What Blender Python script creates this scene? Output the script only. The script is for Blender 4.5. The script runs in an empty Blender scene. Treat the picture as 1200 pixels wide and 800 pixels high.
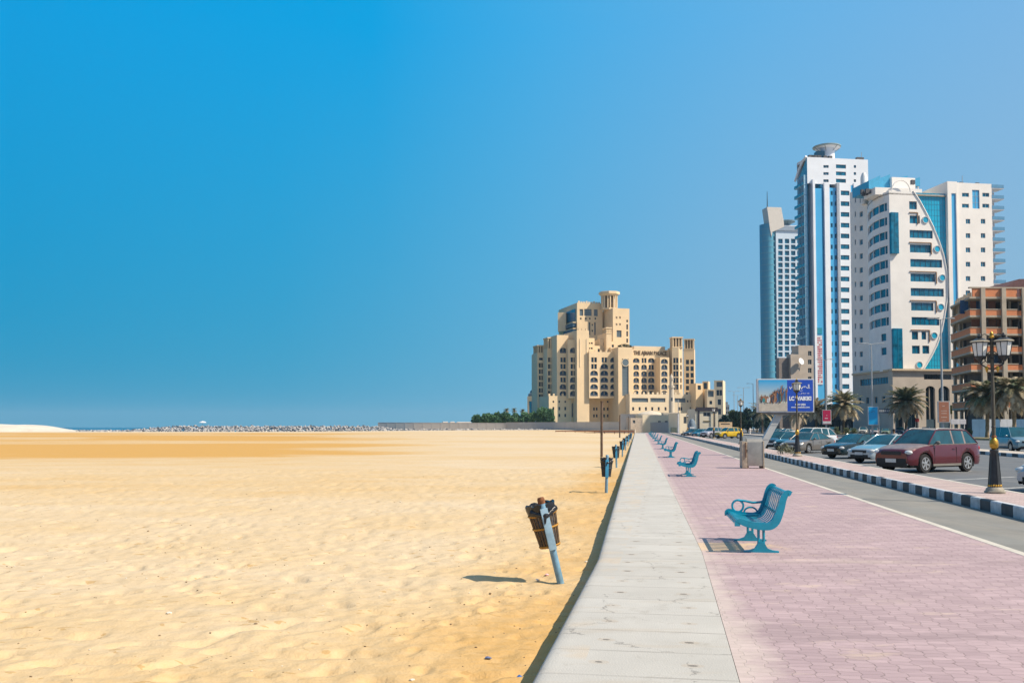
import bpy, bmesh, math, random
import numpy as np
from mathutils import Vector, Matrix, noise
random.seed(7)
SC = bpy.context.scene
COL = SC.collection
R = math.radians
# ------------------------------------------------------------------ camera model (1200x800 units)
F = 1080.0; H = 1.75; CY = 455.0
PITCH = math.atan(45.0 / F)
cp, sp = math.cos(PITCH), math.sin(PITCH)
def zat(py, D):                       # height of a point seen at row py standing D metres ahead
    t = (CY - py) / F
    return H + D * (sp + t * cp) / (cp - t * sp)
def xat(px, D, z=H):
    return (px - 600.0) / F * (D * cp + (z - H) * sp)
def dist(py, z=0.0):                  # distance ahead of the ground point seen at row py
    t = (CY - py) / F
    return (z - H) * (cp - t * sp) / (sp + t * cp)
def G(px, py, z=0.0):
    D = dist(py, z); return Vector((xat(px, D, z), D, z))
RD = 0.1407                           # the road runs this far right per metre ahead
def RP(x0, D, z=0.0): return Vector((x0 + RD * D, D, z))

cam_d = bpy.data.cameras.new('camera'); cam = bpy.data.objects.new('camera', cam_d); COL.objects.link(cam)
cam.location = (0, 0, H); cam.rotation_euler = (math.pi / 2 + PITCH, 0, 0)
cam_d.sensor_width = 36; cam_d.lens = 36 * F / 1200; cam_d.shift_y = 55 / 1200.0
cam_d.clip_start = 0.1; cam_d.clip_end = 9000
SC.camera = cam

# ------------------------------------------------------------------ materials
MATS = {}
def node(nt, t, **kw):
    n = nt.nodes.new(t)
    for k, v in kw.items(): setattr(n, k, v)
    return n
def mat(name, col, rough=.7, metal=0., var=.12, vscale=2., bump=0., bscale=20., spec=.5, coat=0., emit=None, col2=None, trans=0.):
    if name in MATS: return MATS[name]
    m = bpy.data.materials.new(name); m.use_nodes = True; nt = m.node_tree
    b = nt.nodes['Principled BSDF']; L = nt.links.new
    b.inputs['Roughness'].default_value = rough; b.inputs['Metallic'].default_value = metal
    b.inputs['Specular IOR Level'].default_value = spec; b.inputs['Coat Weight'].default_value = coat
    b.inputs['Coat Roughness'].default_value = .08
    g = node(nt, 'ShaderNodeNewGeometry')
    n1 = node(nt, 'ShaderNodeTexNoise'); n1.inputs['Scale'].default_value = vscale; n1.inputs['Detail'].default_value = 5
    n1.inputs['Roughness'].default_value = .65
    L(g.outputs['Position'], n1.inputs['Vector'])
    mr = node(nt, 'ShaderNodeMapRange'); mr.inputs[1].default_value = .3; mr.inputs[2].default_value = .7
    L(n1.outputs['Fac'], mr.inputs[0])
    mx = node(nt, 'ShaderNodeMix', data_type='RGBA')
    c = Vector(col[:3]); c2 = Vector(col2) if col2 else c * (1 - 2 * var)
    if not col2: c = c * (1 + var * .5)
    mx.inputs[6].default_value = (*[max(0, v) for v in c2], 1); mx.inputs[7].default_value = (*[min(1, v) for v in c], 1)
    L(mr.outputs[0], mx.inputs[0]); L(mx.outputs[2], b.inputs['Base Color'])
    if bump:
        n2 = node(nt, 'ShaderNodeTexNoise'); n2.inputs['Scale'].default_value = bscale; n2.inputs['Detail'].default_value = 6
        L(g.outputs['Position'], n2.inputs['Vector'])
        bp = node(nt, 'ShaderNodeBump'); bp.inputs['Strength'].default_value = bump; bp.inputs['Distance'].default_value = .02
        L(n2.outputs['Fac'], bp.inputs['Height']); L(bp.outputs[0], b.inputs['Normal'])
    if emit:
        b.inputs['Emission Color'].default_value = (*emit[0], 1); b.inputs['Emission Strength'].default_value = emit[1]
    if trans:
        tr = node(nt, 'ShaderNodeBsdfTranslucent'); L(mx.outputs[2], tr.inputs['Color']); ms = node(nt, 'ShaderNodeMixShader'); ms.inputs[0].default_value = trans
        L(b.outputs[0], ms.inputs[1]); L(tr.outputs[0], ms.inputs[2]); L(ms.outputs[0], nt.nodes['Material Output'].inputs['Surface'])
    MATS[name] = m
    return m
def s2l(r, g, b):
    f = lambda c: (c / 12.92 if c <= .04045 else ((c + .055) / 1.055) ** 2.4)
    return (f(r / 255), f(g / 255), f(b / 255))

# ------------------------------------------------------------------ mesh builder
class MB:
    def __init__(s): s.v = []; s.f = []; s.m = []; s.mats = []
    def mi(s, m):
        if m not in s.mats: s.mats.append(m)
        return s.mats.index(m)
    def face(s, pts, m):
        b = len(s.v); s.v += [tuple(p) for p in pts]; s.f.append(tuple(range(b, b + len(pts)))); s.m.append(s.mi(m))
    def add(s, vs, fs, m):
        b = len(s.v); k = s.mi(m); s.v += [tuple(p) for p in vs]
        for f in fs: s.f.append(tuple(i + b for i in f)); s.m.append(k)
    def box(s, c, d, m, rz=0., M=None, bev=0.):
        x, y, z = d[0] / 2, d[1] / 2, d[2] / 2
        vs = [Vector((a, b, e)) for e in (-z, z) for b in (-y, y) for a in (-x, x)]
        fs = [(0, 2, 3, 1), (4, 5, 7, 6), (0, 1, 5, 4), (2, 6, 7, 3), (0, 4, 6, 2), (1, 3, 7, 5)]
        if bev:
            bm = bmesh.new(); bmesh.ops.create_cube(bm, size=1)
            for v in bm.verts: v.co = Vector((v.co.x * d[0], v.co.y * d[1], v.co.z * d[2]))
            bmesh.ops.bevel(bm, geom=bm.edges[:], offset=bev, segments=2, affect='EDGES', profile=.7)
            bm.verts.index_update(); vs = [v.co.copy() for v in bm.verts]; fs = [tuple(v.index for v in f.verts) for f in bm.faces]; bm.free()
        T = M if M is not None else Matrix.Rotation(rz, 4, 'Z')
        T = Matrix.Translation(Vector(c)) @ T
        s.add([T @ v for v in vs], fs, m)
    def tube(s, pts, r, m, n=8, cap=True, flat=None):
        pts = [Vector(p) for p in pts]; rs = r if isinstance(r, (list, tuple)) else [r] * len(pts)
        vs = []; fs = []; up = None
        for i, p in enumerate(pts):
            t = (pts[min(i + 1, len(pts) - 1)] - pts[max(i - 1, 0)]).normalized()
            if up is None:
                up = Vector((0, 0, 1)) if abs(t.z) < .9 else Vector((0, 1, 0))
                up = (up - t * up.dot(t)).normalized()
            else: up = (up - t * up.dot(t)).normalized()
            w = t.cross(up)
            for k in range(n):
                a = 2 * math.pi * (k + .5) / n
                vs.append(p + (up * math.cos(a) + w * math.sin(a)) * rs[i])
        for i in range(len(pts) - 1):
            for k in range(n):
                fs.append((i * n + k, i * n + (k + 1) % n, (i + 1) * n + (k + 1) % n, (i + 1) * n + k))
        if cap: fs.append(tuple(reversed(range(n)))); fs.append(tuple((len(pts) - 1) * n + k for k in range(n)))
        s.add(vs, fs, m)
    def lathe(s, prof, c, m, n=16, M=None, rot=0.):   # prof: (r,z) list
        vs = []; fs = []; c = Vector(c)
        for r, z in prof:
            for k in range(n):
                a = 2 * math.pi * k / n + rot
                p = Vector((r * math.cos(a), r * math.sin(a), z))
                vs.append(c + (M @ p if M is not None else p))
        for i in range(len(prof) - 1):
            for k in range(n):
                fs.append((i * n + k, i * n + (k + 1) % n, (i + 1) * n + (k + 1) % n, (i + 1) * n + k))
        fs.append(tuple(reversed(range(n)))); fs.append(tuple((len(prof) - 1) * n + k for k in range(n)))
        s.add(vs, fs, m)
    def prism(s, poly, z0, z1, m):                    # poly: ccw xy list
        n = len(poly)
        vs = [Vector((p[0], p[1], z0)) for p in poly] + [Vector((p[0], p[1], z1)) for p in poly]
        fs = [tuple(reversed(range(n))), tuple(range(n, 2 * n))] + [(i, (i + 1) % n, (i + 1) % n + n, i + n) for i in range(n)]
        s.add(vs, fs, m)
    def ell(s, c, d, m, n=12, k=7, M=None):
        prof = [(max(.001, math.sin(math.pi * i / k)), -math.cos(math.pi * i / k)) for i in range(k + 1)]
        vs = []; fs = []; c = Vector(c)
        for r, z in prof:
            for j in range(n):
                a = 2 * math.pi * j / n; p = Vector((r * math.cos(a) * d[0] / 2, r * math.sin(a) * d[1] / 2, z * d[2] / 2))
                vs.append(c + (M @ p if M is not None else p))
        for i in range(k):
            for j in range(n): fs.append((i * n + j, i * n + (j + 1) % n, (i + 1) * n + (j + 1) % n, (i + 1) * n + j))
        s.add(vs, fs, m)
    def mesh(s, name, smooth=0, off=None):
        me = bpy.data.meshes.new(name)
        vs = s.v if off is None else [(p[0] - off[0], p[1] - off[1], p[2] - off[2]) for p in s.v]
        me.from_pydata(vs, [], s.f); 
        for m in s.mats: me.materials.append(m)
        me.polygons.foreach_set('material_index', s.m)
        if smooth:
            me.polygons.foreach_set('use_smooth', [True] * len(s.f))
            bm = bmesh.new(); bm.from_mesh(me); bmesh.ops.remove_doubles(bm, verts=bm.verts[:], dist=.0005); bm.to_mesh(me); bm.free()
            me.set_sharp_from_angle(angle=R(smooth))
        me.update(); return me
    def build(s, name, parent=None, smooth=0, world=False, loc=None):
        off = parent.location if (parent is not None and world) else (loc if loc is not None else None)
        o = bpy.data.objects.new(name, s.mesh(name, smooth, off)); COL.objects.link(o)
        if parent is not None: o.parent = parent
        elif loc is not None: o.location = loc
        return o
def thing(name, label, cat, loc=(0, 0, 0), rz=0., group=None):
    o = bpy.data.objects.new(name, None); COL.objects.link(o); o.empty_display_size = .3
    o.location = loc; o.rotation_euler = (0, 0, rz)
    return tag(o, label, cat, group)
def tag(o, label=None, cat=None, group=None, kind=None):
    if label: o['label'] = label
    if cat: o['category'] = cat
    if group: o['group'] = group
    if kind: o['kind'] = kind
    return o
def struct(o, label=None): return tag(o, label, None, None, 'structure')
def inst(name, me, parent, loc, rz=0.):
    o = bpy.data.objects.new(name, me); COL.objects.link(o); o.parent = parent; o.location = loc; o.rotation_euler = (0, 0, rz); return o
KIDS = {}
def copy_tree(root, label, loc, rz=0., group=None):
    c = root.copy(); COL.objects.link(c); c.location = loc; c.rotation_euler = (0, 0, rz); c['label'] = label
    if group: c['group'] = group
    allo = KIDS.get(root.name)
    if allo is None:
        allo = [(o, [g for g in COL.objects if g.parent == o]) for o in COL.objects if o.parent == root]; KIDS[root.name] = allo
    for o, gs in allo:
        d = o.copy(); COL.objects.link(d); d.parent = c
        for g in gs:
            e = g.copy(); COL.objects.link(e); e.parent = d
    return c
# ------------------------------------------------------------------ facade helpers
class Face:                           # a wall plane seen from outside: P0 its left foot, U to the right
    def __init__(s, P0, ang=None, U=None):
        s.P = Vector((P0[0], P0[1])); s.U = Vector((math.cos(ang), math.sin(ang))) if U is None else Vector(U).normalized()
        s.N = Vector((s.U.y, -s.U.x)); s.rz = math.atan2(s.U.y, s.U.x)
    def t(s, px, py=500.):
        k = (px - 600) / F
        # forward = D*cp+(z-H)*sp with z from py at that depth: forward = D*q
        tt = (CY - py) / F; q = cp + sp * (sp + tt * cp) / (cp - tt * sp); k *= q
        return (k * s.P.y - s.P.x) / (s.U.x - k * s.U.y)
    def D(s, t): return s.P.y + t * s.U.y
    def z(s, py, t): return zat(py, s.D(t))
    def p(s, t, z, out=0.):
        q = s.P + s.U * t + s.N * out; return Vector((q.x, q.y, z))
def wall(mb, f, t0, t1, z0, z1, holes=(), dep=.3, m=None, rm=None, right=None, left=None, out=0., slices=()):
    rm = rm or m
    rt = right or (lambda z: t1); lf = left or (lambda z: t0)
    hs = [h for h in holes if h[2] < z1 and h[3] > z0]
    ys = sorted(set([z0, z1] + [h[2] for h in hs] + [h[3] for h in hs] + [y for y in slices if z0 < y < z1]))
    for a, b in zip(ys[:-1], ys[1:]):
        if b - a < 1e-5: continue
        mid = (a + b) / 2
        sp_ = sorted([(h[0], h[1]) for h in hs if h[2] <= mid <= h[3]])
        cur = None
        for (u0, u1) in sp_ + [(None, None)]:
            la, lb = (lf(a), lf(b)) if cur is None else (cur, cur)
            ra, rb = (rt(a), rt(b)) if u0 is None else (u0, u0)
            if ra - la > 1e-4 or rb - lb > 1e-4:
                mb.face([f.p(la, a, out), f.p(ra, a, out), f.p(rb, b, out), f.p(lb, b, out)], m)
            cur = u1
    for (u0, u1, v0, v1) in hs:
        i = out - dep
        mb.face([f.p(u0, v0, out), f.p(u1, v0, out), f.p(u1, v0, i), f.p(u0, v0, i)], rm)
        mb.face([f.p(u0, v1, i), f.p(u1, v1, i), f.p(u1, v1, out), f.p(u0, v1, out)], rm)
        mb.face([f.p(u0, v0, i), f.p(u0, v1, i), f.p(u0, v1, out), f.p(u0, v0, out)], rm)
        mb.face([f.p(u1, v0, out), f.p(u1, v1, out), f.p(u1, v1, i), f.p(u1, v0, i)], rm)
WM = {}
def window_mesh(w, h, kind, glass, fm, wm, dep):
    key = (round(w, 2), round(h, 2), kind, glass.name, fm.name, dep)
    if key in WM: return WM[key]
    mb = MB(); q = lambda x0, x1, z0, z1, y, m: mb.face([(x0, y, z0), (x1, y, z0), (x1, y, z1), (x0, y, z1)], m)
    q(0, w, 0, h, 0, glass)
    bar = lambda x0, x1, z0, z1, m=fm, t=.07: mb.box(((x0 + x1) / 2, -t / 2 - .003, (z0 + z1) / 2), (x1 - x0, t, z1 - z0), m)
    e = .07
    bar(.004, e, .004, h - .004); bar(w - e, w - .004, .004, h - .004); bar(e, w - e, .004, e); bar(e, w - e, h - e, h - .004)
    if kind == 'pair': bar(w / 2 - .14, w / 2 + .14, e, h - e, wm, dep * .8)
    if kind == 'band':
        n = max(2, round(w / 1.5))
        for i in range(1, n): bar(w * i / n - .03, w * i / n + .03, e, h - e)
    if kind == 'split': bar(w / 2 - .03, w / 2 + .03, e, h - e)
    if kind == 'curtain':
        n = max(2, round(w / 1.3)); k = max(2, round(h / 1.65))
        for i in range(1, n): bar(w * i / n - .025, w * i / n + .025, e, h - e)
        for i in range(1, k): bar(e, w - e, h * i / k - .03, h * i / k + .03, fm, .05)
    if kind in ('arch', 'archpair'):
        y = -dep + .02; r = w / 2; n = 6; zc = h - r * .8
        for sgn in (0, 1):
            pts = []
            for i in range(n + 1):
                a = math.pi / 2 * i / n
                pts.append((r - r * math.cos(a), zc + .8 * r * math.sin(a)))
            pl = [(0, h)] + [(x, z) for x, z in pts]
            if sgn: pl = [(w - x, z) for x, z in pl]
            for i in range(1, len(pl) - 1):
                mb.face([(pl[0][0], y, pl[0][1]), (pl[i][0], y, pl[i][1]), (pl[i + 1][0], y, pl[i + 1][1])], wm)
        bar(w / 2 - .06, w / 2 + .06, e, h - .3, wm, dep * .5)
        bar(e, w - e, e, h * .3, fm, dep * .7)
    me = mb.mesh('window'); WM[key] = me
    return me
class Windows:                        # the first 100 windows of a thing are parts, the rest one 'stuff' part
    def __init__(s, root, cap=98): s.root = root; s.n = 0; s.cap = cap; s.rest = []; s.items = []
    def add(s, f, t, z, w, h, kind, glass, fm, wm, dep, out=0.):
        s.items.append((f, t, z, w, h, kind, glass, fm, wm, dep, out))
    def flush(s):
        it = s.items
        order = sorted(range(len(it)), key=lambda i: -it[i][3] * it[i][4]) if len(it) > s.cap else list(range(len(it)))
        keep = set(order[:s.cap]); mb = MB()
        for i, (f, t, z, w, h, kind, glass, fm, wm, dep, out) in enumerate(it):
            me = window_mesh(w, h, kind, glass, fm, wm, dep)
            p = f.p(t, z, out - dep + .01)
            if i in keep: inst('window', me, s.root, p - s.root.location, f.rz)
            else:
                M = Matrix.Translation(p - s.root.location) @ Matrix.Rotation(f.rz, 4, 'Z')
                b = len(mb.v); mb.v += [tuple(M @ v.co) for v in me.vertices]
                for pl in me.polygons:
                    mb.f.append(tuple(b + k for k in pl.vertices)); mb.m.append(mb.mi(me.materials[pl.material_index]))
        if mb.v: tag(mb.build('small_windows', s.root), kind='stuff')
SKY_TOP = [(0, s2l(0, 156, 222)), (.36, s2l(0, 161, 225)), (.54, s2l(64, 170, 229)), (.78, s2l(100, 177, 229)), (1, s2l(120, 180, 228))]
SKY_BOT = [(0, s2l(0, 147, 187)), (.25, s2l(50, 156, 193)), (.5, s2l(98, 171, 203)), (.75, s2l(136, 180, 205)), (1, s2l(148, 184, 205))]
SKY_MIX = .99; SKY_STR = .86; EXPO = 0.24; SKY_FILL = (.46, .62, .84); SKY_WEST = (.05, .17, .36); HAZE = .00009
SUN_E = 4.95; SUN_C = (1, .86, .68)
SAND_PALE = (.625, .505, .345); SAND_MID = (.60, .445, .25); SAND_ORANGE = (.56, .325, .095)
PINK = (.455, .345, .358); PINK2 = (.375, .28, .295); PINK_M = (.50, .40, .38); PINK_M2 = (.46, .36, .34)
ASPH_C = (.25, .25, .235); ASPH_C2 = (.15, .165, .18)
# ------------------------------------------------------------------ light, sky
SUN_AZ = Vector((1, -.40)).normalized(); SUN_EL = R(47)
sd = bpy.data.lights.new('sun', 'SUN'); so = bpy.data.objects.new('sun', sd); COL.objects.link(so)
sd.energy = SUN_E; sd.angle = R(.55); sd.color = SUN_C
to_sun = Vector((SUN_AZ.x * math.cos(SUN_EL), SUN_AZ.y * math.cos(SUN_EL), math.sin(SUN_EL)))
so.rotation_euler = to_sun.to_track_quat('Z', 'Y').to_euler(); so.location = (0, 0, 60)
W = bpy.data.worlds.new('World'); SC.world = W; W.use_nodes = True; nt = W.node_tree; L = nt.links.new
bg = nt.nodes['Background']
sky = node(nt, 'ShaderNodeTexSky', sky_type='NISHITA', sun_disc=False)
sky.sun_elevation = SUN_EL; sky.sun_rotation = math.atan2(SUN_AZ.x, SUN_AZ.y); sky.dust_density = 2.; sky.ozone_density = 3
tc = node(nt, 'ShaderNodeTexCoord'); sx = node(nt, 'ShaderNodeSeparateXYZ'); L(tc.outputs['Generated'], sx.inputs[0])
mh = node(nt, 'ShaderNodeMapRange'); mh.inputs[1].default_value = -.48; mh.inputs[2].default_value = .46
L(sx.outputs['X'], mh.inputs[0])
mv = node(nt, 'ShaderNodeMapRange'); mv.inputs[1].default_value = -.02; mv.inputs[2].default_value = .40
L(sx.outputs['Z'], mv.inputs[0])
def cmix(a, b, f):
    m = node(nt, 'ShaderNodeMix', data_type='RGBA')
    for k, v in ((6, a), (7, b)):
        if isinstance(v, tuple): m.inputs[k].default_value = (*v, 1)
        else: L(v, m.inputs[k])
    L(f, m.inputs[0]) if not isinstance(f, float) else setattr(m.inputs[0], 'default_value', f)
    return m.outputs[2]
def ramp(stops):
    c = node(nt, 'ShaderNodeValToRGB'); L(mh.outputs[0], c.inputs[0]); e = c.color_ramp.elements; c.color_ramp.interpolation = 'B_SPLINE' if False else 'EASE'
    e[0].position = stops[0][0]; e[0].color = (*stops[0][1], 1); e[1].position = stops[-1][0]; e[1].color = (*stops[-1][1], 1)
    for p_, c_ in stops[1:-1]: q_ = e.new(p_); q_.color = (*c_, 1)
    c.color_ramp.interpolation = 'LINEAR'; return c.outputs[0]
top = ramp(SKY_TOP); bot = ramp(SKY_BOT)
grad = cmix(bot, top, mv.outputs[0])
sk = node(nt, 'ShaderNodeVectorMath', operation='SCALE'); L(sky.outputs[0], sk.inputs[0]); sk.inputs['Scale'].default_value = .10
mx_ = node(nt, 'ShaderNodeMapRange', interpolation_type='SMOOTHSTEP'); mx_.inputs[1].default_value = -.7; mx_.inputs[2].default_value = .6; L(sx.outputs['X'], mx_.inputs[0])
fill_ = cmix(sk.outputs[0], cmix(SKY_WEST, SKY_FILL, mx_.outputs[0]), .8)            # the rest of the dome: unseen sky toned as fill light, dark west, bright east
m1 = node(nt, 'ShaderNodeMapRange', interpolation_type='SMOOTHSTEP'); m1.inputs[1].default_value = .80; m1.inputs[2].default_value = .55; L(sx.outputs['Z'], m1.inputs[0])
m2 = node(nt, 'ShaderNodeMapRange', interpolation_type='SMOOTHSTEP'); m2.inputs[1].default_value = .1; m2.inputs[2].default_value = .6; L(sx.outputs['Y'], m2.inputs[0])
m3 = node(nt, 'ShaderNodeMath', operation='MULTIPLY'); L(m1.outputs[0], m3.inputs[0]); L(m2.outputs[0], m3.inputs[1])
front = cmix(sk.outputs[0], grad, SKY_MIX)
L(cmix(fill_, front, m3.outputs[0]), bg.inputs['Color']); bg.inputs['Strength'].default_value = SKY_STR
SC.view_settings.view_transform = 'Standard'; SC.view_settings.look = 'None'; SC.view_settings.gamma = 1
SC.view_settings.exposure = EXPO; SC.view_settings.use_curve_mapping = False
SC.cycles.max_bounces = 5; SC.cycles.diffuse_bounces = 3; SC.cycles.glossy_bounces = 3; SC.cycles.use_denoising = True
SC.cycles.volume_bounces = 0

# ------------------------------------------------------------------ lines of the seawall
def XL(D): return -.98 + .1704 * D if D < 12.45 else -.5425 + .1352 * D
def XR(D): return .495 + .1667 * D if D < 12.95 else .831 + .1407 * D
DEND = 272.
def sheet(name, xa, xb, ds, z, m, nx=1, label=None):
    mb = MB(); vs = []
    zf = z if callable(z) else (lambda x, d: z)
    for d in ds:
        a, b = xa(d), xb(d)
        for i in range(nx + 1):
            x = a + (b - a) * i / nx; vs.append((x, d, zf(x, d)))
    n = nx + 1
    fs = [(j * n + i, j * n + i + 1, (j + 1) * n + i + 1, (j + 1) * n + i) for j in range(len(ds) - 1) for i in range(nx)]
    mb.add(vs, fs, m); return struct(mb.build(name), label)
# --- sand
def mat_sand():
    m = bpy.data.materials.new('sand'); m.use_nodes = True; nt = m.node_tree; L = nt.links.new; b = nt.nodes['Principled BSDF']
    b.inputs['Roughness'].default_value = .95; b.inputs['Specular IOR Level'].default_value = .15
    g = node(nt, 'ShaderNodeNewGeometry'); at = node(nt, 'ShaderNodeAttribute', attribute_name='tone')
    def nz(s, d, r=.6, stretch=None, dist_=0.):
        n = node(nt, 'ShaderNodeTexNoise'); n.inputs['Scale'].default_value = s; n.inputs['Detail'].default_value = d; n.inputs['Roughness'].default_value = r
        n.inputs['Distortion'].default_value = dist_
        if stretch:
            mp = node(nt, 'ShaderNodeMapping'); mp.inputs['Scale'].default_value = stretch; L(g.outputs['Position'], mp.inputs[0]); L(mp.outputs[0], n.inputs['Vector'])
        else: L(g.outputs['Position'], n.inputs['Vector'])
        return n.outputs['Fac']
    def math_(op, a, bb, c=None):
        n = node(nt, 'ShaderNodeMath', operation=op)
        for i, v in enumerate((a, bb, c)):
            if v is None: continue
            if isinstance(v, (int, float)): n.inputs[i].default_value = v
            else: L(v, n.inputs[i])
        return n.outputs[0]
    t = math_('ADD', at.outputs['Fac'], math_('MULTIPLY', math_('SUBTRACT', nz(.35, 8, .7, (.6, 1, 1)), .5), .9))
    t = math_('ADD', t, math_('MULTIPLY', math_('SUBTRACT', nz(9, 4, .7, (.7, 1.2, 1)), .5), .35))
    cr = node(nt, 'ShaderNodeValToRGB'); L(t, cr.inputs[0]); e = cr.color_ramp.elements
    e[0].position = .1; e[0].color = (*SAND_PALE, 1); e[1].position = .9; e[1].color = (*SAND_ORANGE, 1)
    k = cr.color_ramp.elements.new(.45); k.color = (*SAND_MID, 1)
    # scattered dark crumbs and shell bits
    v = node(nt, 'ShaderNodeTexVoronoi'); v.inputs['Scale'].default_value = 5.; L(g.outputs['Position'], v.inputs['Vector'])
    sp_ = math_('LESS_THAN', v.outputs['Distance'], .055)
    wn = math_('GREATER_THAN', nz(1.3, 3), .52)
    mx = node(nt, 'ShaderNodeMix', data_type='RGBA'); L(cr.outputs[0], mx.inputs[6]); mx.inputs[7].default_value = (.13, .08, .035, 1)
    L(math_('MULTIPLY', math_('MULTIPLY', sp_, wn), .8), mx.inputs[0])
    # small dark marks: shade of footprint pits painted into the sand colour
    hol = math_('MULTIPLY', math_('GREATER_THAN', nz(6.5, 2, .5, (.7, 1.3, 1)), .66), math_('GREATER_THAN', nz(.9, 3), .47))
    mx2 = node(nt, 'ShaderNodeMix', data_type='RGBA'); L(mx.outputs[2], mx2.inputs[6]); mx2.inputs[7].default_value = (.44, .27, .10, 1)
    L(math_('MULTIPLY', hol, .6), mx2.inputs[0]); L(mx2.outputs[2], b.inputs['Base Color'])
    bp = node(nt, 'ShaderNodeBump'); bp.inputs['Strength'].default_value = .6; bp.inputs['Distance'].default_value = .045
    hgt = math_('ADD', nz(6.0, 4, .55), math_('MULTIPLY', nz(40, 3, .6), .2))
    L(hgt, bp.inputs['Height']); L(bp.outputs[0], b.inputs['Normal'])
    return m
def sstep(a, b, x):
    t = min(1, max(0, (x - a) / (b - a))); return t * t * (3 - 2 * t)
DENT = {}
_r = random.Random(21)
for _k in range(34):                      # wandering tracks of footprints
    _D = _r.uniform(6, 26); _x = XL(_D) - _r.uniform(.8, .65 * _D + 3); _a = _r.uniform(-3.1, 3.1)
    for _j in range(_r.randrange(6, 22)):
        _a += _r.uniform(-.12, .12); _x += .62 * math.cos(_a); _D += .62 * math.sin(_a); _s = (1 if _j % 2 else -1) * .11
        if _x > XL(max(_D, 3)) - .5 or _D < 5: continue
        _p = (_x - _s * math.sin(_a), _D + _s * math.cos(_a), _a + _r.uniform(-.15, .15), _r.uniform(.014, .032))
        for _i in (-1, 0, 1):
            for _q in (-1, 0, 1): DENT.setdefault((int(_p[0] // .5) + _i, int(_p[1] // .5) + _q), []).append(_p)
def dents(x, D):
    z = 0.
    for (px_, py_, a, dp) in DENT.get((int(x // .5), int(D // .5)), ()):
        c, s = math.cos(a), math.sin(a); u = ((x - px_) * c + (D - py_) * s) / .15; v = (-(x - px_) * s + (D - py_) * c) / .065; r = math.sqrt(u * u + v * v)
        if r < 2: z += dp * (-math.exp(-r ** 3 * 1.2) + .55 * math.exp(-((r - 1.45) / .3) ** 2))
    return z
def beach_z(x, D):
    k = (x / D) * F + 600
    rise = sstep(60, 340, D) * (.30 + .62 * sstep(300, 600, k)) * (1 - sstep(650, 728, k) * .8)
    z = -.3 + rise
    a = 1. / (1 + D / 60)
    z += a * .04 * (noise.noise(Vector((x * .35, D * .35, 0))))
    z += a * .024 * (noise.noise(Vector((x * 1.7, D * 1.7, 3.))))
    if D < 45:
        q = noise.noise(Vector((x * 4.6, D * 4.6, 7.)))
        z += .022 * q
        c = noise.noise(Vector((x * 2.3, D * 2.9, 17.)))
        if c > .28: z -= min(.05, (c - .28) * .22)
    if 5 < D < 32: z += dents(x, D)
    if D > 342: z -= sstep(342, 352, D) * (1.7 if k < 640 else 0)
    return z
mb = MB(); SAND = mat_sand(); rows = []; d = 3.2
while d < 343: rows.append(d); d *= (1.006 if 5.5 < d < 16 else 1.0105)
rows += [343, 345, 348, 352, 358, 380, 412]
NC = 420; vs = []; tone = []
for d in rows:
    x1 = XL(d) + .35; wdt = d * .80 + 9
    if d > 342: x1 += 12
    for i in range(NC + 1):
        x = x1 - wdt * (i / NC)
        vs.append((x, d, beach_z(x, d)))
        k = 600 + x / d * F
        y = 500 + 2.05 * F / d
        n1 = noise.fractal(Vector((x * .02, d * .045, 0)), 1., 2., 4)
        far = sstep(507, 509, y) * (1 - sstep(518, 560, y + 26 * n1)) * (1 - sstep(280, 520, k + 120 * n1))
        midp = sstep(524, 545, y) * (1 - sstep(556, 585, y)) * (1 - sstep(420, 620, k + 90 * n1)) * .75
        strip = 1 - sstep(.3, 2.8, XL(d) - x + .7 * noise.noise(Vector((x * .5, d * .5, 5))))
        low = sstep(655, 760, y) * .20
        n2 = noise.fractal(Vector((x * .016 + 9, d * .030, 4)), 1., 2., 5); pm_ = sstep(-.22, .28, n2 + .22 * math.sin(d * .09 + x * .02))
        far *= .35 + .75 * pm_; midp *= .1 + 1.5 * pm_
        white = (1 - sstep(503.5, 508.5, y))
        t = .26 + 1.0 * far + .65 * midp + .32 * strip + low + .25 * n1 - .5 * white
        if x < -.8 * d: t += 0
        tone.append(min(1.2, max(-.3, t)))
n = NC + 1
fs = [(j * n + i + 1, j * n + i, (j + 1) * n + i, (j + 1) * n + i + 1) for j in range(len(rows) - 1) for i in range(NC)]
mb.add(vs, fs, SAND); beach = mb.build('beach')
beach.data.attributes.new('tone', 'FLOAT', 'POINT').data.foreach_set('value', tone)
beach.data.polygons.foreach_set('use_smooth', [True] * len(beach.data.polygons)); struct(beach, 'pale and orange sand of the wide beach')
# base ground everywhere (sandy earth), below all the paving
earth = mat('earth', (.42, .33, .22), .95, var=.15, vscale=.2)
mb = MB(); mb.face([(XL(3) - .1, -30, -.5), (700, -30, -.5), (700, 1200, -.5), (XL(272) + 14, 1200, -.5), (XL(272), 272, -.5), (XL(14), 14, -.5)], earth); struct(mb.build('ground'))
# sea
def mat_sea():
    m = mat('sea_water', (.010, .115, .20), .25, var=.18, vscale=.02, spec=.4)
    b = m.node_tree.nodes['Principled BSDF']; nt = m.node_tree; L = nt.links.new
    g = node(nt, 'ShaderNodeNewGeometry'); n = node(nt, 'ShaderNodeTexNoise'); n.inputs['Scale'].default_value = .6; n.inputs['Detail'].default_value = 5
    L(g.outputs['Position'], n.inputs['Vector']); bp = node(nt, 'ShaderNodeBump'); bp.inputs['Strength'].default_value = .6; bp.inputs['Distance'].default_value = .4
    L(n.outputs['Fac'], bp.inputs['Height']); L(bp.outputs[0], b.inputs['Normal']); return m
mb = MB(); mb.face([(-6000, 300, -1.3), (60, 300, -1.3), (420, 7500, -1.3), (-6000, 7500, -1.3)], mat_sea()); struct(mb.build('sea'))
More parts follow.
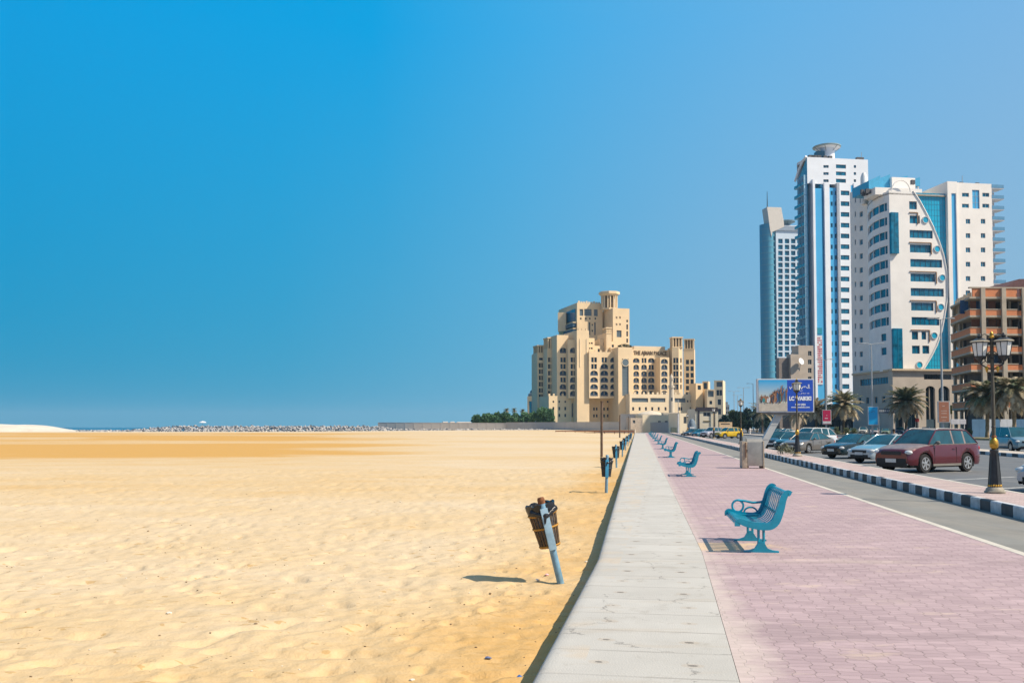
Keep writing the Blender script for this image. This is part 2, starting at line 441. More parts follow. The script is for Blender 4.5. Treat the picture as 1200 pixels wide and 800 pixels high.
# white sand hill at far left
mb = MB(); vs = []; nx, ny = 60, 14
white_sand = mat('white_sand', (.68, .62, .52), .95, var=.10, vscale=.15, bump=.6, bscale=.8)
for j in range(ny + 1):
    for i in range(nx + 1):
        px = -90 + i / nx * 250; D = 338 + 30 * j / ny
        x = (px - 600) / F * 345
        prof = (1 - sstep(15, 95, px)) * 2.75 + .5 * noise.noise(Vector((x * .08, D * .1, 2)))
        zz = -.1 + max(0, prof) * math.sin(math.pi * min(1, j / ny * 1.0)) ** .6 - (.9 if j in (0, ny) else 0)
        if px > 95: zz -= sstep(95, 130, px) * 1.2
        vs.append((x, D, zz))
n = nx + 1
mb.add(vs, [(j * n + i, j * n + i + 1, (j + 1) * n + i + 1, (j + 1) * n + i) for j in range(ny) for i in range(nx)], white_sand)
o = mb.build('sand_hill', smooth=60); struct(o, 'low white sand hill at the water\'s edge')
# rocks of the breakwater: a mass
rk = [mat('rock_grey', (.42, .42, .43), .9, var=.2, vscale=.4), mat('rock_dark', (.10, .12, .15), .9, var=.2, vscale=.4), mat('rock_pale', (.56, .53, .49), .9, var=.1, vscale=.4)]
mb = MB(); bm = bmesh.new(); bmesh.ops.create_icosphere(bm, subdivisions=1, radius=1); bm.verts.index_update()
IV = [v.co.copy() for v in bm.verts]; IF = [tuple(v.index for v in f.verts) for f in bm.faces]; bm.free()
for i in range(5200):
    px = random.uniform(62, 652); D = random.uniform(346, 368)
    k = (D - 346) / 22
    top = .55 + 1.75 * sstep(140, 215, px) - 1.3 * sstep(440, 470, px)
    z = -.35 + k * top + random.uniform(-.2, .25)
    s = random.uniform(.25, .62); x = (px - 600) / F * D
    M = Matrix.Translation((x, D, z)) @ Matrix.Rotation(random.uniform(0, 6), 4, (random.random(), random.random(), 1)) @ Matrix.Diagonal((s, s * random.uniform(.6, 1), s * random.uniform(.5, .9), 1))
    mb.add([M @ (v * random.uniform(.8, 1.15)) for v in IV], IF, random.choice((rk[0], rk[0], rk[0], rk[1], rk[1], rk[2])))
tag(mb.build('breakwater_rocks'), 'grey and white rocks heaped along the far shore', 'rocks', kind='stuff')

# ------------------------------------------------------------------ seawall (concrete top)
def mat_concrete_walk():
    m = mat('concrete_walk', (.53, .515, .475), .85, var=.07, vscale=1.1, bump=.25, bscale=60, spec=.3)
    nt = m.node_tree; L = nt.links.new; b = nt.nodes['Principled BSDF']; mixn = [n for n in nt.nodes if n.type == 'MIX'][0]
    g = node(nt, 'ShaderNodeNewGeometry'); mp = node(nt, 'ShaderNodeMapping'); mp.inputs['Rotation'].default_value = (0, 0, math.atan(.1687))
    L(g.outputs['Position'], mp.inputs[0]); s = node(nt, 'ShaderNodeSeparateXYZ'); L(mp.outputs[0], s.inputs[0])
    def M_(op, a, bb=0., c=None):
        n = node(nt, 'ShaderNodeMath', operation=op)
        for i, v in enumerate((a, bb, c)):
            if v is None: continue
            if isinstance(v, (int, float)): n.inputs[i].default_value = v
            else: L(v, n.inputs[i])
        return n.outputs[0]
    wob = node(nt, 'ShaderNodeTexNoise'); wob.inputs['Scale'].default_value = 2.5; L(g.outputs['Position'], wob.inputs['Vector'])
    y = M_('ADD', M_('DIVIDE', s.outputs['Y'], .735), M_('MULTIPLY', wob.outputs['Fac'], .03))
    fr = M_('ABSOLUTE', M_('SUBTRACT', M_('FRACT', y), .5)); joint = M_('GREATER_THAN', fr, .478)
    # staining and joints
    gap = node(nt, 'ShaderNodeTexNoise'); gap.inputs['Scale'].default_value = 3.; gap.inputs['Detail'].default_value = 4
    mpg = node(nt, 'ShaderNodeMapping'); mpg.inputs['Scale'].default_value = (.5, 3, 1); L(g.outputs['Position'], mpg.inputs[0]); L(mpg.outputs[0], gap.inputs['Vector'])
    jf = M_('MULTIPLY', joint, M_('MULTIPLY', M_('SUBTRACT', gap.outputs['Fac'], .25), 1.3))
    big = node(nt, 'ShaderNodeTexNoise'); big.inputs['Scale'].default_value = .9; big.inputs['Detail'].default_value = 7; big.inputs['Roughness'].default_value = .7
    L(mpg.outputs[0], big.inputs['Vector'])
    warm = node(nt, 'ShaderNodeMapRange'); warm.inputs[1].default_value = .55; warm.inputs[2].default_value = .75; L(big.outputs['Fac'], warm.inputs[0])
    c1 = node(nt, 'ShaderNodeMix', data_type='RGBA'); L(mixn.outputs[2], c1.inputs[6]); c1.inputs[7].default_value = (.46, .38, .28, 1)
    L(M_('MULTIPLY', warm.outputs[0], .7), c1.inputs[0])
    c2 = node(nt, 'ShaderNodeMix', data_type='RGBA'); L(c1.outputs[2], c2.inputs[6]); c2.inputs[7].default_value = (.22, .20, .18, 1); L(jf, c2.inputs[0])
    # each slab cast a little differently, old stains and hairline cracks
    wn0 = node(nt, 'ShaderNodeTexWhiteNoise', noise_dimensions='1D'); L(M_('FLOOR', y), wn0.inputs['W'])
    cs = node(nt, 'ShaderNodeMix', data_type='RGBA'); L(c2.outputs[2], cs.inputs[6]); cs.inputs[7].default_value = (.40, .38, .34, 1); L(M_('MULTIPLY', wn0.outputs['Value'], .32), cs.inputs[0])
    sn = node(nt, 'ShaderNodeTexNoise'); sn.inputs['Scale'].default_value = 2.3; sn.inputs['Detail'].default_value = 10; sn.inputs['Roughness'].default_value = .72; L(g.outputs['Position'], sn.inputs['Vector'])
    sm_ = node(nt, 'ShaderNodeMapRange'); sm_.inputs[1].default_value = .56; sm_.inputs[2].default_value = .70; L(sn.outputs['Fac'], sm_.inputs[0])
    cs2 = node(nt, 'ShaderNodeMix', data_type='RGBA'); L(cs.outputs[2], cs2.inputs[6]); cs2.inputs[7].default_value = (.30, .27, .22, 1); L(M_('MULTIPLY', sm_.outputs[0], .5), cs2.inputs[0])
    vc = node(nt, 'ShaderNodeTexVoronoi', feature='DISTANCE_TO_EDGE'); vc.inputs['Scale'].default_value = .8; dv = node(nt, 'ShaderNodeVectorMath', operation='MULTIPLY_ADD'); L(sn.outputs['Color'], dv.inputs[0]); dv.inputs[1].default_value = (.5, .5, 0); L(g.outputs['Position'], dv.inputs[2]); L(dv.outputs[0], vc.inputs['Vector'])
    ck = M_('MULTIPLY', M_('LESS_THAN', vc.outputs['Distance'], .006), M_('GREATER_THAN', big.outputs['Fac'], .52))
    c2 = node(nt, 'ShaderNodeMix', data_type='RGBA'); L(cs2.outputs[2], c2.inputs[6]); c2.inputs[7].default_value = (.16, .15, .14, 1); L(M_('MULTIPLY', ck, .6), c2.inputs[0])
    # rusty lifting holes, two to a slab
    X = s.outputs['X']; cell = M_('FLOOR', y); wn = node(nt, 'ShaderNodeTexWhiteNoise', noise_dimensions='1D'); L(cell, wn.inputs['W'])
    last = c2.outputs[2]
    for i, xc in enumerate((-.52, .17)):
        jx = M_('MULTIPLY', M_('SUBTRACT', wn.outputs['Value'], .5), .05 if i else -.05)
        dx = M_('DIVIDE', M_('ADD', M_('SUBTRACT', X, xc), jx), .042)
        dy = M_('DIVIDE', M_('MULTIPLY', M_('SUBTRACT', M_('FRACT', y), .5), .735), .03)
        rr = M_('SQRT', M_('ADD', M_('MULTIPLY', dx, dx), M_('MULTIPLY', dy, dy)))
        rr = M_('ADD', rr, M_('MULTIPLY', M_('SUBTRACT', gap.outputs['Fac'], .5), 1.2))
        hole = M_('MULTIPLY', M_('LESS_THAN', rr, M_('ADD', .35, M_('MULTIPLY', wn.outputs['Value'], .75))), .75)
        rust = M_('MULTIPLY', M_('LESS_THAN', rr, 1.9), .22)
        c3 = node(nt, 'ShaderNodeMix', data_type='RGBA'); L(last, c3.inputs[6]); c3.inputs[7].default_value = (.42, .30, .18, 1); L(rust, c3.inputs[0])
        c4 = node(nt, 'ShaderNodeMix', data_type='RGBA'); L(c3.outputs[2], c4.inputs[6]); c4.inputs[7].default_value = (.12, .11, .10, 1); L(hole, c4.inputs[0])
        last = c4.outputs[2]
    # dragged sand along the sea edge
    ln = node(nt, 'ShaderNodeTexNoise'); ln.inputs['Scale'].default_value = 1.6; ln.inputs['Detail'].default_value = 8; L(g.outputs['Position'], ln.inputs['Vector'])
    edge = M_('LESS_THAN', X, M_('ADD', -1.08, M_('MULTIPLY', ln.outputs['Fac'], .32)))
    c5 = node(nt, 'ShaderNodeMix', data_type='RGBA'); L(last, c5.inputs[6]); c5.inputs[7].default_value = (.58, .44, .28, 1)
    pt = node(nt, 'ShaderNodeMapRange'); pt.inputs[1].default_value = .5; pt.inputs[2].default_value = .68; L(ln.outputs['Fac'], pt.inputs[0])
    L(M_('MULTIPLY', M_('LESS_THAN', X, -.62), M_('MULTIPLY', pt.outputs[0], .45)), c5.inputs[0])
    L(c5.outputs[2], b.inputs['Base Color'])
    return m
CW = mat_concrete_walk()
ds = [1.5, 3, 5, 7, 9, 10.5, 11.6, 12.45, 12.95, 14, 16, 20, 26, 34, 50, 80, 120, 180, 230, DEND]
prof = [(-.0, -.62), (0, -.07), (.012, -.035), (.04, -.012), (.08, -.002), (.14, 0)]
mb = MB(); vs = []; m_ = len(prof) + 1
for d in ds:
    a, b = XL(d), XR(d)
    for (o_, z) in prof: vs.append((a + o_, d, z))
    vs.append((b, d, 0.0))
fs = [(j * m_ + i, j * m_ + i + 1, (j + 1) * m_ + i + 1, (j + 1) * m_ + i) for j in range(len(ds) - 1) for i in range(m_ - 1)]
fs = [f[::-1] for f in fs] if False else fs
mb.add(vs, fs, CW)
mb.face([(XL(DEND), DEND, -.62), (XL(DEND), DEND, 0), (XR(DEND), DEND, 0), (XR(DEND), DEND, -.62)], CW)
o = mb.build('seawall', smooth=40); tag(o, 'long pale concrete seawall with rounded edge beside the sand', 'sea wall')

# ------------------------------------------------------------------ pink paver promenade
def mat_pavers(name, c, c2, mort, ang, scale=1., seam=False):
    m = bpy.data.materials.new(name); m.use_nodes = True; nt = m.node_tree; L = nt.links.new; b = nt.nodes['Principled BSDF']
    b.inputs['Roughness'].default_value = .85; b.inputs['Specular IOR Level'].default_value = .3
    g = node(nt, 'ShaderNodeNewGeometry'); mp = node(nt, 'ShaderNodeMapping'); mp.inputs['Rotation'].default_value = (0, 0, ang + math.pi / 2)
    L(g.outputs['Position'], mp.inputs[0])
    nd = node(nt, 'ShaderNodeTexNoise'); nd.inputs['Scale'].default_value = 9.; L(g.outputs['Position'], nd.inputs['Vector'])
    va = node(nt, 'ShaderNodeVectorMath', operation='MULTIPLY_ADD'); L(nd.outputs['Color'], va.inputs[0]); va.inputs[1].default_value = (.05, .05, 0); L(mp.outputs[0], va.inputs[2])
    s0 = node(nt, 'ShaderNodeSeparateXYZ'); L(va.outputs[0], s0.inputs[0])
    sq = node(nt, 'ShaderNodeMath', operation='PINGPONG'); L(s0.outputs['X'], sq.inputs[0]); sq.inputs[1].default_value = .115
    st = node(nt, 'ShaderNodeMapRange'); st.inputs[1].default_value = .04; st.inputs[2].default_value = .075; st.inputs[3].default_value = -.014; st.inputs[4].default_value = .014; L(sq.outputs[0], st.inputs[0])
    ay = node(nt, 'ShaderNodeMath', operation='ADD'); L(s0.outputs['Y'], ay.inputs[0]); L(st.outputs[0], ay.inputs[1])
    va = node(nt, 'ShaderNodeCombineXYZ'); L(s0.outputs['X'], va.inputs[0]); L(ay.outputs[0], va.inputs[1])
    br = node(nt, 'ShaderNodeTexBrick'); L(va.outputs[0], br.inputs['Vector']); br.inputs['Scale'].default_value = 1.; br.offset = .5
    br.inputs['Brick Width'].default_value = .115 * scale; br.inputs['Row Height'].default_value = .18 * scale; br.inputs['Mortar Size'].default_value = .005
    br.inputs['Mortar Smooth'].default_value = .3; br.inputs['Bias'].default_value = 0
    br.inputs['Color1'].default_value = (*c, 1); br.inputs['Color2'].default_value = (*c2, 1); br.inputs['Mortar'].default_value = (*mort, 1)
    def nz(s, d, st=None):
        n = node(nt, 'ShaderNodeTexNoise'); n.inputs['Scale'].default_value = s; n.inputs['Detail'].default_value = d; n.inputs['Roughness'].default_value = .68
        if st:
            q = node(nt, 'ShaderNodeMapping'); q.inputs['Scale'].default_value = st; L(g.outputs['Position'], q.inputs[0]); L(q.outputs[0], n.inputs['Vector'])
        else: L(g.outputs['Position'], n.inputs['Vector'])
        return n.outputs['Fac']
    def M_(op, a, bb=0.):
        n = node(nt, 'ShaderNodeMath', operation=op)
        for i, v in enumerate((a, bb)):
            if isinstance(v, (int, float)): n.inputs[i].default_value = v
            else: L(v, n.inputs[i])
        return n.outputs[0]
    def MR(f, a, bb):
        n = node(nt, 'ShaderNodeMapRange'); n.inputs[1].default_value = a; n.inputs[2].default_value = bb; L(f, n.inputs[0]); return n.outputs[0]
    def mixc(base, colr, f):
        n = node(nt, 'ShaderNodeMix', data_type='RGBA'); L(base, n.inputs[6]); n.inputs[7].default_value = (*colr, 1); L(f, n.inputs[0]); return n.outputs[2]
    last = br.outputs['Color']
    # long courses: a deeper joint between every second row
    s = node(nt, 'ShaderNodeSeparateXYZ'); L(va.outputs[0], s.inputs[0])
    fy = M_('ABSOLUTE', M_('SUBTRACT', M_('FRACT', M_('DIVIDE', s.outputs['Y'], .18 * scale)), .5))
    dj = M_('MULTIPLY', M_('GREATER_THAN', fy, .455), MR(nz(13, 5), .5, .62))
    last = mixc(last, tuple(v * .55 for v in mort), M_('MULTIPLY', dj, .5))
    last = mixc(last, tuple(v * .62 for v in c), M_('MULTIPLY', MR(nz(.45, 7, (.6, 1.6, 1)), .50, .70), .75))
    last = mixc(last, tuple(v * .5 for v in c), M_('MULTIPLY', MR(nz(3.1, 9, (.5, 1.5, 1)), .60, .72), .55))
    last = mixc(last, tuple(min(1, v * 1.35) for v in c), M_('MULTIPLY', MR(nz(1.3, 8, (.5, 2., 1)), .52, .72), .6))
    last = mixc(last, (.66, .53, .38), M_('MULTIPLY', MR(nz(1.1, 9, (.8, 1.8, 1)), .58, .72), .6))
    last = mixc(last, (.60, .50, .40), M_('MULTIPLY', MR(nz(.33, 9, (.7, 1.4, 1)), .56, .70), .45))
    if seam:   # blown sand lying along the joint with the seawall and round the first bench
        sp_ = node(nt, 'ShaderNodeSeparateXYZ'); L(g.outputs['Position'], sp_.inputs[0])
        lat = M_('SUBTRACT', sp_.outputs['X'], M_('MULTIPLY', sp_.outputs['Y'], .1407))
        nn = nz(2.2, 8)
        k = MR(M_('SUBTRACT', lat, M_('MULTIPLY', nn, .9)), .62, .32)
        last = mixc(last, (.66, .58, .50), M_('MULTIPLY', k, .5))
        dx = M_('DIVIDE', M_('SUBTRACT', sp_.outputs['X'], 3.02), 1.05); dy = M_('DIVIDE', M_('SUBTRACT', sp_.outputs['Y'], 13.55), .75)
        rr = M_('ADD', M_('SQRT', M_('ADD', M_('MULTIPLY', dx, dx), M_('MULTIPLY', dy, dy))), M_('MULTIPLY', M_('SUBTRACT', nn, .5), 2.6))
        last = mixc(last, (.74, .55, .31), M_('MULTIPLY', MR(rr, .85, .4), .6))
    L(last, b.inputs['Base Color'])
    bp = node(nt, 'ShaderNodeBump'); bp.inputs['Strength'].default_value = .5; bp.inputs['Distance'].default_value = .006; bp.invert = True
    L(br.outputs['Fac'], bp.inputs['Height']); L(bp.outputs[0], b.inputs['Normal'])
    return m
ANG = math.atan(RD)
PAV = mat_pavers('pink_pavers', PINK, PINK2, (.31, .235, .235), ANG, scale=.86, seam=True)
PAV2 = mat_pavers('pink_pavers_median', PINK_M, PINK_M2, (.25, .19, .17), ANG)
KER = mat('kerb_cream', (.62, .58, .50), .8, var=.12, vscale=1.5)
X_EDGE, X_KERB, X_MED, X_MED2, X_MED2B, X_VERGE = 5.32, 7.67, 9.4, 23.2, 25.3, 48.
ZR = -.12; ZK = .13
sheet('promenade', lambda d: XR(d) + .004, lambda d: X_EDGE - .14 + RD * d, [0, 3, 6, 9, 12.95, 20, 40, 80, 160, DEND], .0, PAV, nx=3)
def strip(name, xa, xb, d0, d1, z0, z1, m, parent=None, seg=1):
    mb = MB()
    for k in range(seg):
        a, b = d0 + (d1 - d0) * k / seg, d0 + (d1 - d0) * (k + 1) / seg
        pl = [(xa + RD * a, a), (xb + RD * a, a), (xb + RD * b, b), (xa + RD * b, b)]
        mb.prism(pl, z0, z1, m)
    return mb.build(name, parent)
struct(strip('kerb', X_EDGE - .14, X_EDGE, 0, DEND, -.4, .004, KER), 'cream kerb edging the pink promenade')
def mat_asphalt(name, c, warm=.25):
    m = mat(name, c, .9, var=.10, vscale=.8, bump=.5, bscale=90, spec=.25)
    nt = m.node_tree; L = nt.links.new; b = nt.nodes['Principled BSDF']; mixn = [n for n in nt.nodes if n.type == 'MIX'][0]
    g = node(nt, 'ShaderNodeNewGeometry'); mp = node(nt, 'ShaderNodeMapping'); mp.inputs['Rotation'].default_value = (0, 0, ANG); mp.inputs['Scale'].default_value = (1.2, .12, 1)
    L(g.outputs['Position'], mp.inputs[0]); n = node(nt, 'ShaderNodeTexNoise'); n.inputs['Scale'].default_value = 1.; n.inputs['Detail'].default_value = 8
    n.inputs['Roughness'].default_value = .7; L(mp.outputs[0], n.inputs['Vector'])
    r = node(nt, 'ShaderNodeMapRange'); r.inputs[1].default_value = .45; r.inputs[2].default_value = .7; r.inputs[4].default_value = warm; L(n.outputs['Fac'], r.inputs[0])
    q = node(nt, 'ShaderNodeMix', data_type='RGBA'); L(mixn.outputs[2], q.inputs[6]); q.inputs[7].default_value = (.44, .38, .30, 1); L(r.outputs[0], q.inputs[0]); L(q.outputs[2], b.inputs['Base Color'])
    return m
ASPH = mat_asphalt('asphalt_dusty', ASPH_C); ASPH2 = mat_asphalt('asphalt_road', ASPH_C2, .12)
sheet('side_road', lambda d: X_EDGE + RD * d, lambda d: X_KERB + RD * d, [0, DEND], ZR, ASPH)
# painted kerbs
KB = mat('kerb_black', (.035, .045, .06), .6, var=.3, vscale=3); KW = mat('kerb_white', (.62, .64, .66), .7, var=.2, vscale=4)
def painted_kerb(name, x0, d0, d1, seg, zb, zt, label, w=.16):
    mb = MB(); n = int((d1 - d0) / seg)
    for k in range(n):
        a, b = d0 + seg * k + .006, d0 + seg * (k + 1) - .006
        pl = [(x0 + RD * a, a), (x0 + w + RD * a, a), (x0 + w + RD * b, b), (x0 + RD * b, b)]
        m = (KB, KW)[k % 2]; q = .025
        vs = []
        for (x, y), ins in zip(pl, (1, 0, 0, 1)):
            vs.append((x, y, zb))
        for (x, y), ins in zip(pl, (1, 0, 0, 1)): vs.append((x, y, zt - (q if ins else 0)))
        for (x, y), ins in zip(pl, (1, 0, 0, 1)): vs.append((x + (q if ins else 0), y, zt))
        mb.add(vs, [(0, 1, 5, 4), (2, 3, 7, 6), (3, 0, 4, 7), (1, 2, 6, 5), (7, 4, 8, 11), (4, 5, 9, 8), (6, 7, 11, 10)], m)
        mb.face([vs[8], vs[9], vs[10], vs[11]], KW if random.random() < .8 else KB)
    return struct(mb.build(name), label)
painted_kerb('kerb', X_KERB, 8, DEND, .62, ZR - .2, ZK, 'black and white painted kerb of the first pink median')
sheet('pavement', lambda d: X_KERB + .16 + RD * d, lambda d: X_MED - .14 + RD * d, [4, 20, 80, DEND], ZK - .01, PAV2)
struct(strip('kerb', X_MED - .14, X_MED, 4, DEND, ZR - .2, ZK - .006, KER), 'cream kerb between the pink median and the parking bays')
sheet('road', lambda d: X_MED + RD * d, lambda d: X_VERGE + 70 + RD * d, [4, 60, 130, 400, 700], ZR, ASPH2, nx=4)
# parking bay lines
PAINT = mat('road_paint', (.66, .66, .63), .8, var=.25, vscale=5)
mb = MB(); sdir = Vector((.86, .51)); sn = Vector((-.51, .86))
for k in range(-4, 26):
    D0 = 27.2 + k * 4.55; a = Vector((X_MED + .15 + RD * D0, D0)); b = a + sdir * 5.6; w = sn * .07
    if D0 < 9: continue
    mb.face([(*(a - w), ZR + .004), (*(b - w), ZR + .004), (*(b + w), ZR + .004), (*(a + w), ZR + .004)], PAINT)
struct(mb.build('bay_markings'), 'white parking bay lines on the asphalt')
mb = MB()
for k in range(60):
    D0 = 20 + k * 7.; x = 36.5
    mb.face([(x + RD * D0, D0, ZR + .004), (x + .14 + RD * D0, D0, ZR + .004), (x + .14 + RD * (D0 + 3), D0 + 3, ZR + .004), (x + RD * (D0 + 3), D0 + 3, ZR + .004)], PAINT)
struct(mb.build('lane_markings'), 'dashed white lane line on the far road')
painted_kerb('kerb', X_MED2, 30, 240, .9, ZR - .2, .10, 'black and white painted kerb beside the parking lane')
sheet('pavement', lambda d: X_MED2 + .16 + RD * d, lambda d: X_MED2B + RD * d, [30, 240], .095, mat('median_concrete', (.55, .48, .40), .9, var=.12))
struct(strip('kerb', X_MED2B, X_MED2B + .15, 30, 240, ZR - .2, .1, KER), 'pale kerb on the far side of the second median')
# verge with ochre kerb
KY = mat('kerb_ochre', (.50, .34, .16), .8, var=.2)
struct(strip('kerb', X_VERGE, X_VERGE + .35, 60, 420, ZR - .2, .16, KY), 'ochre kerb of the planted verge')
grass_m = mat('verge_grass', (.16, .17, .06), .95, var=.3, vscale=.8, col2=(.26, .20, .11))
sheet('verge', lambda d: X_VERGE + .35 + RD * d, lambda d: X_VERGE + 4.6 + RD * d, [60, 420], .14, grass_m)
struct(strip('kerb', X_VERGE + 4.6, X_VERGE + 4.8, 60, 420, ZR - .2, .15, KY), 'ochre kerb behind the planted verge')
# ================================================================== street furniture
BLUE = mat('bench_blue', (.002, .33, .48), .35, var=.18, vscale=3, spec=.5, coat=.3, bump=.1, bscale=120)
def side_profile():
    # x: 0 = seat front tip (towards the sea), z up; spline through these
    P = [(-.035, .372), (-.03, .425), (.01, .438), (.08, .412), (.20, .385), (.33, .372), (.42, .385), (.485, .44), (.525, .53), (.56, .64), (.585, .74), (.615, .81), (.655, .84), (.69, .822)]
    out = []
    for i in range(len(P) - 1):
        p0 = Vector(P[max(i - 1, 0)]); p1 = Vector(P[i]); p2 = Vector(P[i + 1]); p3 = Vector(P[min(i + 2, len(P) - 1)])
        for k in range(3):
            t = k / 3
            out.append(.5 * ((2 * p1) + (-p0 + p2) * t + (2 * p0 - 5 * p1 + 4 * p2 - p3) * t * t + (-p0 + 3 * p1 - 3 * p2 + p3) * t ** 3))
    out.append(Vector(P[-1])); return out
PR = side_profile()
def ribbon(mb, y0, y1, th, m, a=0, b=None, wfun=None):
    pts = PR[a:b]; n = len(pts); vs = []
    for i, p in enumerate(pts):
        t = (pts[min(i + 1, n - 1)] - pts[max(i - 1, 0)]).normalized(); nn = Vector((-t.y, t.x))
        w = th if wfun is None else wfun(i / (n - 1))
        for (q, s_) in ((y0, 1), (y1, 1), (y1, -1), (y0, -1)):
            c = p + nn * (w / 2 * s_); vs.append((c.x, q, c.y))
    fs = [(3, 2, 1, 0), (4 * n - 4, 4 * n - 3, 4 * n - 2, 4 * n - 1)]
    for i in range(n - 1):
        for k in range(4): fs.append((4 * i + k, 4 * i + (k + 1) % 4, 4 * i + 4 + (k + 1) % 4, 4 * i + 4 + k))
    mb.add(vs, fs, m)
def make_bench():
    t = thing('park_bench', 'x', 'bench', (0, 0, 0))
    LN = 1.62; sp_ = 1.32
    for y in (-LN / 2, LN / 2 - .05):
        mb = MB(); ribbon(mb, y, y + .05, .05, BLUE, wfun=lambda u: .075 + .03 * math.sin(math.pi * u) ** 2)
        mb.build('end_frame', t, smooth=45)
    n = 10
    isplit = 16
    mb = MB()
    for k in range(n):
        y = -LN / 2 + .085 + (LN - .17) * k / (n - 1); ribbon(mb, y - .042, y + .042, .006, BLUE, 1, isplit + 1)
    for i in (5, 13): mb.box((PR[i].x, 0, PR[i].y - .02), (.045, LN - .1, .02), BLUE)
    mb.tube([(PR[1].x, -LN / 2 + .04, PR[1].y), (PR[1].x, LN / 2 - .04, PR[1].y)], .02, BLUE)
    mb.build('seat', t, smooth=45)
    mb = MB()
    for k in range(n):
        y = -LN / 2 + .085 + (LN - .17) * k / (n - 1); ribbon(mb, y - .042, y + .042, .006, BLUE, isplit, -1)
    for i in (24, 32): mb.box((PR[i].x + .022, 0, PR[i].y), (.02, LN - .1, .045), BLUE)
    mb.tube([(PR[-1].x - .01, -LN / 2 + .04, PR[-1].y), (PR[-1].x - .01, LN / 2 - .04, PR[-1].y)], .022, BLUE)
    mb.build('backrest', t, smooth=45)
    # arm: a ring, a low arch and a rail back to the backrest, at the far end
    mb = MB(); y = LN / 2 - .03
    ring = [(.13 + .085 * math.cos(a), y, .52 + .09 * math.sin(a)) for a in [2 * math.pi * i / 20 for i in range(21)]]
    mb.tube(ring, .017, BLUE, 6, cap=False)
    mb.tube([(.07, y, .40), (.055, y, .46)], .02, BLUE, 6)
    mb.tube([(.13, y, .612), (.24, y, .60), (.36, y, .575), (.47, y, .585), (.545, y, .61)], .02, BLUE, 6)
    mb.tube([(.21, y, .40)] + [(.325 + .10 * math.cos(a), y, .42 + .085 * math.sin(a)) for a in [math.pi - math.pi * i / 10 for i in range(11)]] + [(.50, y, .50)], .015, BLUE, 6)
    mb.build('armrest', t, smooth=60)
    for y in (-sp_ / 2, sp_ / 2):
        mb = MB()
        mb.box((.30, y, .395), (.34, .06, .035), BLUE, bev=.008)
        for x in (.265, .335):
            mb.tube([(x, y, .39), (x, y, .12)], [.021, .019], BLUE, 8)
        mb.box((.30, y, .34), (.09, .035, .05), BLUE, bev=.006); mb.box((.30, y, .13), (.09, .04, .05), BLUE, bev=.006)
        pl = [(.06, .0), (.06, .022), (.14, .03), (.21, .055), (.25, .12), (.35, .12), (.39, .055), (.46, .03), (.54, .022), (.54, 0)]
        vs = [(x, y - .03, z) for x, z in pl] + [(x, y + .03, z) for x, z in pl]; k = len(pl)
        mb.add(vs, [tuple(range(k)), tuple(reversed(range(k, 2 * k)))] + [((i + 1) % k, i, i + k, (i + 1) % k + k) for i in range(k)], BLUE)
        mb.build('leg', t, smooth=40)
    return t
BENCH_D = [13.62, 33.2, 53.3, 73.5, 93.7, 114, 134, 154.5, 175, 195.5]
words = ['nearest', 'second', 'third', 'fourth', 'fifth', 'sixth', 'seventh', 'eighth', 'ninth', 'tenth']
bench0 = make_bench(); rzb = -ANG
BLAB = ['turquoise metal bench throwing a dark shadow on the sandy patch, largest in the photo', 'turquoise metal bench second from the front, level with the beige metal cabinet',
 'turquoise metal bench third from the front of the row on pink paving', 'turquoise metal bench fourth from the front of the row', 'turquoise metal bench fifth from the front of the row',
 'turquoise metal bench sixth from the front of the row', 'small turquoise bench seventh from the front of the row', 'small turquoise bench eighth from the front of the row',
 'tiny turquoise bench next to last in the far row', 'tiny turquoise bench farthest down the promenade, last of the row']
for i, D in enumerate(BENCH_D):
    xc = 1.69 + RD * D
    loc = Vector((xc, D, 0)) + Matrix.Rotation(rzb, 3, 'Z') @ Vector((-.33, 0, 0))
    if i == 0: bench0.location = loc; bench0.rotation_euler = (0, 0, rzb); bench0['label'] = BLAB[0]; bench0['group'] = 'benches along the promenade'
    else: copy_tree(bench0, BLAB[i], loc, rzb, 'benches along the promenade')

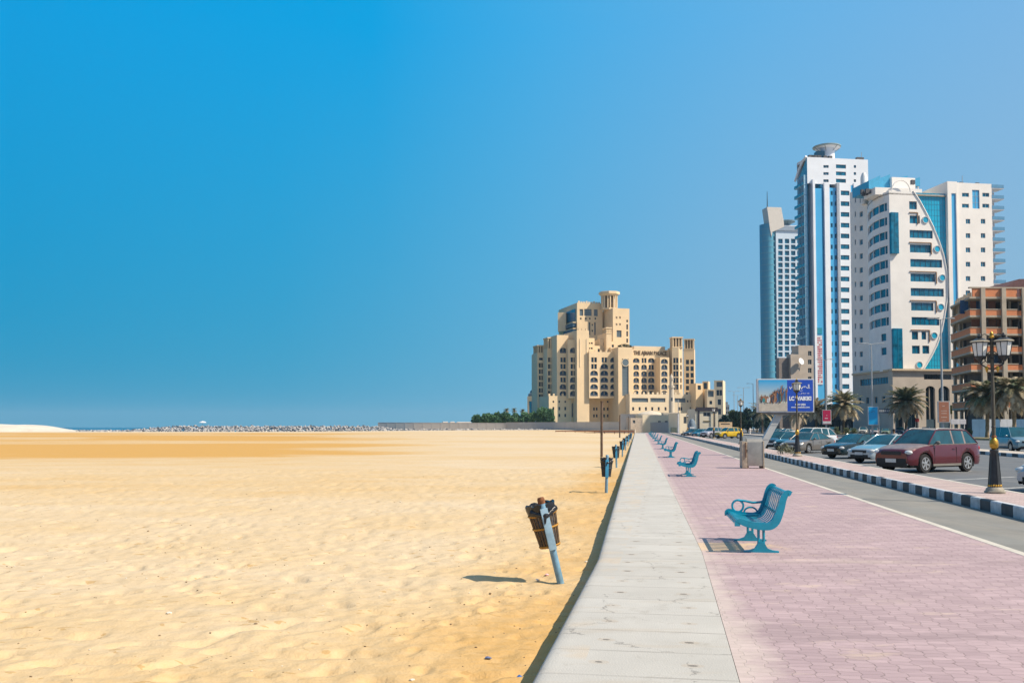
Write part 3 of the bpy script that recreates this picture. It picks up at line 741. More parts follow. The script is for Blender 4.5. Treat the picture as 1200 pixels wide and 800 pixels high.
# ---- litter bins on posts in the sand
POST = mat('bin_post_blue', (.20, .38, .53), .5, var=.2, vscale=6); RUST = mat('rust', (.30, .12, .05), .85, var=.35, vscale=15)
BAG = mat('black_bag', (.012, .014, .018), .28, var=.2, spec=.6, bump=.6, bscale=25)
BRN = mat('bin_bars', (.17, .10, .04), .7, var=.35, vscale=9, col2=(.02, .022, .028)); YEL = mat('bin_band', (.55, .27, .03), .7, var=.3, vscale=8)
def make_bin(lean, tall=1.08, bright=False):
    t = thing('litter_bin', 'x', 'litter bin', (0, 0, 0))
    A = Matrix.Rotation(lean[0], 3, 'Y') @ Matrix.Rotation(lean[1], 3, 'X')
    top = tall
    mb = MB(); pm = POST
    mb.tube([A @ Vector((0, 0, -.12)), A @ Vector((0, 0, top))], .047, pm, 12)
    mb.build('post', t, smooth=50)
    mb = MB(); pl = mat('bin_plate' + str(bright), (.34, .52, .66) if bright else (.06, .36, .62), .45, var=.15, vscale=8)
    mb.box(A @ Vector((0, -.052, tall - .34)), (.10, .03, .56), pl, M=A.to_4x4(), bev=.008); mb.build('mounting_plate', t, 40)
    mb = MB(); mb.lathe([(.046, 0), (.05, .01), (.05, .06), (.04, .085), (.001, .09)], A @ Vector((0, 0, top)), RUST if bright else POST, 12, M=A); mb.build('post_cap', t, smooth=50)
    # basket behind the post: open tapered cage with a bag in it
    c = Vector((0, .16, 0)); z0 = tall - .60; z1 = tall - .04; r0 = .125; r1 = .178
    mb = MB(); n = 22
    for k in range(n):
        a = 2 * math.pi * k / n; u = Vector((math.cos(a), math.sin(a), 0)); w = Vector((-math.sin(a), math.cos(a), 0)) * .013
        p0 = c + u * r0 + Vector((0, 0, z0)); p1 = c + u * r1 + Vector((0, 0, z1 - .1)); q = u * .012
        vs = [A @ p for p in (p0 - w, p0 + w, p1 + w, p1 - w, p0 - w + q, p0 + w + q, p1 + w + q, p1 - w + q)]
        mb.add(vs, [(0, 3, 2, 1), (4, 5, 6, 7), (0, 1, 5, 4), (1, 2, 6, 5), (2, 3, 7, 6), (3, 0, 4, 7)], BRN if bright else mat('bin_bars_black', (.035, .04, .05), .6, var=.3, vscale=9))
    for z, r in ((z0 + .02, r0 + .006), (z0 + .27, (r0 + r1) / 2 + .012), (z1 - .11, r1 + .006)):
        for s_ in (1,):
            ring = [A @ (c + Vector(((r + .006) * math.cos(a), (r + .006) * math.sin(a), z))) for a in [2 * math.pi * i / 24 for i in range(25)]]
            mb.tube(ring, .014, YEL if bright else mat('bin_bars_black', (.035, .04, .05)), 6, cap=False)
    mb.lathe([(r0, z0), (r0, z0 + .012)], A @ c * 1.0, RUST, 20, M=A)
    mb.build('basket', t, smooth=40)
    mb = MB(); n = 28; vs = []
    prof = [(r0 - .02, z0 + .02), (r0 - .005, z0 + .1), (r0 + .018, z0 + .3), (r1 - .02, z1 - .12), (r1 + .008, z1 - .11), (r1 + .022, z1 - .02), (r1 + .024, z1 + .03), (r1 - .015, z1 + .02), (r0, z1 - .18)]
    rnd = random.Random(3)
    for i, (r, z) in enumerate(prof):
        for k in range(n):
            a = 2 * math.pi * k / n; rr = r + (.010 * math.sin(k * 5.1 + i) if i > 2 else .004 * math.sin(k * 3)); zz = z + (.012 * math.sin(k * 1.7 + i) if i > 3 else 0)
            vs.append(A @ (c + Vector((rr * math.cos(a), rr * math.sin(a), zz))))
    fs = [(i * n + k, i * n + (k + 1) % n, (i + 1) * n + (k + 1) % n, (i + 1) * n + k) for i in range(len(prof) - 1) for k in range(n)]
    fs.append(tuple(reversed(range(n))))
    k0 = len(mb.f); mb.add(vs, fs, BAG); lm = mb.mi(mat('bin_liner_pale', (.34, .36, .40), .5, var=.3, vscale=25))
    for q in range(3 * n): mb.m[k0 + q] = lm
    # the bag's knot round the post
    kz = top - .16
    mb.ell(A @ Vector((.01, -.045, kz)), (.12, .07, .09), BAG, 10, 6)
    for s_ in (-1, 1):
        mb.tube([A @ Vector((0, -.05, kz)), A @ Vector((s_ * .09, -.01, kz + .03)), A @ Vector((s_ * .165, .05, kz + .07))], [.03, .035, .05], BAG, 8)
    mb.tube([A @ Vector((0, -.06, kz)), A @ Vector((-.03, -.075, kz - .1))], [.025, .01], BAG, 6)
    mb.build('bin_bag', t, smooth=60)
    return t
BINS = [(657, 680, (-.235, .0), 'tilted litter bin with torn black bag and orange cage bars, leaning far over the sand'),
        (710.5, 577, (.03, 0), 'upright litter bin with bright blue post, second along the sand'),
        (722.5, 547.6, (-.02, 0), 'upright litter bin on thin blue post, third along the seawall'),
        (729.3, 535.0, (.03, 0), 'litter bin on blue post, fourth along the seawall'),
        (733.2, 527.6, (.0, 0), 'small litter bin fifth along the seawall'), (736.0, 522.5, (.02, 0), 'small litter bin sixth along the seawall'),
        (738.2, 518.9, (-.02, 0), 'small litter bin seventh along the seawall'), (739.8, 516.2, (0, 0), 'tiny litter bin at the far end of the bin row')]
for i, (px, py, ln, lab) in enumerate(BINS):
    D = 2.05 * F / (py - 500); x = xat(px, D, -.3); z = beach_z(x, D)
    if i == 0:
        t = make_bin(ln, bright=True)
        t.rotation_euler = (0, 0, R(8))
    elif i == 1: t = bin1 = make_bin((0, 0))
    else: t = copy_tree(bin1, lab, (0, 0, 0))
    t.location = (x, D, z)
    if i: t.rotation_euler = (0, ln[0], R(random.uniform(-15, 15)))
    t['label'] = lab; t['group'] = 'litter bins standing in the sand'
# ---- bare wooden poles in the sand
WOOD = mat('weathered_wood', (.16, .11, .08), .9, var=.3, vscale=4, bump=.5, bscale=30)
for px, py, ytop, r, lab in ((705.0, 535.2, 470.5, .09, 'tall dark weathered pole standing in the sand, thickest of three'), (726.3, 513.0, 486.5, .13, 'thin dark pole in the sand left of the distant bins'), (736.4, 508.2, 487.6, .12, 'thinnest dark pole near the end of the seawall')):
    D = 2.05 * F / (py - 500); x = xat(px, D, -.3); z = beach_z(x, D); h = zat(ytop, D) - z
    mb = MB(); mb.tube([(0, 0, -.3), (.01, 0, h * .5), (.03, 0, h)], [r, r * .95, r * .9], WOOD, 10)
    mb.tube([(.03, 0, h - .05), (.03, 0, h + .04)], [r * 1.15, r * 1.15], WOOD, 10)
    o = mb.build('wooden_pole', None, 50, loc=None); o.location = (x, D, z); tag(o, lab, 'pole', 'dark poles in the sand')
# rust brown rail crossing the far sand
mb = MB(); D = 250.
xa, xb = xat(651, D), xat(743, D)
for k in range(9):
    x = xa + (xb - xa) * k / 8; mb.tube([(x - xa, 0, -.5), (x - xa, 0, .5)], .09, WOOD, 6)
mb.box(((xb - xa) / 2, -.12, .40), (xb - xa, .12, .28), RUST); mb.box(((xb - xa) / 2, -.12, .0), (xb - xa, .10, .18), RUST)
o = mb.build('low_barrier'); o.location = (xa, D, .2); tag(o, 'low rust brown rail crossing the sand to the seawall', 'barrier')

# ---- service cabinet on the promenade
BEI = mat('cabinet_beige', (.50, .41, .30), .55, var=.2, vscale=4); GRY = mat('cabinet_steel', (.42, .40, .36), .38, metal=.55, var=.12, vscale=3); DRK = mat('dark_gap', (.02, .02, .02), .8)
BRO = mat('cabinet_brown', (.22, .13, .08), .6, var=.3, vscale=6)
p = G(882.5, 548.6); t = thing('service_cabinet', 'beige and steel metal cabinet with a rounded top on the pink paving', 'cabinet', p, R(-4))
mb = MB(); mb.box((.10, .28, .60), (.66, .56, 1.0), GRY, bev=.03); mb.build('steel_body', t, 40)
mb = MB(); mb.lathe([(.001, -.33), (.27, -.33), (.27, .33), (.001, .33)], (.10, .28, 1.02), GRY, 20, M=Matrix.Rotation(math.pi / 2, 3, 'Y')); mb.build('rounded_lid', t, 40)
mb = MB(); mb.box((-.345, .28, .58), (.215, .60, 1.12), BEI, bev=.015); mb.build('side_panel', t, 40)
mb = MB(); mb.box((-.30, -.035, .78), (.05, .035, .62), BRO); mb.build('hinge_strip', t)
for x in (-.40, -.20, .38, .46):
    mb = MB(); mb.box((x, .28, .05), (.05, .52, .11), BRO); mb.build('leg', t)
mb = MB(); mb.box((.445, .28, .58), (.05, .60, 1.14), BEI, bev=.01); mb.build('corner_post', t)
mb = MB(); mb.box((-.245, -.03, .74), (.02, .02, .12), DRK); mb.build('handle', t)
# a domed manhole / rock pile behind the cabinet
mb = MB(); GB = mat('bush_dry', (.30, .32, .22), .95, var=.3, vscale=6)
rr = random.Random(5)
for k in range(700):
    a = rr.uniform(0, 6.28); e = rr.uniform(0, 1.4); r = rr.uniform(.55, 1) * (1 + .2 * math.sin(3 * a))
    c = Vector((.55 * r * math.cos(a) * math.cos(e), .4 * r * math.sin(a) * math.cos(e), .58 * r * math.sin(e) + .05)); s_ = rr.uniform(.03, .06)
    u = Vector((rr.gauss(0, 1), rr.gauss(0, 1), rr.gauss(0, 1))).normalized(); w = u.cross(Vector((rr.gauss(0, 1), rr.gauss(0, 1), rr.gauss(0, 1)))).normalized()
    mb.face([c - u * s_, c - w * s_ * .5, c + u * s_, c + w * s_ * .5], GB)
o = mb.build('shrub'); o.location = RP(8.55, 55, ZK - .02); tag(o, 'small dry olive shrub on the median behind the beige cabinet', 'shrub')

# ---- ornamental lamp posts
IRON = mat('lamp_iron', (.03, .035, .04), .45, var=.2, vscale=8, bump=.2, bscale=40); OLV = mat('lamp_pole_olive', (.10, .09, .065), .6, var=.2, vscale=6)
GOLD = mat('lamp_gold', (.62, .36, .05), .38, metal=.5, var=.25, vscale=12); LGL = mat('lamp_glass', (.86, .86, .80), .3, var=.08, vscale=8, spec=.5); CONC = mat('lamp_footing', (.40, .37, .30), .9, var=.25, vscale=8)
CRM = mat('lamp_roof_cream', (.45, .40, .30), .6, var=.2)
def make_lamp():
    t = thing('street_lamp', 'x', 'street lamp', (0, 0, 0))
    mb = MB(); mb.lathe([(.24, 0), (.245, .035), (.22, .045), (.20, .10), (.16, .14)], (0, 0, 0), CONC, 16); mb.build('footing', t, 40)
    mb = MB(); mb.lathe([(.155, .12), (.155, .16), (.14, .19), (.135, .3), (.115, .55), (.095, .85), (.088, .98), (.10, 1.0), (.10, 1.05), (.075, 1.07)], (0, 0, 0), IRON, 12)
    for k in range(6):
        a = k * math.pi / 3; mb.tube([(.142 * math.cos(a), .142 * math.sin(a), .2), (.092 * math.cos(a), .092 * math.sin(a), .97)], [.012, .008], IRON, 5)
    mb.build('flared_base', t, 40)
    mb = MB()
    for k in range(18):
        a = k * math.pi / 9; mb.ell((.14 * math.cos(a), .14 * math.sin(a), .175), (.05, .05, .07), GOLD, 6, 4)
    mb.build('gold_collar', t, 50)
    mb = MB(); mb.lathe([(.05, 1.07), (.095, 1.12), (.105, 1.2), (.095, 1.28), (.06, 1.33), (.045, 1.36)], (0, 0, 0), GOLD, 10); mb.lathe([(.065, 1.36), (.065, 1.385), (.04, 1.42)], (0, 0, 0), RUST, 10); mb.build('gold_bulb', t, 50)
    mb = MB(); mb.tube([(0, 0, 1.3), (0, 0, 2.4), (0, 0, 3.35), (0, 0, 3.86)], [.047, .042, .036, .03], OLV, 10)
    for z in (1.6, 3.3): mb.lathe([(.045, z), (.062, z + .02), (.045, z + .04)], (0, 0, 0), IRON, 10)
    mb.build('pole', t, 50)
    mb = MB(); mb.lathe([(.05, 3.82), (.07, 3.85), (.04, 3.88), (.05, 3.92), (.03, 3.96), (.002, 4.0)], (0, 0, 0), GOLD, 10); mb.build('finial', t, 50)
    for s_ in (-1, 1):
        x = s_ * .265; zb = 3.36
        mb = MB()
        mb.tube([(s_ * .03, 0, 3.05), (s_ * .14, 0, 3.10), (s_ * .25, 0, 3.18), (x, 0, 3.30)], [.02, .02, .02, .02], IRON, 6)
        mb.tube([(s_ * .03, 0, 3.5), (s_ * .12, 0, 3.42), (s_ * .17, 0, 3.30), (s_ * .12, 0, 3.22)], .012, IRON, 6)
        mb.tube([(s_ * .03, 0, 3.85), (s_ * .15, 0, 3.93), (s_ * .24, 0, 3.90)], .010, IRON, 6)
        mb.tube([(s_ * .25, 0, 3.18), (s_ * .16, 0, 3.25), (s_ * .12, 0, 3.42)], .012, IRON, 6); mb.tube([(s_ * .03, 0, 3.03), (s_ * .03, 0, 3.88)], .012, IRON, 6)
        mb.build('bracket', t, 50)
        mb = MB(); mb.lathe([(.03, -.06), (.045, -.10), (.03, -.16), (.004, -.22)], (s_ * .12, 0, 3.18), GOLD, 8); mb.build('gold_pendant', t, 50)
        lan = MB()
        lan.lathe([(.03, zb - .12), (.08, zb - .06), (.135, zb), (.15, zb + .02)], (x, 0, 0), IRON, 8, rot=.39)
        for k in range(8):
            a = k * math.pi / 4 + .39; lan.tube([(x + .14 * math.cos(a), .14 * math.sin(a), zb), (x + .198 * math.cos(a), .198 * math.sin(a), zb + .36)], .009, IRON, 5)
        lan.lathe([(.208, zb + .345), (.242, zb + .36), (.232, zb + .385), (.17, zb + .42), (.10, zb + .46), (.05, zb + .48), (.05, zb + .50), (.075, zb + .515), (.03, zb + .54), (.02, zb + .58), (.001, zb + .60)], (x, 0, 0), IRON, 8, rot=.39)
        lan.lathe([(.244, zb + .362), (.246, zb + .38), (.206, zb + .402)], (x, 0, .002), CRM, 8, rot=.39)
        lo = lan.build('lantern', t, 35)
        g = MB(); g.lathe([(.132, zb + .005), (.166, zb + .15), (.190, zb + .345)], (x, 0, 0), LGL, 8, rot=.39); g.build('glass_panes', lo)
    return t
lamp0 = make_lamp()
LAMPS = [(1166, 577, R(-28), 'black and gold street lamp with two lanterns, tallest, right of the burgundy car'),
         (934.5, 534.2, R(78), 'black street lamp standing in front of the blue billboard'),
         (868.5, 520.2, R(70), 'dark street lamp left of the leaning billboard leg, behind the yellow car'),
         (836.6, 514.2, R(75), 'slim street lamp beside the kiosk and the white car'),
         (805.8, 509.6, R(72), 'small far street lamp in front of the cream palace'), ]
for i, (px, py, rz, lab) in enumerate(LAMPS):
    p = G(px, py, ZK); s_ = 1.0
    if i == 0: t = lamp0; t.location = p; t.rotation_euler = (0, 0, rz); t['label'] = lab; t['group'] = 'ornamental lamps on the median'
    else: t = copy_tree(lamp0, lab, p, rz, 'ornamental lamps on the median')
    if i: t.scale = (1.12, 1.12, 1.08)

# ---- tall road lights with hanging sign boxes
STL = mat('galvanised', (.42, .44, .45), .5, metal=.3, var=.1)
def road_light(px, ytop, ybase, lab, two=True, arm=1.6, ang=0.):
    # height 17.6 m above the camera's eye row scale
    D = 16.1 * F / (500 - ytop); x = xat(px, D); z0 = .14; h = zat(ytop, D) - z0
    t = thing('road_light', lab, 'street light', (x, D, z0), ang, 'tall grey road lights')
    mb = MB(); mb.tube([(0, 0, 0), (0, 0, h * .5), (0, 0, h)], [.21, .16, .10], STL, 10); mb.lathe([(.32, 0), (.32, .08), (.24, .1)], (0, 0, 0), STL, 12); mb.build('pole', t, 50)
    for s_ in ((-1, 1) if two else (-1,)):
        mb = MB(); mb.tube([(0, 0, h - .1), (s_ * arm * .5, 0, h + .12), (s_ * arm, 0, h + .15)], [.07, .06, .05], STL, 8); mb.build('arm', t, 50)
        mb = MB(); mb.box((s_ * (arm + .45), 0, h + .13), (1.0, .34, .16), STL, bev=.05); mb.build('lamp_head', t, 40)
    return t, D, h
road_light(871.7, 454.3, 500, 'grey double armed road light, nearer of the pair by the dark trees')
road_light(860.5, 458.6, 500, 'grey double armed road light against pale sky left of the ornamental lamp')
road_light(883.0, 449.6, 500, 'grey road light just left of the billboard picture', two=False)
road_light(864.6, 463., 500, 'faintest grey road light, shortest of those in the sky gap')
SGL = {}
def sign_on(t, zc, w, hh, col, name, lab, band=None, marks=None, mk=(.8, .8, .8)):
    loc = t.location; o = thing(name, lab, 'sign', (loc.x, loc.y - .42, loc.z))
    o.rotation_euler = (0, 0, R(-4))
    mb = MB(); mb.box((0, 0, zc), (w, .30, hh), mat('sign_frame', (.5, .5, .5), .5), bev=.03); mb.build('box', o)
    mb = MB(); mb.box((-.04, -.153, zc), (w - .28, .02, hh - .22), col); f = mb.build('panel', o)
    if band:
        mb = MB(); mb.box((-.04, -.165, zc + band[0] * hh), (w - .3, .02, band[1] * hh), band[2]); mb.build('band', f)
    if marks:
        mb = MB(); m = mat('sign_print_' + name + str(len(SGL)), mk, .7); SGL[len(SGL)] = 1
        for (a, b, ww, h2) in marks: mb.box((-.04 + a * w, -.168, zc + b * hh), (ww * w, .012, h2 * hh), m)
        mb.build('print', f)
    return o
t, D, h = road_light(1022.4, 403, 508, 'tall grey double armed road light carrying the sky blue sign box')
zc = zat(487, D) - .14; sign_on(t, zc, 2.0, 3.6, mat('sign_cyan', (.0, .36, .72), .4, var=.04), 'sign_box', 'sky blue illuminated sign box on a road light', marks=[(.0, .25, .08, .03), (-.12, .2, .1, .03), (.12, .22, .08, .03)], mk=(.05, .1, .2))
t, D, h = road_light(1104.8, 374, 508, 'tallest grey road light carrying the brown sign box', arm=1.1)
zc = zat(482.5, D) - .14; sign_on(t, zc, 1.75, 3.2, mat('sign_brown', (.40, .16, .09), .5, var=.08), 'sign_box', 'reddish brown sign box with pale lines, on a road light', marks=[(-.02, .27, .2, .03), (0, .05, .5, .025), (0, -.07, .45, .025), (0, -.25, .5, .03), (0, -.40, .3, .02)], mk=(.65, .5, .42))
t, D, h = road_light(968.3, 421.5, 508, 'grey road light carrying the crimson sign box', arm=1.2)
zc = zat(488.6, D) - .14; sign_on(t, zc, 2.1, 3.5, mat('sign_crimson', (.55, .015, .09), .5, var=.05), 'sign_box', 'crimson sign box with white foot on a road light', band=(-.36, .16, mat('white_paint', (.75, .75, .75), .5)), marks=[(0, .12, .1, .06), (-.05, -.08, .35, .07)], mk=(.75, .55, .6))

# ---- billboard
p0 = G(889.5, 531.0, ZK); D = p0.y
t = thing('billboard', 'wide billboard with a beach crowd picture and blue panel on a leaning grey leg', 'billboard', (p0.x, D, ZK))
xl, xr = xat(888.0, D), xat(954.6, D); zt_, zb_ = zat(443.6, D) - ZK, zat(483.0, D) - ZK
ax = p0.x; fw = mat('billboard_frame', (.62, .64, .66), .5)
mb = MB(); mb.box(((xl + xr) / 2 - ax, .16, (zt_ + zb_) / 2), (xr - xl, .3, zt_ - zb_), fw, bev=.02); mb.build('frame', t)
w_, h_ = xr - xl - .14, zt_ - zb_ - .14; x0, z0 = xl - ax + .07, zb_ + .07
split = xat(923.0, D) - ax
mb = MB()
def rect(mb, xa, xb, za, zb, y, m): mb.face([(xa, y, za), (xb, y, za), (xb, y, zb), (xa, y, zb)], m)
skyc = [(.02, .42, .80), (.10, .50, .80), (.28, .60, .80), (.50, .68, .76)]
pm = bpy.data.materials.new('poster_sky'); pm.use_nodes = True; nt = pm.node_tree; b = nt.nodes['Principled BSDF']; tcn = node(nt, 'ShaderNodeTexCoord'); sxn = node(nt, 'ShaderNodeSeparateXYZ'); nt.links.new(tcn.outputs['Generated'], sxn.inputs[0])
cr = node(nt, 'ShaderNodeValToRGB'); nt.links.new(sxn.outputs['Z'], cr.inputs[0]); cr.color_ramp.elements[0].position = .33; cr.color_ramp.elements[0].color = (.62, .62, .52, 1); cr.color_ramp.elements[1].position = 1; cr.color_ramp.elements[1].color = (.01, .38, .75, 1)
nt.links.new(cr.outputs[0], b.inputs['Base Color'])
rect(mb, x0, split, z0, z0 + h_, -.004, pm); pic = mb.build('picture_panel', t)
mb = MB(); sm = mat('poster_sand', (.55, .50, .42), .7, var=.1, vscale=4); rect(mb, x0, split, z0, z0 + h_ * .26, -.010, sm); mb.build('printed_beach', pic)
mb = MB(); rr = random.Random(11)
cols = [mat('poster_skin', (.42, .20, .10), .7), mat('poster_skin_dark', (.22, .10, .06), .7), mat('poster_blue', (.03, .16, .36), .7), mat('poster_white', (.7, .72, .72), .7), mat('poster_teal', (.02, .30, .32), .7), mat('poster_dark', (.03, .05, .09), .7)]
pw = split - x0
for k in range(52):
    u = rr.random(); x = x0 + pw * (.06 + .92 * u); tall_ = h_ * (.13 + .36 * max(0, sstep(.3, .75, u)) * rr.random() + .05 * rr.random())
    bz = z0 + h_ * rr.uniform(.25, .33); s_ = pw * .042; yy = -.014 - k * .0006
    mb.face([(x - s_ * .5, yy, bz), (x + s_ * .2, yy, bz), (x + s_ * .7, yy, bz + tall_ * .6), (x + s_ * .4, yy, bz + tall_), (x - s_ * .6, yy, bz + tall_ * .9), (x - s_ * .8, yy, bz + tall_ * .5)], rr.choice(cols[:6]))
    hx, hz = x, bz + tall_ + s_ * .35
    mb.face([(hx + s_ * .38 * math.cos(a), yy - .0003, hz + s_ * .45 * math.sin(a)) for a in [6.283 * q / 8 for q in range(8)]], rr.choice((cols[0], cols[1], cols[5])))
    for q in (-1, 1): mb.face([(hx + q * s_ * .4, yy - .0002, bz + tall_ * .8), (hx + q * s_ * (1 + rr.random()), yy - .0002, bz + tall_ * rr.uniform(.7, 1.4)), (hx + q * s_ * .9, yy - .0002, bz + tall_ * .7)], cols[rr.randrange(2)])
mb.build('printed_crowd', pic)
bm_ = mat('billboard_blue', (.006, .075, .50), .55, var=.03)
mb = MB(); rect(mb, split, x0 + w_, z0, z0 + h_, -.006, bm_); bp_ = mb.build('blue_panel', t)
WT = mat('lettering_white', (.80, .84, .88), .6, var=.02)
def text(s_, parent, name, x, z, size, m, y=-.02, loc=None, rz=0., width=None, ext=.0, align='CENTER', bold=.0):
    cu = bpy.data.curves.new('t', 'FONT'); cu.body = s_; cu.size = size; cu.align_x = align; cu.align_y = 'CENTER'; cu.extrude = ext; cu.offset = bold
    o = bpy.data.objects.new('t', cu); COL.objects.link(o); bpy.context.view_layer.update()
    me = bpy.data.meshes.new_from_object(o.evaluated_get(bpy.context.evaluated_depsgraph_get())); bpy.data.objects.remove(o)
    Rm = Matrix.Rotation(math.pi / 2, 4, 'X')
    for v in me.vertices: v.co = Rm @ v.co
    if width and len(me.vertices):
        xs = [v.co.x for v in me.vertices]; ww = max(xs) - min(xs); k = width / ww; mid = (max(xs) + min(xs)) / 2
        for v in me.vertices: v.co.x = (v.co.x - mid) * k
    me.materials.clear(); me.materials.append(m)
    q = bpy.data.objects.new(name, me); COL.objects.link(q); q.parent = parent; q.location = (x, y, z); q.rotation_euler = (0, 0, rz); return q
cx = (split + x0 + w_) / 2; bw = x0 + w_ - split
ar = lambda s_: ''.join(chr(int(c, 16)) if len(c) == 4 else c for c in s_.split('|'))
text(ar('FEF2|FEDC|FEF4|FEDC|FEF3|FE8D|FEED| |FEF2|FEB3| |FEDD|FE87'), bp_, 'arabic_heading', cx, z0 + h_ * .80, h_ * .13, WT, width=bw * .84, bold=.008)
text(ar('FEE6|FEF4|FEA3'), bp_, 'arabic_line', cx + bw * .05, z0 + h_ * .665, h_ * .06, WT)
text(ar('FEE9|FEDD|FE8D|FECC|FED3'), bp_, 'arabic_line', cx + bw * .1, z0 + h_ * .57, h_ * .055, WT, width=bw * .5)
text('LC WAIKIKI', bp_, 'brand_lettering', cx, z0 + h_ * .40, h_ * .17, WT, width=bw * .86, bold=.02)
text('NOW OPEN', bp_, 'lettering', cx, z0 + h_ * .21, h_ * .085, WT, width=bw * .4, bold=.006)
text('www.lcwaikiki.com', bp_, 'lettering', cx, z0 + h_ * .13, h_ * .075, WT, width=bw * .72, bold=.004)
leg_m = mat('billboard_leg', (.50, .52, .52), .5, var=.08)
mb = MB(); a = Vector((0, .2, -.05)); xb_ = xat(918.0, D) - ax; bq = Vector((xb_, .25, zb_ + .12)); u = Vector((.22, 0, 0))
wv = Vector((0, .32, 0))
vs = [a - u, a + u, a + u + wv, a - u + wv, bq - u, bq + u, bq + u + wv, bq - u + wv]
mb.add(vs, [(0, 3, 2, 1), (4, 5, 6, 7), (0, 1, 5, 4), (1, 2, 6, 5), (2, 3, 7, 6), (3, 0, 4, 7)], leg_m)
lg = mb.build('leaning_leg', t)
mb = MB()
for k in (.33, .66):
    c = a.lerp(bq, k); mb.box(c + Vector((0, -.004, 0)), (.6, .01, .02), mat('seam', (.25, .26, .27), .6))
mb.build('seams', lg)
mb = MB(); mb.box((0, .3, .03), (1.0, .7, .1), leg_m, bev=.02); mb.build('base_plate', t)
mb = MB(); pts = [(xat(890, D) - ax, zb_), (xat(952, D) - ax, zb_), (xat(921, D) - ax, zb_ - .16), (xat(905, D) - ax, zb_ - .16)]
n_ = 4; vs = [(x, .06, z) for x, z in pts] + [(x, .28, z) for x, z in pts]
mb.add(vs, [(0, 3, 2, 1)[::-1], (4, 5, 6, 7)[::-1]] + [(i, (i + 1) % 4, (i + 1) % 4 + 4, i + 4) for i in range(4)], mat('truss_dark', (.20, .19, .18), .8)); mb.build('lower_truss', t)
# ================================================================== vehicles
GLS = mat('car_glass', (.006, .085, .12), .06, var=.3, vscale=1.5, spec=.8); TYR = mat('tyre', (.018, .018, .02), .85, var=.2); RIMM = mat('alloy', (.55, .56, .57), .3, metal=.7, var=.08)
BLK = mat('black_trim', (.012, .013, .015), .6, var=.2); CHR = mat('chrome', (.6, .6, .6), .15, metal=1.); HLG = mat('headlight_glass', (.62, .64, .64), .08, var=.1, vscale=6, spec=.9)
TLG = mat('tail_red', (.45, .02, .02), .2); PLT = mat('plate_white', (.7, .7, .68), .5, var=.12, vscale=20); AMB = mat('amber', (.6, .25, .05), .3)
def paint(name, c, rough=.28): return mat('paint_' + name, c, rough, metal=.25, var=.06, vscale=1.5, coat=.7)
SPECS = {
 'suv':   dict(L=4.65, W=1.90, H=1.76, wb=2.74, fo=.92, r=.385, sill=.30, zn=.90, zb=1.15, zt=1.18, xw=1.08, xf=.36, xr=-1.62, xe=-2.18, tail=1.16),
 'sedan': dict(L=4.75, W=1.83, H=1.46, wb=2.78, fo=.95, r=.325, sill=.20, zn=.70, zb=.94, zt=1.03, xw=1.10, xf=.30, xr=-.85, xe=-1.75, tail=.98),
 'hatch': dict(L=4.15, W=1.75, H=1.50, wb=2.55, fo=.82, r=.31, sill=.20, zn=.74, zb=.96, zt=1.02, xw=1.08, xf=.35, xr=-1.20, xe=-1.85, tail=1.00),
 'van':   dict(L=4.9, W=1.92, H=1.85, wb=2.9, fo=.9, r=.35, sill=.25, zn=.85, zb=1.12, zt=1.12, xw=1.45, xf=.65, xr=-2.15, xe=-2.36, tail=1.12),
 'pickup': dict(L=5.1, W=1.85, H=1.75, wb=3.05, fo=.9, r=.38, sill=.33, zn=.92, zb=1.12, zt=1.10, xw=1.15, xf=.50, xr=-.75, xe=-.98, tail=1.10),
}
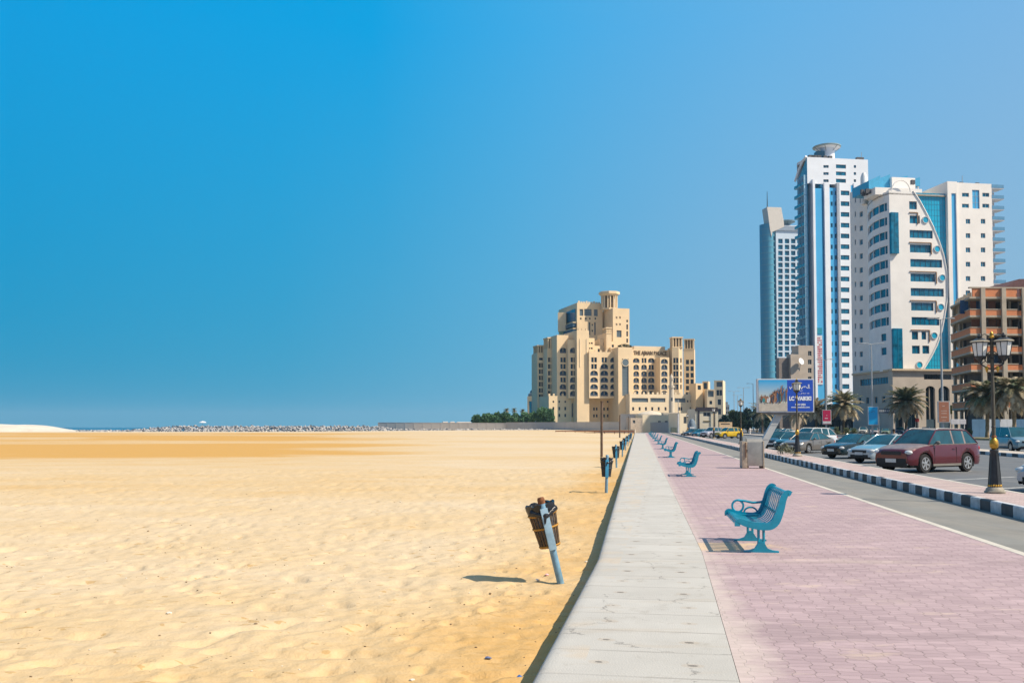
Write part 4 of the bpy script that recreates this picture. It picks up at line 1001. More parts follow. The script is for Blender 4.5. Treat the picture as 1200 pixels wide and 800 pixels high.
def make_car(kind, pm, root, detail=True, trim=None, hood=None):
    S = SPECS[kind]; L_, W_, Ht = S['L'], S['W'], S['H']; h = L_ / 2; xfa = h - S['fo']; xra = xfa - S['wb']; r = S['r']; ra = r + .07
    trim = trim or BLK
    def zd(x):
        if x > S['xw']:
            u = (x - S['xw']) / (h - S['xw']); return S['zb'] - (S['zb'] - S['zn']) * (u ** 1.7)
        if x < S['xe']:
            u = (S['xe'] - x) / (h + S['xe']); return S['zt'] - (S['zt'] - S['tail']) * u ** 1.5
        u = (S['xw'] - x) / (S['xw'] - S['xe']); return S['zb'] + (S['zt'] - S['zb']) * u
    def hw(x):
        w = W_ / 2; e = .75
        if x > h - e: w *= 1 - .20 * ((x - h + e) / e) ** 2.4
        if x < -h + e * .7: w *= 1 - .13 * ((-h + e * .7 - x) / (e * .7)) ** 2.4
        return w
    def zb(x):
        z = S['sill']
        if x > h - .6: z = S['sill'] + .02
        for xa in (xfa, xra):
            if abs(x - xa) < ra: z = max(z, r + math.sqrt(ra * ra - (x - xa) ** 2) * 1.0)
        return z
    xs = set([h, h - .02, h - .06, h - .14, h - .28, h - .45, -h, -h + .02, -h + .06, -h + .15, -h + .3, S['xw'], S['xe']])
    for xa in (xfa, xra):
        for k in range(15): xs.add(xa + ra * math.cos(math.pi * k / 14) * 1.0)
        xs.add(xa + ra + .01); xs.add(xa - ra - .01)
    x = -h + .4
    while x < h - .4: xs.add(round(x, 3)); x += .2
    xs = sorted(xs); mb = MB(); rows = []
    for x in xs:
        w = hw(x); a = zb(x); t = zd(x); drop = 0; bl = 0
        ef = max(0, (x - (h - .14)) / .14); er = max(0, (-h + .15 - x) / .15)
        t -= .10 * ef ** 2 + .08 * er ** 2; a2 = a + .10 * ef ** 2 + .10 * er ** 2
        sh = t - .13; sh = max(sh, a2 + .10)
        m1 = a2 + (sh - a2) * .45
        rows.append([(x, w - .035, a2), (x, w, min(a2 + .09, m1)), (x, w + .005, m1), (x, w - .012, sh), (x, w - .045, (sh + t) / 2 + .02), (x, w - .12, t - .012), (x, w * .5, t + .022), (x, 0, t + .03)])
    nr = len(rows[0])
    for sg in (1, -1):
        vs = [(p[0], p[1] * sg, p[2]) for rw in rows for p in rw]
        fs = [(j * nr + i, (j + 1) * nr + i, (j + 1) * nr + i + 1, j * nr + i + 1) for j in range(len(rows) - 1) for i in range(nr - 1)]
        if sg > 0: fs = [f[::-1] for f in fs]
        mb.add(vs, fs, pm)
        if hood:
            k0 = len(mb.f) - len(fs); hm = mb.mi(hood)
            for q in range(len(fs)):
                j, i = divmod(q, nr - 1)
                if i >= 4 and S['xw'] - .05 < (xs[j] + xs[j + 1]) / 2 < h - .10: mb.m[k0 + q] = hm
    for rw, flip in ((rows[0], 0), (rows[-1], 1)):
        pl = [(p[0], p[1], p[2]) for p in rw] + [(p[0], -p[1], p[2]) for p in reversed(rw[:-1])]
        mb.face(pl if not flip else pl[::-1], pm)
    # greenhouse
    def gh(x):     # roof line
        if x > S['xf']:
            u = (S['xw'] - x) / (S['xw'] - S['xf']); return zd(S['xw']) - .02 + (Ht - .03 - zd(S['xw']) + .02) * (u ** .92)
        if x < S['xr']:
            u = (x - S['xe']) / (S['xr'] - S['xe']); return zd(S['xe']) - .02 + (Ht - .05 - zd(S['xe']) + .02) * (max(0, u) ** .85)
        u = (x - S['xr']) / (S['xf'] - S['xr']); return Ht - .05 + .02 * u + .03 * math.sin(math.pi * u)
    gx = [S['xe'] + (S['xr'] - S['xe']) * k / 4 for k in range(4)] + [S['xr'] + (S['xf'] - S['xr']) * k / 6 for k in range(6)] + [S['xf'] + (S['xw'] - S['xf']) * k / 5 for k in range(6)]
    bp = S['xf'] - (S['xf'] - S['xr']) * (.47 if kind != 'pickup' else 1.2)
    gx += [bp - .045, bp + .045]
    if kind in ('suv', 'van', 'hatch'): cpx = S['xr'] + .28; gx += [cpx - .05, cpx + .05]
    else: cpx = None
    gx = sorted(set(round(v, 4) for v in gx)); wbse = W_ / 2 - .115; wrf = W_ / 2 - .29
    roof = MB(); ws = MB(); rw_ = MB(); sides = {1: MB(), -1: MB()}
    G_ = []
    for x in gx:
        z = gh(x); zl = zd(x) - .02; f = min(1, max(0, (z - zl) / (Ht - zl))); wt = wbse + (wrf - wbse) * f
        G_.append((x, z, zl, wt))
    for (x0, z0, l0, w0), (x1, z1, l1, w1) in zip(G_[:-1], G_[1:]):
        mid = (x0 + x1) / 2; isroof = S['xr'] <= mid <= S['xf']
        tgt, m = (roof, pm) if isroof else ((ws, GLS) if mid > S['xf'] else (rw_, GLS if kind != 'pickup' or mid > S['xe'] else pm))
        seg = [(-1., .0), (-.5, .022), (0., .03), (.5, .022), (1., .0)]
        for (a, da), (b, db) in zip(seg[:-1], seg[1:]):
            tgt.face([(x0, w0 * a, z0 + da), (x1, w1 * a, z1 + da), (x1, w1 * b, z1 + db), (x0, w0 * b, z0 + db)][::1], m)
        for sg in (1, -1):
            pil = abs(mid - bp) < .05 or (cpx and abs(mid - cpx) < .055) or (kind == 'van' and False)
            T = roof if pil else sides[sg]; mm = pm if pil else GLS
            q = [(x0, wbse * sg, l0), (x1, wbse * sg, l1), (x1, w1 * sg, z1), (x0, w0 * sg, z0)]
            T.face(q if sg < 0 else q[::-1], mm)
    for sg in (1, -1):
        mb.tube([(x, w * sg, z) for x, z, l, w in G_], [.030] * len(G_), pm, 6)
        mb.tube([(x, wbse * sg, l + .01) for x, z, l, w in G_], .016, trim, 5)
    if hood: roof.mats = [hood if m is pm else m for m in roof.mats]
    b0 = len(mb.v); mb.v += roof.v; off = {i: mb.mi(m) for i, m in enumerate(roof.mats)}
    for f, m in zip(roof.f, roof.m): mb.f.append(tuple(i + b0 for i in f)); mb.m.append(off[m])
    # dark door gaps and sill cladding on the body
    for sg in (1, -1):
        for x in (S['xw'] - .22, bp, bp - .92 if kind != 'pickup' else bp - .02):
            if xra - .2 < x < xfa and abs(x - xra) > ra * .6: mb.box((x, sg * (W_ / 2 + .002), (S['sill'] + zd(x)) / 2), (.014, .012, (zd(x) - S['sill']) * .72), BLK)
        mb.box(((xfa + xra) / 2, sg * (W_ / 2 - .03), S['sill'] + .02), (S['wb'] - 2 * ra - .02, .06, .09), trim)
    mb.build('body', root, 42)
    ws.build('windscreen', root, 60); rw_.build('rear_window', root, 60)
    for sg in (1, -1): sides[sg].build('side_window', root)
    mb = MB(); mb.box(((xfa + xra) / 2, 0, .42), (L_ - .5, W_ - .42, .42), BLK); mb.box((0, 0, .60), (L_ - .3, W_ - .5, .3), BLK); mb.build('underbody', root)
    for x in (xfa, xra):
        for sg in (1, -1):
            mb = MB(); Mx = Matrix.Rotation(-math.pi / 2 * sg, 3, 'X')
            mb.lathe([(r * .66, .10), (r * .93, .11), (r, .07), (r, -.09), (r * .9, -.11), (r * .3, -.11)], (x, sg * (W_ / 2 - .125), r), TYR, 24, M=Mx)
            wh = mb.build('wheel', root, 50)
            mb = MB(); mb.lathe([(r * .67, .112), (r * .61, .112), (r * .60, .05), (.001, .05)], (x, sg * (W_ / 2 - .125), r), TYR, 24, M=Mx)
            mb.lathe([(r * .675, .105), (r * .675, .122), (r * .60, .122), (r * .60, .105)], (x, sg * (W_ / 2 - .125), r), RIMM, 24, M=Mx)
            for k in range(6):
                a = 2 * math.pi * k / 6 + .3; c = Vector((x, sg * (W_ / 2 - .125) + sg * .103, r)) + Vector((math.cos(a), 0, math.sin(a))) * r * .34
                mb.box(c, (r * .62, .022, r * .20), RIMM, M=Matrix.Rotation(-a, 4, 'Y'))
            mb.lathe([(r * .18, .09), (r * .18, .122), (r * .1, .128)], (x, sg * (W_ / 2 - .125), r), RIMM, 12, M=Mx)
            mb.build('rim', wh, 40)
    zn = S['zn']
    for sg in (1, -1):
        mb = MB(); c = Vector((h - .19, sg * (hw(h - .2) - .20), zn - .07)); Mh = Matrix.Rotation(-sg * .50, 3, 'Z') @ Matrix.Rotation(.12, 3, 'Y')
        mb.ell(c, (.34, .50, .21), HLG, 14, 8, M=Mh); mb.ell(c + Vector((-.12, sg * .13, .01)), (.30, .14, .14), AMB, 10, 6, M=Mh); mb.build('headlight', root, 60)
        mb = MB(); mb.ell((-h + .12, sg * (hw(-h + .1) - .14), S['tail'] - .18), (.26, .34, .28), TLG, 12, 7); mb.build('tail_light', root, 60)
        mb = MB(); mb.ell((S['xw'] - .34, sg * (W_ / 2 + .075), zd(S['xw'] - .34) + .07), (.14, .22, .15), pm if trim is BLK else trim, 10, 7); mb.tube([(S['xw'] - .34, sg * (W_ / 2 - .09), zd(.5) + .02), (S['xw'] - .34, sg * (W_ / 2 + .05), zd(.5) + .05)], .025, BLK, 6); mb.build('mirror', root, 60)
        if detail:
            for x in (bp + .16, bp - .78):
                if kind == 'pickup' and x < bp: continue
                mb = MB(); mb.box((x, sg * (W_ / 2 + .012), zd(x) - .20), (.17, .03, .028), pm, bev=.008); mb.build('door_handle', root, 40)
    gw = W_ * .50; mb = MB(); mb.box((h - .025, 0, zn - .10), (.07, gw, .15), BLK, bev=.02)
    for k in range(3): mb.box((h + .012, 0, zn - .05 - .045 * k), (.015, gw * .94, .010), mat('grille_bar', (.10, .10, .11), .4, metal=.5))
    mb.build('grille', root)
    mb = MB(); lz = (.42, .34) if kind == 'suv' else (.36, .17); mb.box((h - .03, 0, lz[0]), (.09, W_ * (.74 if kind == 'suv' else .62), lz[1]), BLK, bev=.03); mb.build('lower_grille', root, 40)
    mb = MB(); mb.box((h + .022, 0, .50), (.015, .50, .15), PLT, bev=.004); mb.build('number_plate', root)
    for sg in (1, -1):
        mb = MB(); mb.ell((h - .09, sg * W_ * .36, .38), (.08, .14, .10), HLG, 10, 6); mb.build('fog_lamp', root, 60)
    if kind == 'suv':
        for sg in (1, -1):
            mb = MB(); mb.tube([(S['xf'] - .05, sg * (wrf - .03), Ht + .0), (S['xf'] - .2, sg * (wrf - .03), Ht + .04), (S['xr'] + .2, sg * (wrf - .03), Ht + .02), (S['xr'] + .05, sg * (wrf - .03), Ht - .03)], .018, STL, 6); mb.build('roof_rail', root, 50)
    if kind == 'pickup':
        mb = MB(); mb.box(((S['xe'] - h) / 2 - .02, 0, S['zt'] + .035), (h + S['xe'] - .25, W_ - .36, .02), BLK); mb.build('load_bed', root)
CARN = [0]
def place_car(kind, pm, label, cat='car', centre=None, wheel=None, nose=(-.88, -.47), group='cars in the street', z=None, trim=None, name='parked_car', detail=True, face='L', hood=None):
    S = SPECS[kind]; n = Vector((nose[0], nose[1])).normalized(); l = Vector((-n.y, n.x)); zz = ZR + .004 if z is None else z
    if wheel:
        D = dist(wheel[1], ZR); w = Vector((xat(wheel[0], D, ZR), D)); sg = 1 if face == 'L' else -1
        c = w - n * (S['L'] / 2 - S['fo']) - l * sg * (S['W'] / 2 - .1)
    else: c = Vector(centre)
    t = thing(name, label, cat, (c.x, c.y, zz), math.atan2(n.y, n.x), group)
    make_car(kind, pm, t, detail, trim, hood); return t
place_car('suv', paint('burgundy', (.115, .012, .022), .22), 'burgundy sport utility car with grey dusty bonnet parked on the bay lines', wheel=(1083, 554.2), nose=(-.865, -.50), trim=mat('dust_trim', (.2, .19, .17), .8), hood=mat('dusty_bonnet', (.26, .20, .185), .5, var=.25, vscale=4, coat=.3))
place_car('sedan', paint('pale_blue', (.42, .50, .54)), 'silvery white saloon car with blue tinted bonnet, beside the burgundy car', wheel=(1037, 542.8), hood=paint('pale_blue_bonnet', (.16, .36, .46)))
place_car('sedan', paint('black_green', (.010, .028, .035), .18), 'black saloon car with white number plate, beside the silvery saloon', wheel=(1000, 537.4))
place_car('sedan', paint('taupe', (.17, .155, .14)), 'taupe grey saloon car seen from the side, right of the second lamp', wheel=(946.8, 531.0), nose=(-.74, -.67))
place_car('sedan', paint('petrol', (.008, .085, .115), .2), 'petrol blue car squeezed between the taupe saloon and the darker hatchback', wheel=(935.5, 528.4), nose=(-.62, -.78))
place_car('hatch', paint('night_blue', (.015, .055, .085), .2), 'dark blue grey hatchback, leftmost of the cars in the bays', wheel=(918, 526.8), nose=(-.62, -.78))
place_car('suv', paint('white', (.70, .72, .73)), 'white car of which only the roof shows behind the taupe saloon', centre=(xat(950, 80), 80))
place_car('suv', paint('taxi_yellow', (.72, .46, .003)), 'bright yellow car parked alone near the kiosk', centre=(xat(853.5, 150), 150), nose=(-.9, -.42))
place_car('suv', paint('lilac', (.45, .42, .47)), 'pale lilac car just left of the yellow car', centre=(xat(835, 158), 158), nose=(-.8, -.6))
place_car('hatch', paint('teal', (.01, .14, .22)), 'small teal car left of the pale lilac car', centre=(xat(823, 163), 163), nose=(-.8, -.6))
place_car('hatch', paint('dark_grey', (.03, .035, .04)), 'dark grey car left of the small teal car', centre=(xat(813, 172), 172), nose=(-.8, -.6))
place_car('van', paint('steel_blue', (.17, .27, .33)), 'steel blue people carrier driving on the far carriageway at the right edge', wheel=(1185.5, 529.3), nose=(-.10, -.995), face='R', name='car')
place_car('sedan', paint('silver', (.42, .46, .50)), 'silver car poking in at the right edge, right of the tallest lamp', centre=(16.95, 26.9), nose=(-.90, -.43))
rowc = [(962, 236, 'hatch', 'olive', (.12, .14, .09), 'olive car in the far row under the palm beside the crimson sign'), (975, 238, 'suv', 'slate', (.09, .12, .15), 'slate grey car in the far row left of the pale palm trunk'), (1000, 225, 'hatch', 'moss', (.20, .24, .18), 'moss green car in the far row right of the first palm'),
        (1011.5, 222, 'suv', 'ivory', (.62, .62, .58), 'ivory car in the far row left of the sky blue sign'), (1025, 220, 'hatch', 'pinkish', (.55, .48, .48), 'pinkish white car in the far row below the sky blue sign'), (1038, 216, 'sedan', 'leaf', (.20, .28, .18), 'dull green car in the far row behind the person'),
        (1054.5, 205, 'suv', 'marine', (.01, .10, .19), 'deep marine blue car at the foot of the middle palm'), (1067.5, 200, 'suv', 'white2', (.70, .72, .74), 'white car in the far row left of the white pickup'), (1085, 182, 'pickup', 'white3', (.74, .75, .76), 'white pickup truck in the far row above the burgundy roof'), (1128, 190, 'hatch', 'rose', (.35, .22, .20), 'rosy grey car under the white sign board')]
for px, D, kind, nm, c, lab in rowc:
    place_car(kind, paint(nm, c), lab, centre=(xat(px, D), D), nose=(-.45, -.9), group='cars in the far row', z=ZR + .08, detail=False)
place_car('sedan', paint('white4', (.72, .72, .72)), 'white and dark saloon driving behind the billboard leg', centre=(xat(921, 205), 205), nose=(-.85, -.5), name='car')
place_car('sedan', paint('slate2', (.06, .09, .11)), 'dark saloon driving left of the white saloon behind the billboard leg', centre=(xat(910, 212), 212), nose=(-.85, -.5), name='car')
# ================================================================== buildings
GL_T = mat('glass_teal', (.004, .19, .33), .15, var=.34, vscale=.6, spec=.6); GL_B = mat('glass_blue', (.015, .43, .66), .22, var=.12, vscale=.15, spec=.6)
GL_L = mat('glass_light_blue', (.08, .44, .78), .3, var=.06, vscale=.1, spec=.5); GL_D = mat('glass_dark', (.012, .035, .055), .15, var=.3, vscale=.4, spec=.5)
FR_W = mat('window_frame', (.55, .58, .60), .5); FR_D = mat('window_frame_dark', (.05, .09, .12), .5)
ROOFM = mat('roof_felt', (.42, .38, .33), .9)
TH = 0.15
def back_box(mb, f, t0, t1, depth, z0, z1, m, roof=True, sides='LR', inset=.02, parapet=.0):
    """solid behind a front wall: side walls, rear wall and roof (front left open for the wall with holes)"""
    B = -f.N
    a, b = f.P + f.U * t0, f.P + f.U * t1; c, d = b + B * depth, a + B * depth
    q = lambda p, z: (p.x, p.y, z)
    if 'L' in sides: mb.face([q(d, z0), q(a, z0), q(a, z1), q(d, z1)], m)
    if 'R' in sides: mb.face([q(b, z0), q(c, z0), q(c, z1), q(b, z1)], m)
    mb.face([q(c, z0), q(d, z0), q(d, z1), q(c, z1)], m)
    if roof:
        zr = z1 - parapet
        mb.face([q(a, zr), q(b, zr), q(c, zr), q(d, zr)], ROOFM)
        if parapet:
            for (u, v) in ((a, b), (b, c), (c, d), (d, a)):
                dr = (v - u); ln = dr.length; dr.normalize(); nn = Vector((-dr.y, dr.x)) * .25
                mb.face([q(u + nn, zr), q(v + nn, zr), q(v + nn, z1), q(u + nn, z1)][::-1], m)
                mb.face([q(u, z1), q(v, z1), q(v + nn, z1), q(u + nn, z1)], m)
def left_face(f, t0, depth):
    a = f.P + f.U * t0 - f.N * depth; return Face((a.x, a.y), U=(f.N.x, f.N.y))
def grid(f, pxs, pys, w, h, t_out=None):
    """holes centred on pixel columns / rows, w,h in metres"""
    hs = []
    for px in pxs:
        for py in pys:
            t = f.t(px, py); z = f.z(py, t); hs.append((t - w / 2, t + w / 2, z - h / 2, z + h / 2))
    return hs
def merlons(mb, f, t0, t1, z, m, w=.9, h=.9, step=1.9, th=.4):
    n = int((t1 - t0) / step)
    for k in range(n + 1):
        t = t0 + (t1 - t0) * k / max(1, n); c = f.p(t, z + h / 2, -th / 2 - .01); mb.box(c, (w, th, h), m, rz=f.rz)

# ------------------------------------------------------------------ tower block with the swooping glass (nearest pale tower)
CRE = mat('cream_render', (.90, .87, .82), .85, var=.04, vscale=.25, bump=.1, bscale=3); CRE2 = mat('white_render', (.88, .88, .87), .85, var=.05, vscale=.3)
BRT = mat('brown_trim', (.33, .21, .13), .8)
D0 = 250.; P0 = (xat(1046.5, D0), D0); f = Face(P0, TH)
root = thing('apartment_tower', 'cream and white tower with a sail of blue glass and round windows', 'tower block', (P0[0], P0[1], 0)); Wn = Windows(root)
gz = -.1
tR = f.t(1111.5, 350); ztop = f.z(224, 0); zlow = f.z(434.5, 5)
arc_px = [(1070, 224), (1078, 236), (1086, 251), (1094, 267), (1101, 284), (1106, 300), (1109.5, 318), (1110.5, 335), (1109.8, 352), (1107, 370), (1103.5, 388), (1098, 404), (1091, 418), (1081, 434.5)]
arc = [(f.t(px, py), f.z(py, f.t(px, py))) for px, py in arc_px]; arc_d = sorted([(z, t) for t, z in arc])
def arc_t(z):
    for (z0, t0), (z1, t1) in zip(arc_d[:-1], arc_d[1:]):
        if z0 <= z <= z1: return t0 + (t1 - t0) * (z - z0) / (z1 - z0 + 1e-9)
    return arc_d[0][1] if z < arc_d[0][0] else arc_d[-1][1]
rowsA = [(240.5, 1065.5, 1074.5), (257, 1066, 1078), (274, 1066, 1093), (291, 1066.3, 1092), (308, 1066.8, 1104), (325, 1067, 1096), (342, 1067.3, 1106), (359, 1067.8, 1094), (376, 1068.3, 1101), (393, 1068.6, 1076), (393, 1080, 1085.5), (409.5, 1068.8, 1078), (409.5, 1081, 1089)]
holes = []
for y, a, b in rowsA:
    ta, tb = f.t(a, y), f.t(b, y); zc = f.z(y, ta); holes.append((ta, tb, zc - 1.1, zc + 1.1))
mb = MB(); sl = [zlow + .7 * k for k in range(1, 90)]
wall(mb, f, 0, tR, zlow, ztop, holes, .35, CRE, right=arc_t, slices=sl)
# thickness of the sail's edge
for (z0, t0), (z1, t1) in zip(arc_d[:-1], arc_d[1:]):
    mb.face([f.p(t0, z0, 0), f.p(t0, z0, -.6), f.p(t1, z1, -.6), f.p(t1, z1, 0)], CRE)
    mb.tube([f.p(t0, z0, .03), f.p(t1, z1, .03)], .22, CRE, 6)
mb.build('cream_front', root, world=True)
for (t0, t1, z0, z1) in holes: Wn.add(f, t0, z0, t1 - t0, z1 - z0, 'band', GL_T, FR_D, CRE, .35)
# trims
for y, a, b in ((249, 1066, 1074), (284, 1066, 1090), (318, 1066.5, 1096), (352, 1067, 1096), (386.5, 1068, 1088)):
    mb = MB(); ta, tb = f.t(a, y), f.t(b, y); z = f.z(y, ta); mb.box(f.p((ta + tb) / 2, z, .12), (tb - ta + .3, .26, .22), BRT, rz=f.rz)
    mb.box(f.p(tb + .25, z - 1.6, .12), (.22, .26, 3.2), BRT, rz=f.rz); mb.build('ledge', root, world=True)
for px, py in ((1084.3, 257.8), (1098, 291.8), (1104, 325.5), (1102.4, 359.8), (1094.6, 393.2), (1077.2, 427.4)):
    t = f.t(px, py); c = f.p(t, f.z(py, t), .02); M_ = Matrix.Rotation(f.rz, 3, 'Z') @ Matrix.Rotation(math.pi / 2, 3, 'X')
    mb = MB(); mb.lathe([(.001, .10), (.78, .10), (.80, .02)], c, GL_B, 20, M=M_)
    mb.lathe([(.80, 0), (.80, .22), (.98, .22), (.98, 0)], c, FR_W, 20, M=M_); mb.build('round_window', root, world=True)
# blue glass field behind the sail
mb = MB(); tg0 = f.t(1068, 300); mb.face([f.p(tg0 - .5, zlow, -.55), f.p(tR, zlow, -.55), f.p(tR, ztop, -.55), f.p(tg0 - .5, ztop, -.55)], GL_B)
mull = mat('mullion_blue', (.03, .26, .42), .4)
for k in range(14):
    t = tg0 + (tR - tg0) * k / 13; mb.box(f.p(t, (zlow + ztop) / 2, -.53), (.05, .05, ztop - zlow - .1), mull, rz=f.rz)
for k in range(33):
    z = zlow + (ztop - zlow) * k / 32; mb.box(f.p((tg0 + tR) / 2, z, -.535), (tR - tg0, .05, .06), mull, rz=f.rz)
mb.build('glass_sail', root, world=True)
# fin with blue strip, then the square-window block
tF = f.t(1123, 350); zF = f.z(213, tR); s0, s1 = f.t(1115, 300), f.t(1120.5, 300); zs1 = f.z(227, s0)
mb = MB(); wall(mb, f, tR, tF, gz, zF, [(s0, s1, zlow + 1, zs1)], .3, CRE, out=.5); back_box(mb, Face(f.p(tR, 0, .5)[:2], TH), 0, tF - tR, 22, gz, zF, CRE)
mb.build('cream_fin', root, world=True); mb = MB(); mb.face([f.p(s0, zlow + 1, .2), f.p(s1, zlow + 1, .2), f.p(s1, zs1, .2), f.p(s0, zs1, .2)], GL_L); mb.build('glass_strip', root, world=True)
tB = f.t(1163.5, 300); zB = f.z(214, tF)
hs = [] ; rowsB = [259.5 + 16.75 * k for k in range(14)]
for px in (1134.2, 1151.8):
    for py in rowsB:
        t = f.t(px, py); z = f.z(py, t); hs.append((t - .68, t + .68, z - .68, z + .68))
h2 = []
for px in (1131.2, 1155):
    for py in (228.5, 241.3): t = f.t(px, py); z = f.z(py, t); h2.append((t - 1.05, t + 1.05, z - .55, z + .55))
ta, tb = f.t(1139.2, 235), f.t(1147.6, 235); h3 = (ta, tb, f.z(244.5, ta), f.z(222.5, ta))
mb = MB(); wall(mb, f, tF + .01, tB, gz, zB, hs + h2 + [h3], .25, CRE, out=.1); back_box(mb, Face(f.p(tF, 0, .1)[:2], TH), 0, tB - tF, 20, gz, zB, CRE, parapet=.8)
mb.build('window_block', root, world=True)
for (a, b, c, d) in hs: Wn.add(f, a, c, b - a, d - c, 'split', GL_T, FR_W, CRE, .25, out=.1)
for (a, b, c, d) in h2: Wn.add(f, a, c, b - a, d - c, 'split', GL_T, FR_W, CRE, .25, out=.1)
Wn.add(f, h3[0], h3[2], h3[1] - h3[0], h3[3] - h3[2], 'curtain', GL_L, FR_W, CRE, .25, out=.1)
# corner balconies stepping down the right side
tC = f.t(1177, 300)
white_b = mat('balcony_white', (.62, .66, .72), .7, var=.06); blue_b = mat('balcony_blue', (.10, .30, .50), .5, var=.1)
mb = MB(); wall(mb, f, tB + .01, tC - .55, gz, f.z(222, tB), (), .1, white_b, out=-3.); back_box(mb, Face(f.p(tB + .01, 0, -3.)[:2], TH), 0, tC - tB - .6, 14, gz, f.z(222, tB), white_b); mb.build('balcony_core', root, world=True)
y = 220.
for k in range(23):
    z = f.z(y, tB); y += 12.4
    mb = MB(); c = f.p((tB + tC) / 2 + .1, z - .15, -1.6); mb.box(c, (tC - tB + .2, 3.4, .22), white_b, rz=f.rz)
    mb.box(f.p((tB + tC) / 2 + .1, z + .42, .10), (tC - tB + .2, .1, .95), blue_b, rz=f.rz); mb.box(f.p(tC + .2, z + .42, -1.6), (.1, 3.3, .95), blue_b, rz=f.rz)
    mb.build('balcony', root, world=True)
# shaded left flank: curved band-window bay then flat wall
def seg_face(a, b):  # a,b: (px,D) left and right foot points
    A = Vector((xat(a[0], a[1]), a[1])); B = Vector((xat(b[0], b[1]), b[1])); return Face(A, U=(B - A)), (B - A).length
pts = [(1020.2, 268.), (1022.0, 263.), (1026.5, 258.2), (1034.0, 254.), (1040.5, 251.6), (1046.5, 250.)]
GRYR = CRE2
band_ys = [241.5, 258.3, 275, 291.8, 308.6, 325.4, 342.2, 359, 375.8]
mbw = MB()
for i in range(5):
    g, ln = seg_face(pts[i], pts[i + 1]); g.P = Vector((xat(pts[i][0], pts[i][1]), pts[i][1])); hs = []
    for y in band_ys:
        z = f.z(y, 0); hs.append((0.02 if i not in (0,) else ln * .35, ln - (.02 if i < 4 else .8), z - 1.1, z + 1.1))
    for y in (394, 410.5):
        if i == 3: z = f.z(y, 0); hs.append((.1, ln - .1, z - 1, z + 1))
    wall(mbw, g, 0, ln, zlow, ztop, hs, .35, GRYR)
    for (a, b, c, d) in hs: Wn.add(g, a, c, b - a, d - c, 'plain', GL_T, GL_T, GRYR, .35)
mbw.build('curved_flank', root, world=True)
# flat roofs of this part
mb = MB(); top_poly = [xy for xy in [(xat(px, D), D) for px, D in pts]] + [tuple(f.p(tR, 0)[:2]), tuple(f.p(tR, 0, -22)[:2])]
mb.prism([(x, y) for x, y in top_poly], ztop - .9, ztop - .45, ROOFM); mb.build('roof', root, world=True)
g, ln = seg_face((1000.0, 276.), (1020.2, 268.)); zfl = f.z(233, 0) * 1.02; hs = []
for k in range(14):
    for j, tt in enumerate((.25, .5)):
        pass
for py_i in range(14):
    y = 234.5 + 16.4 * py_i
    for px, w in ((1009.2, 1.5), (1002.4, .7)):
        t = g.t(px, y); z = g.z(y, t); hs.append((t - w / 2, t + w / 2, z - .8, z + .8))
mb = MB(); ztf = g.z(222, ln * .5); wall(mb, g, 0, ln, gz, ztf, hs, .3, CRE); back_box(mb, g, 0, ln, 16, gz, ztf, CRE, parapet=.8); mb.build('flat_flank', root, world=True)
for (a, b, c, d) in hs: Wn.add(g, a, c, b - a, d - c, 'split', GL_T, FR_W, CRE, .3)
mb = MB(); t = g.t(1014, 230); mb.tube([g.p(t, g.z(240, t), .4), g.p(t, g.z(208, t), .4), g.p(t, g.z(203, t), .4)], [.95, .95, .5], CRE, 14); mb.build('roof_column', root, 50, world=True)
# corner glass bays
for (a, b, y0, y1) in ((1041.2, 1051.6, 249.5, 297.5), (1043.0, 1053.8, 385, 434)):
    t0, t1 = f.t(a, 300), f.t(b, 300); z1, z0 = f.z(y0, 0), f.z(y1, 0)
    mb = MB(); A = Vector((xat(a, 252), 252)); Bq = f.p(.0, 0, .9); Cq = f.p(t1, 0, .9); Dq = f.p(t1, 0, .02)
    poly = [(A.x, A.y), (Bq.x, Bq.y), (Cq.x, Cq.y), (Dq.x, Dq.y), tuple(f.p(.3, 0, -.2)[:2])]
    mb.prism(poly, z0, z1, GL_T)
    k = z0
    while k < z1: 
        mb.prism([(p[0] + (.02 if False else 0), p[1] - .03) for p in poly[:4]] , k, k + .07, mull) if False else None
        k += 1.7
    mb.box(f.p((t1) / 2, (z0 + z1) / 2, .93), (.07, .06, z1 - z0), mull, rz=f.rz); mb.build('glass_bay', root, world=True)
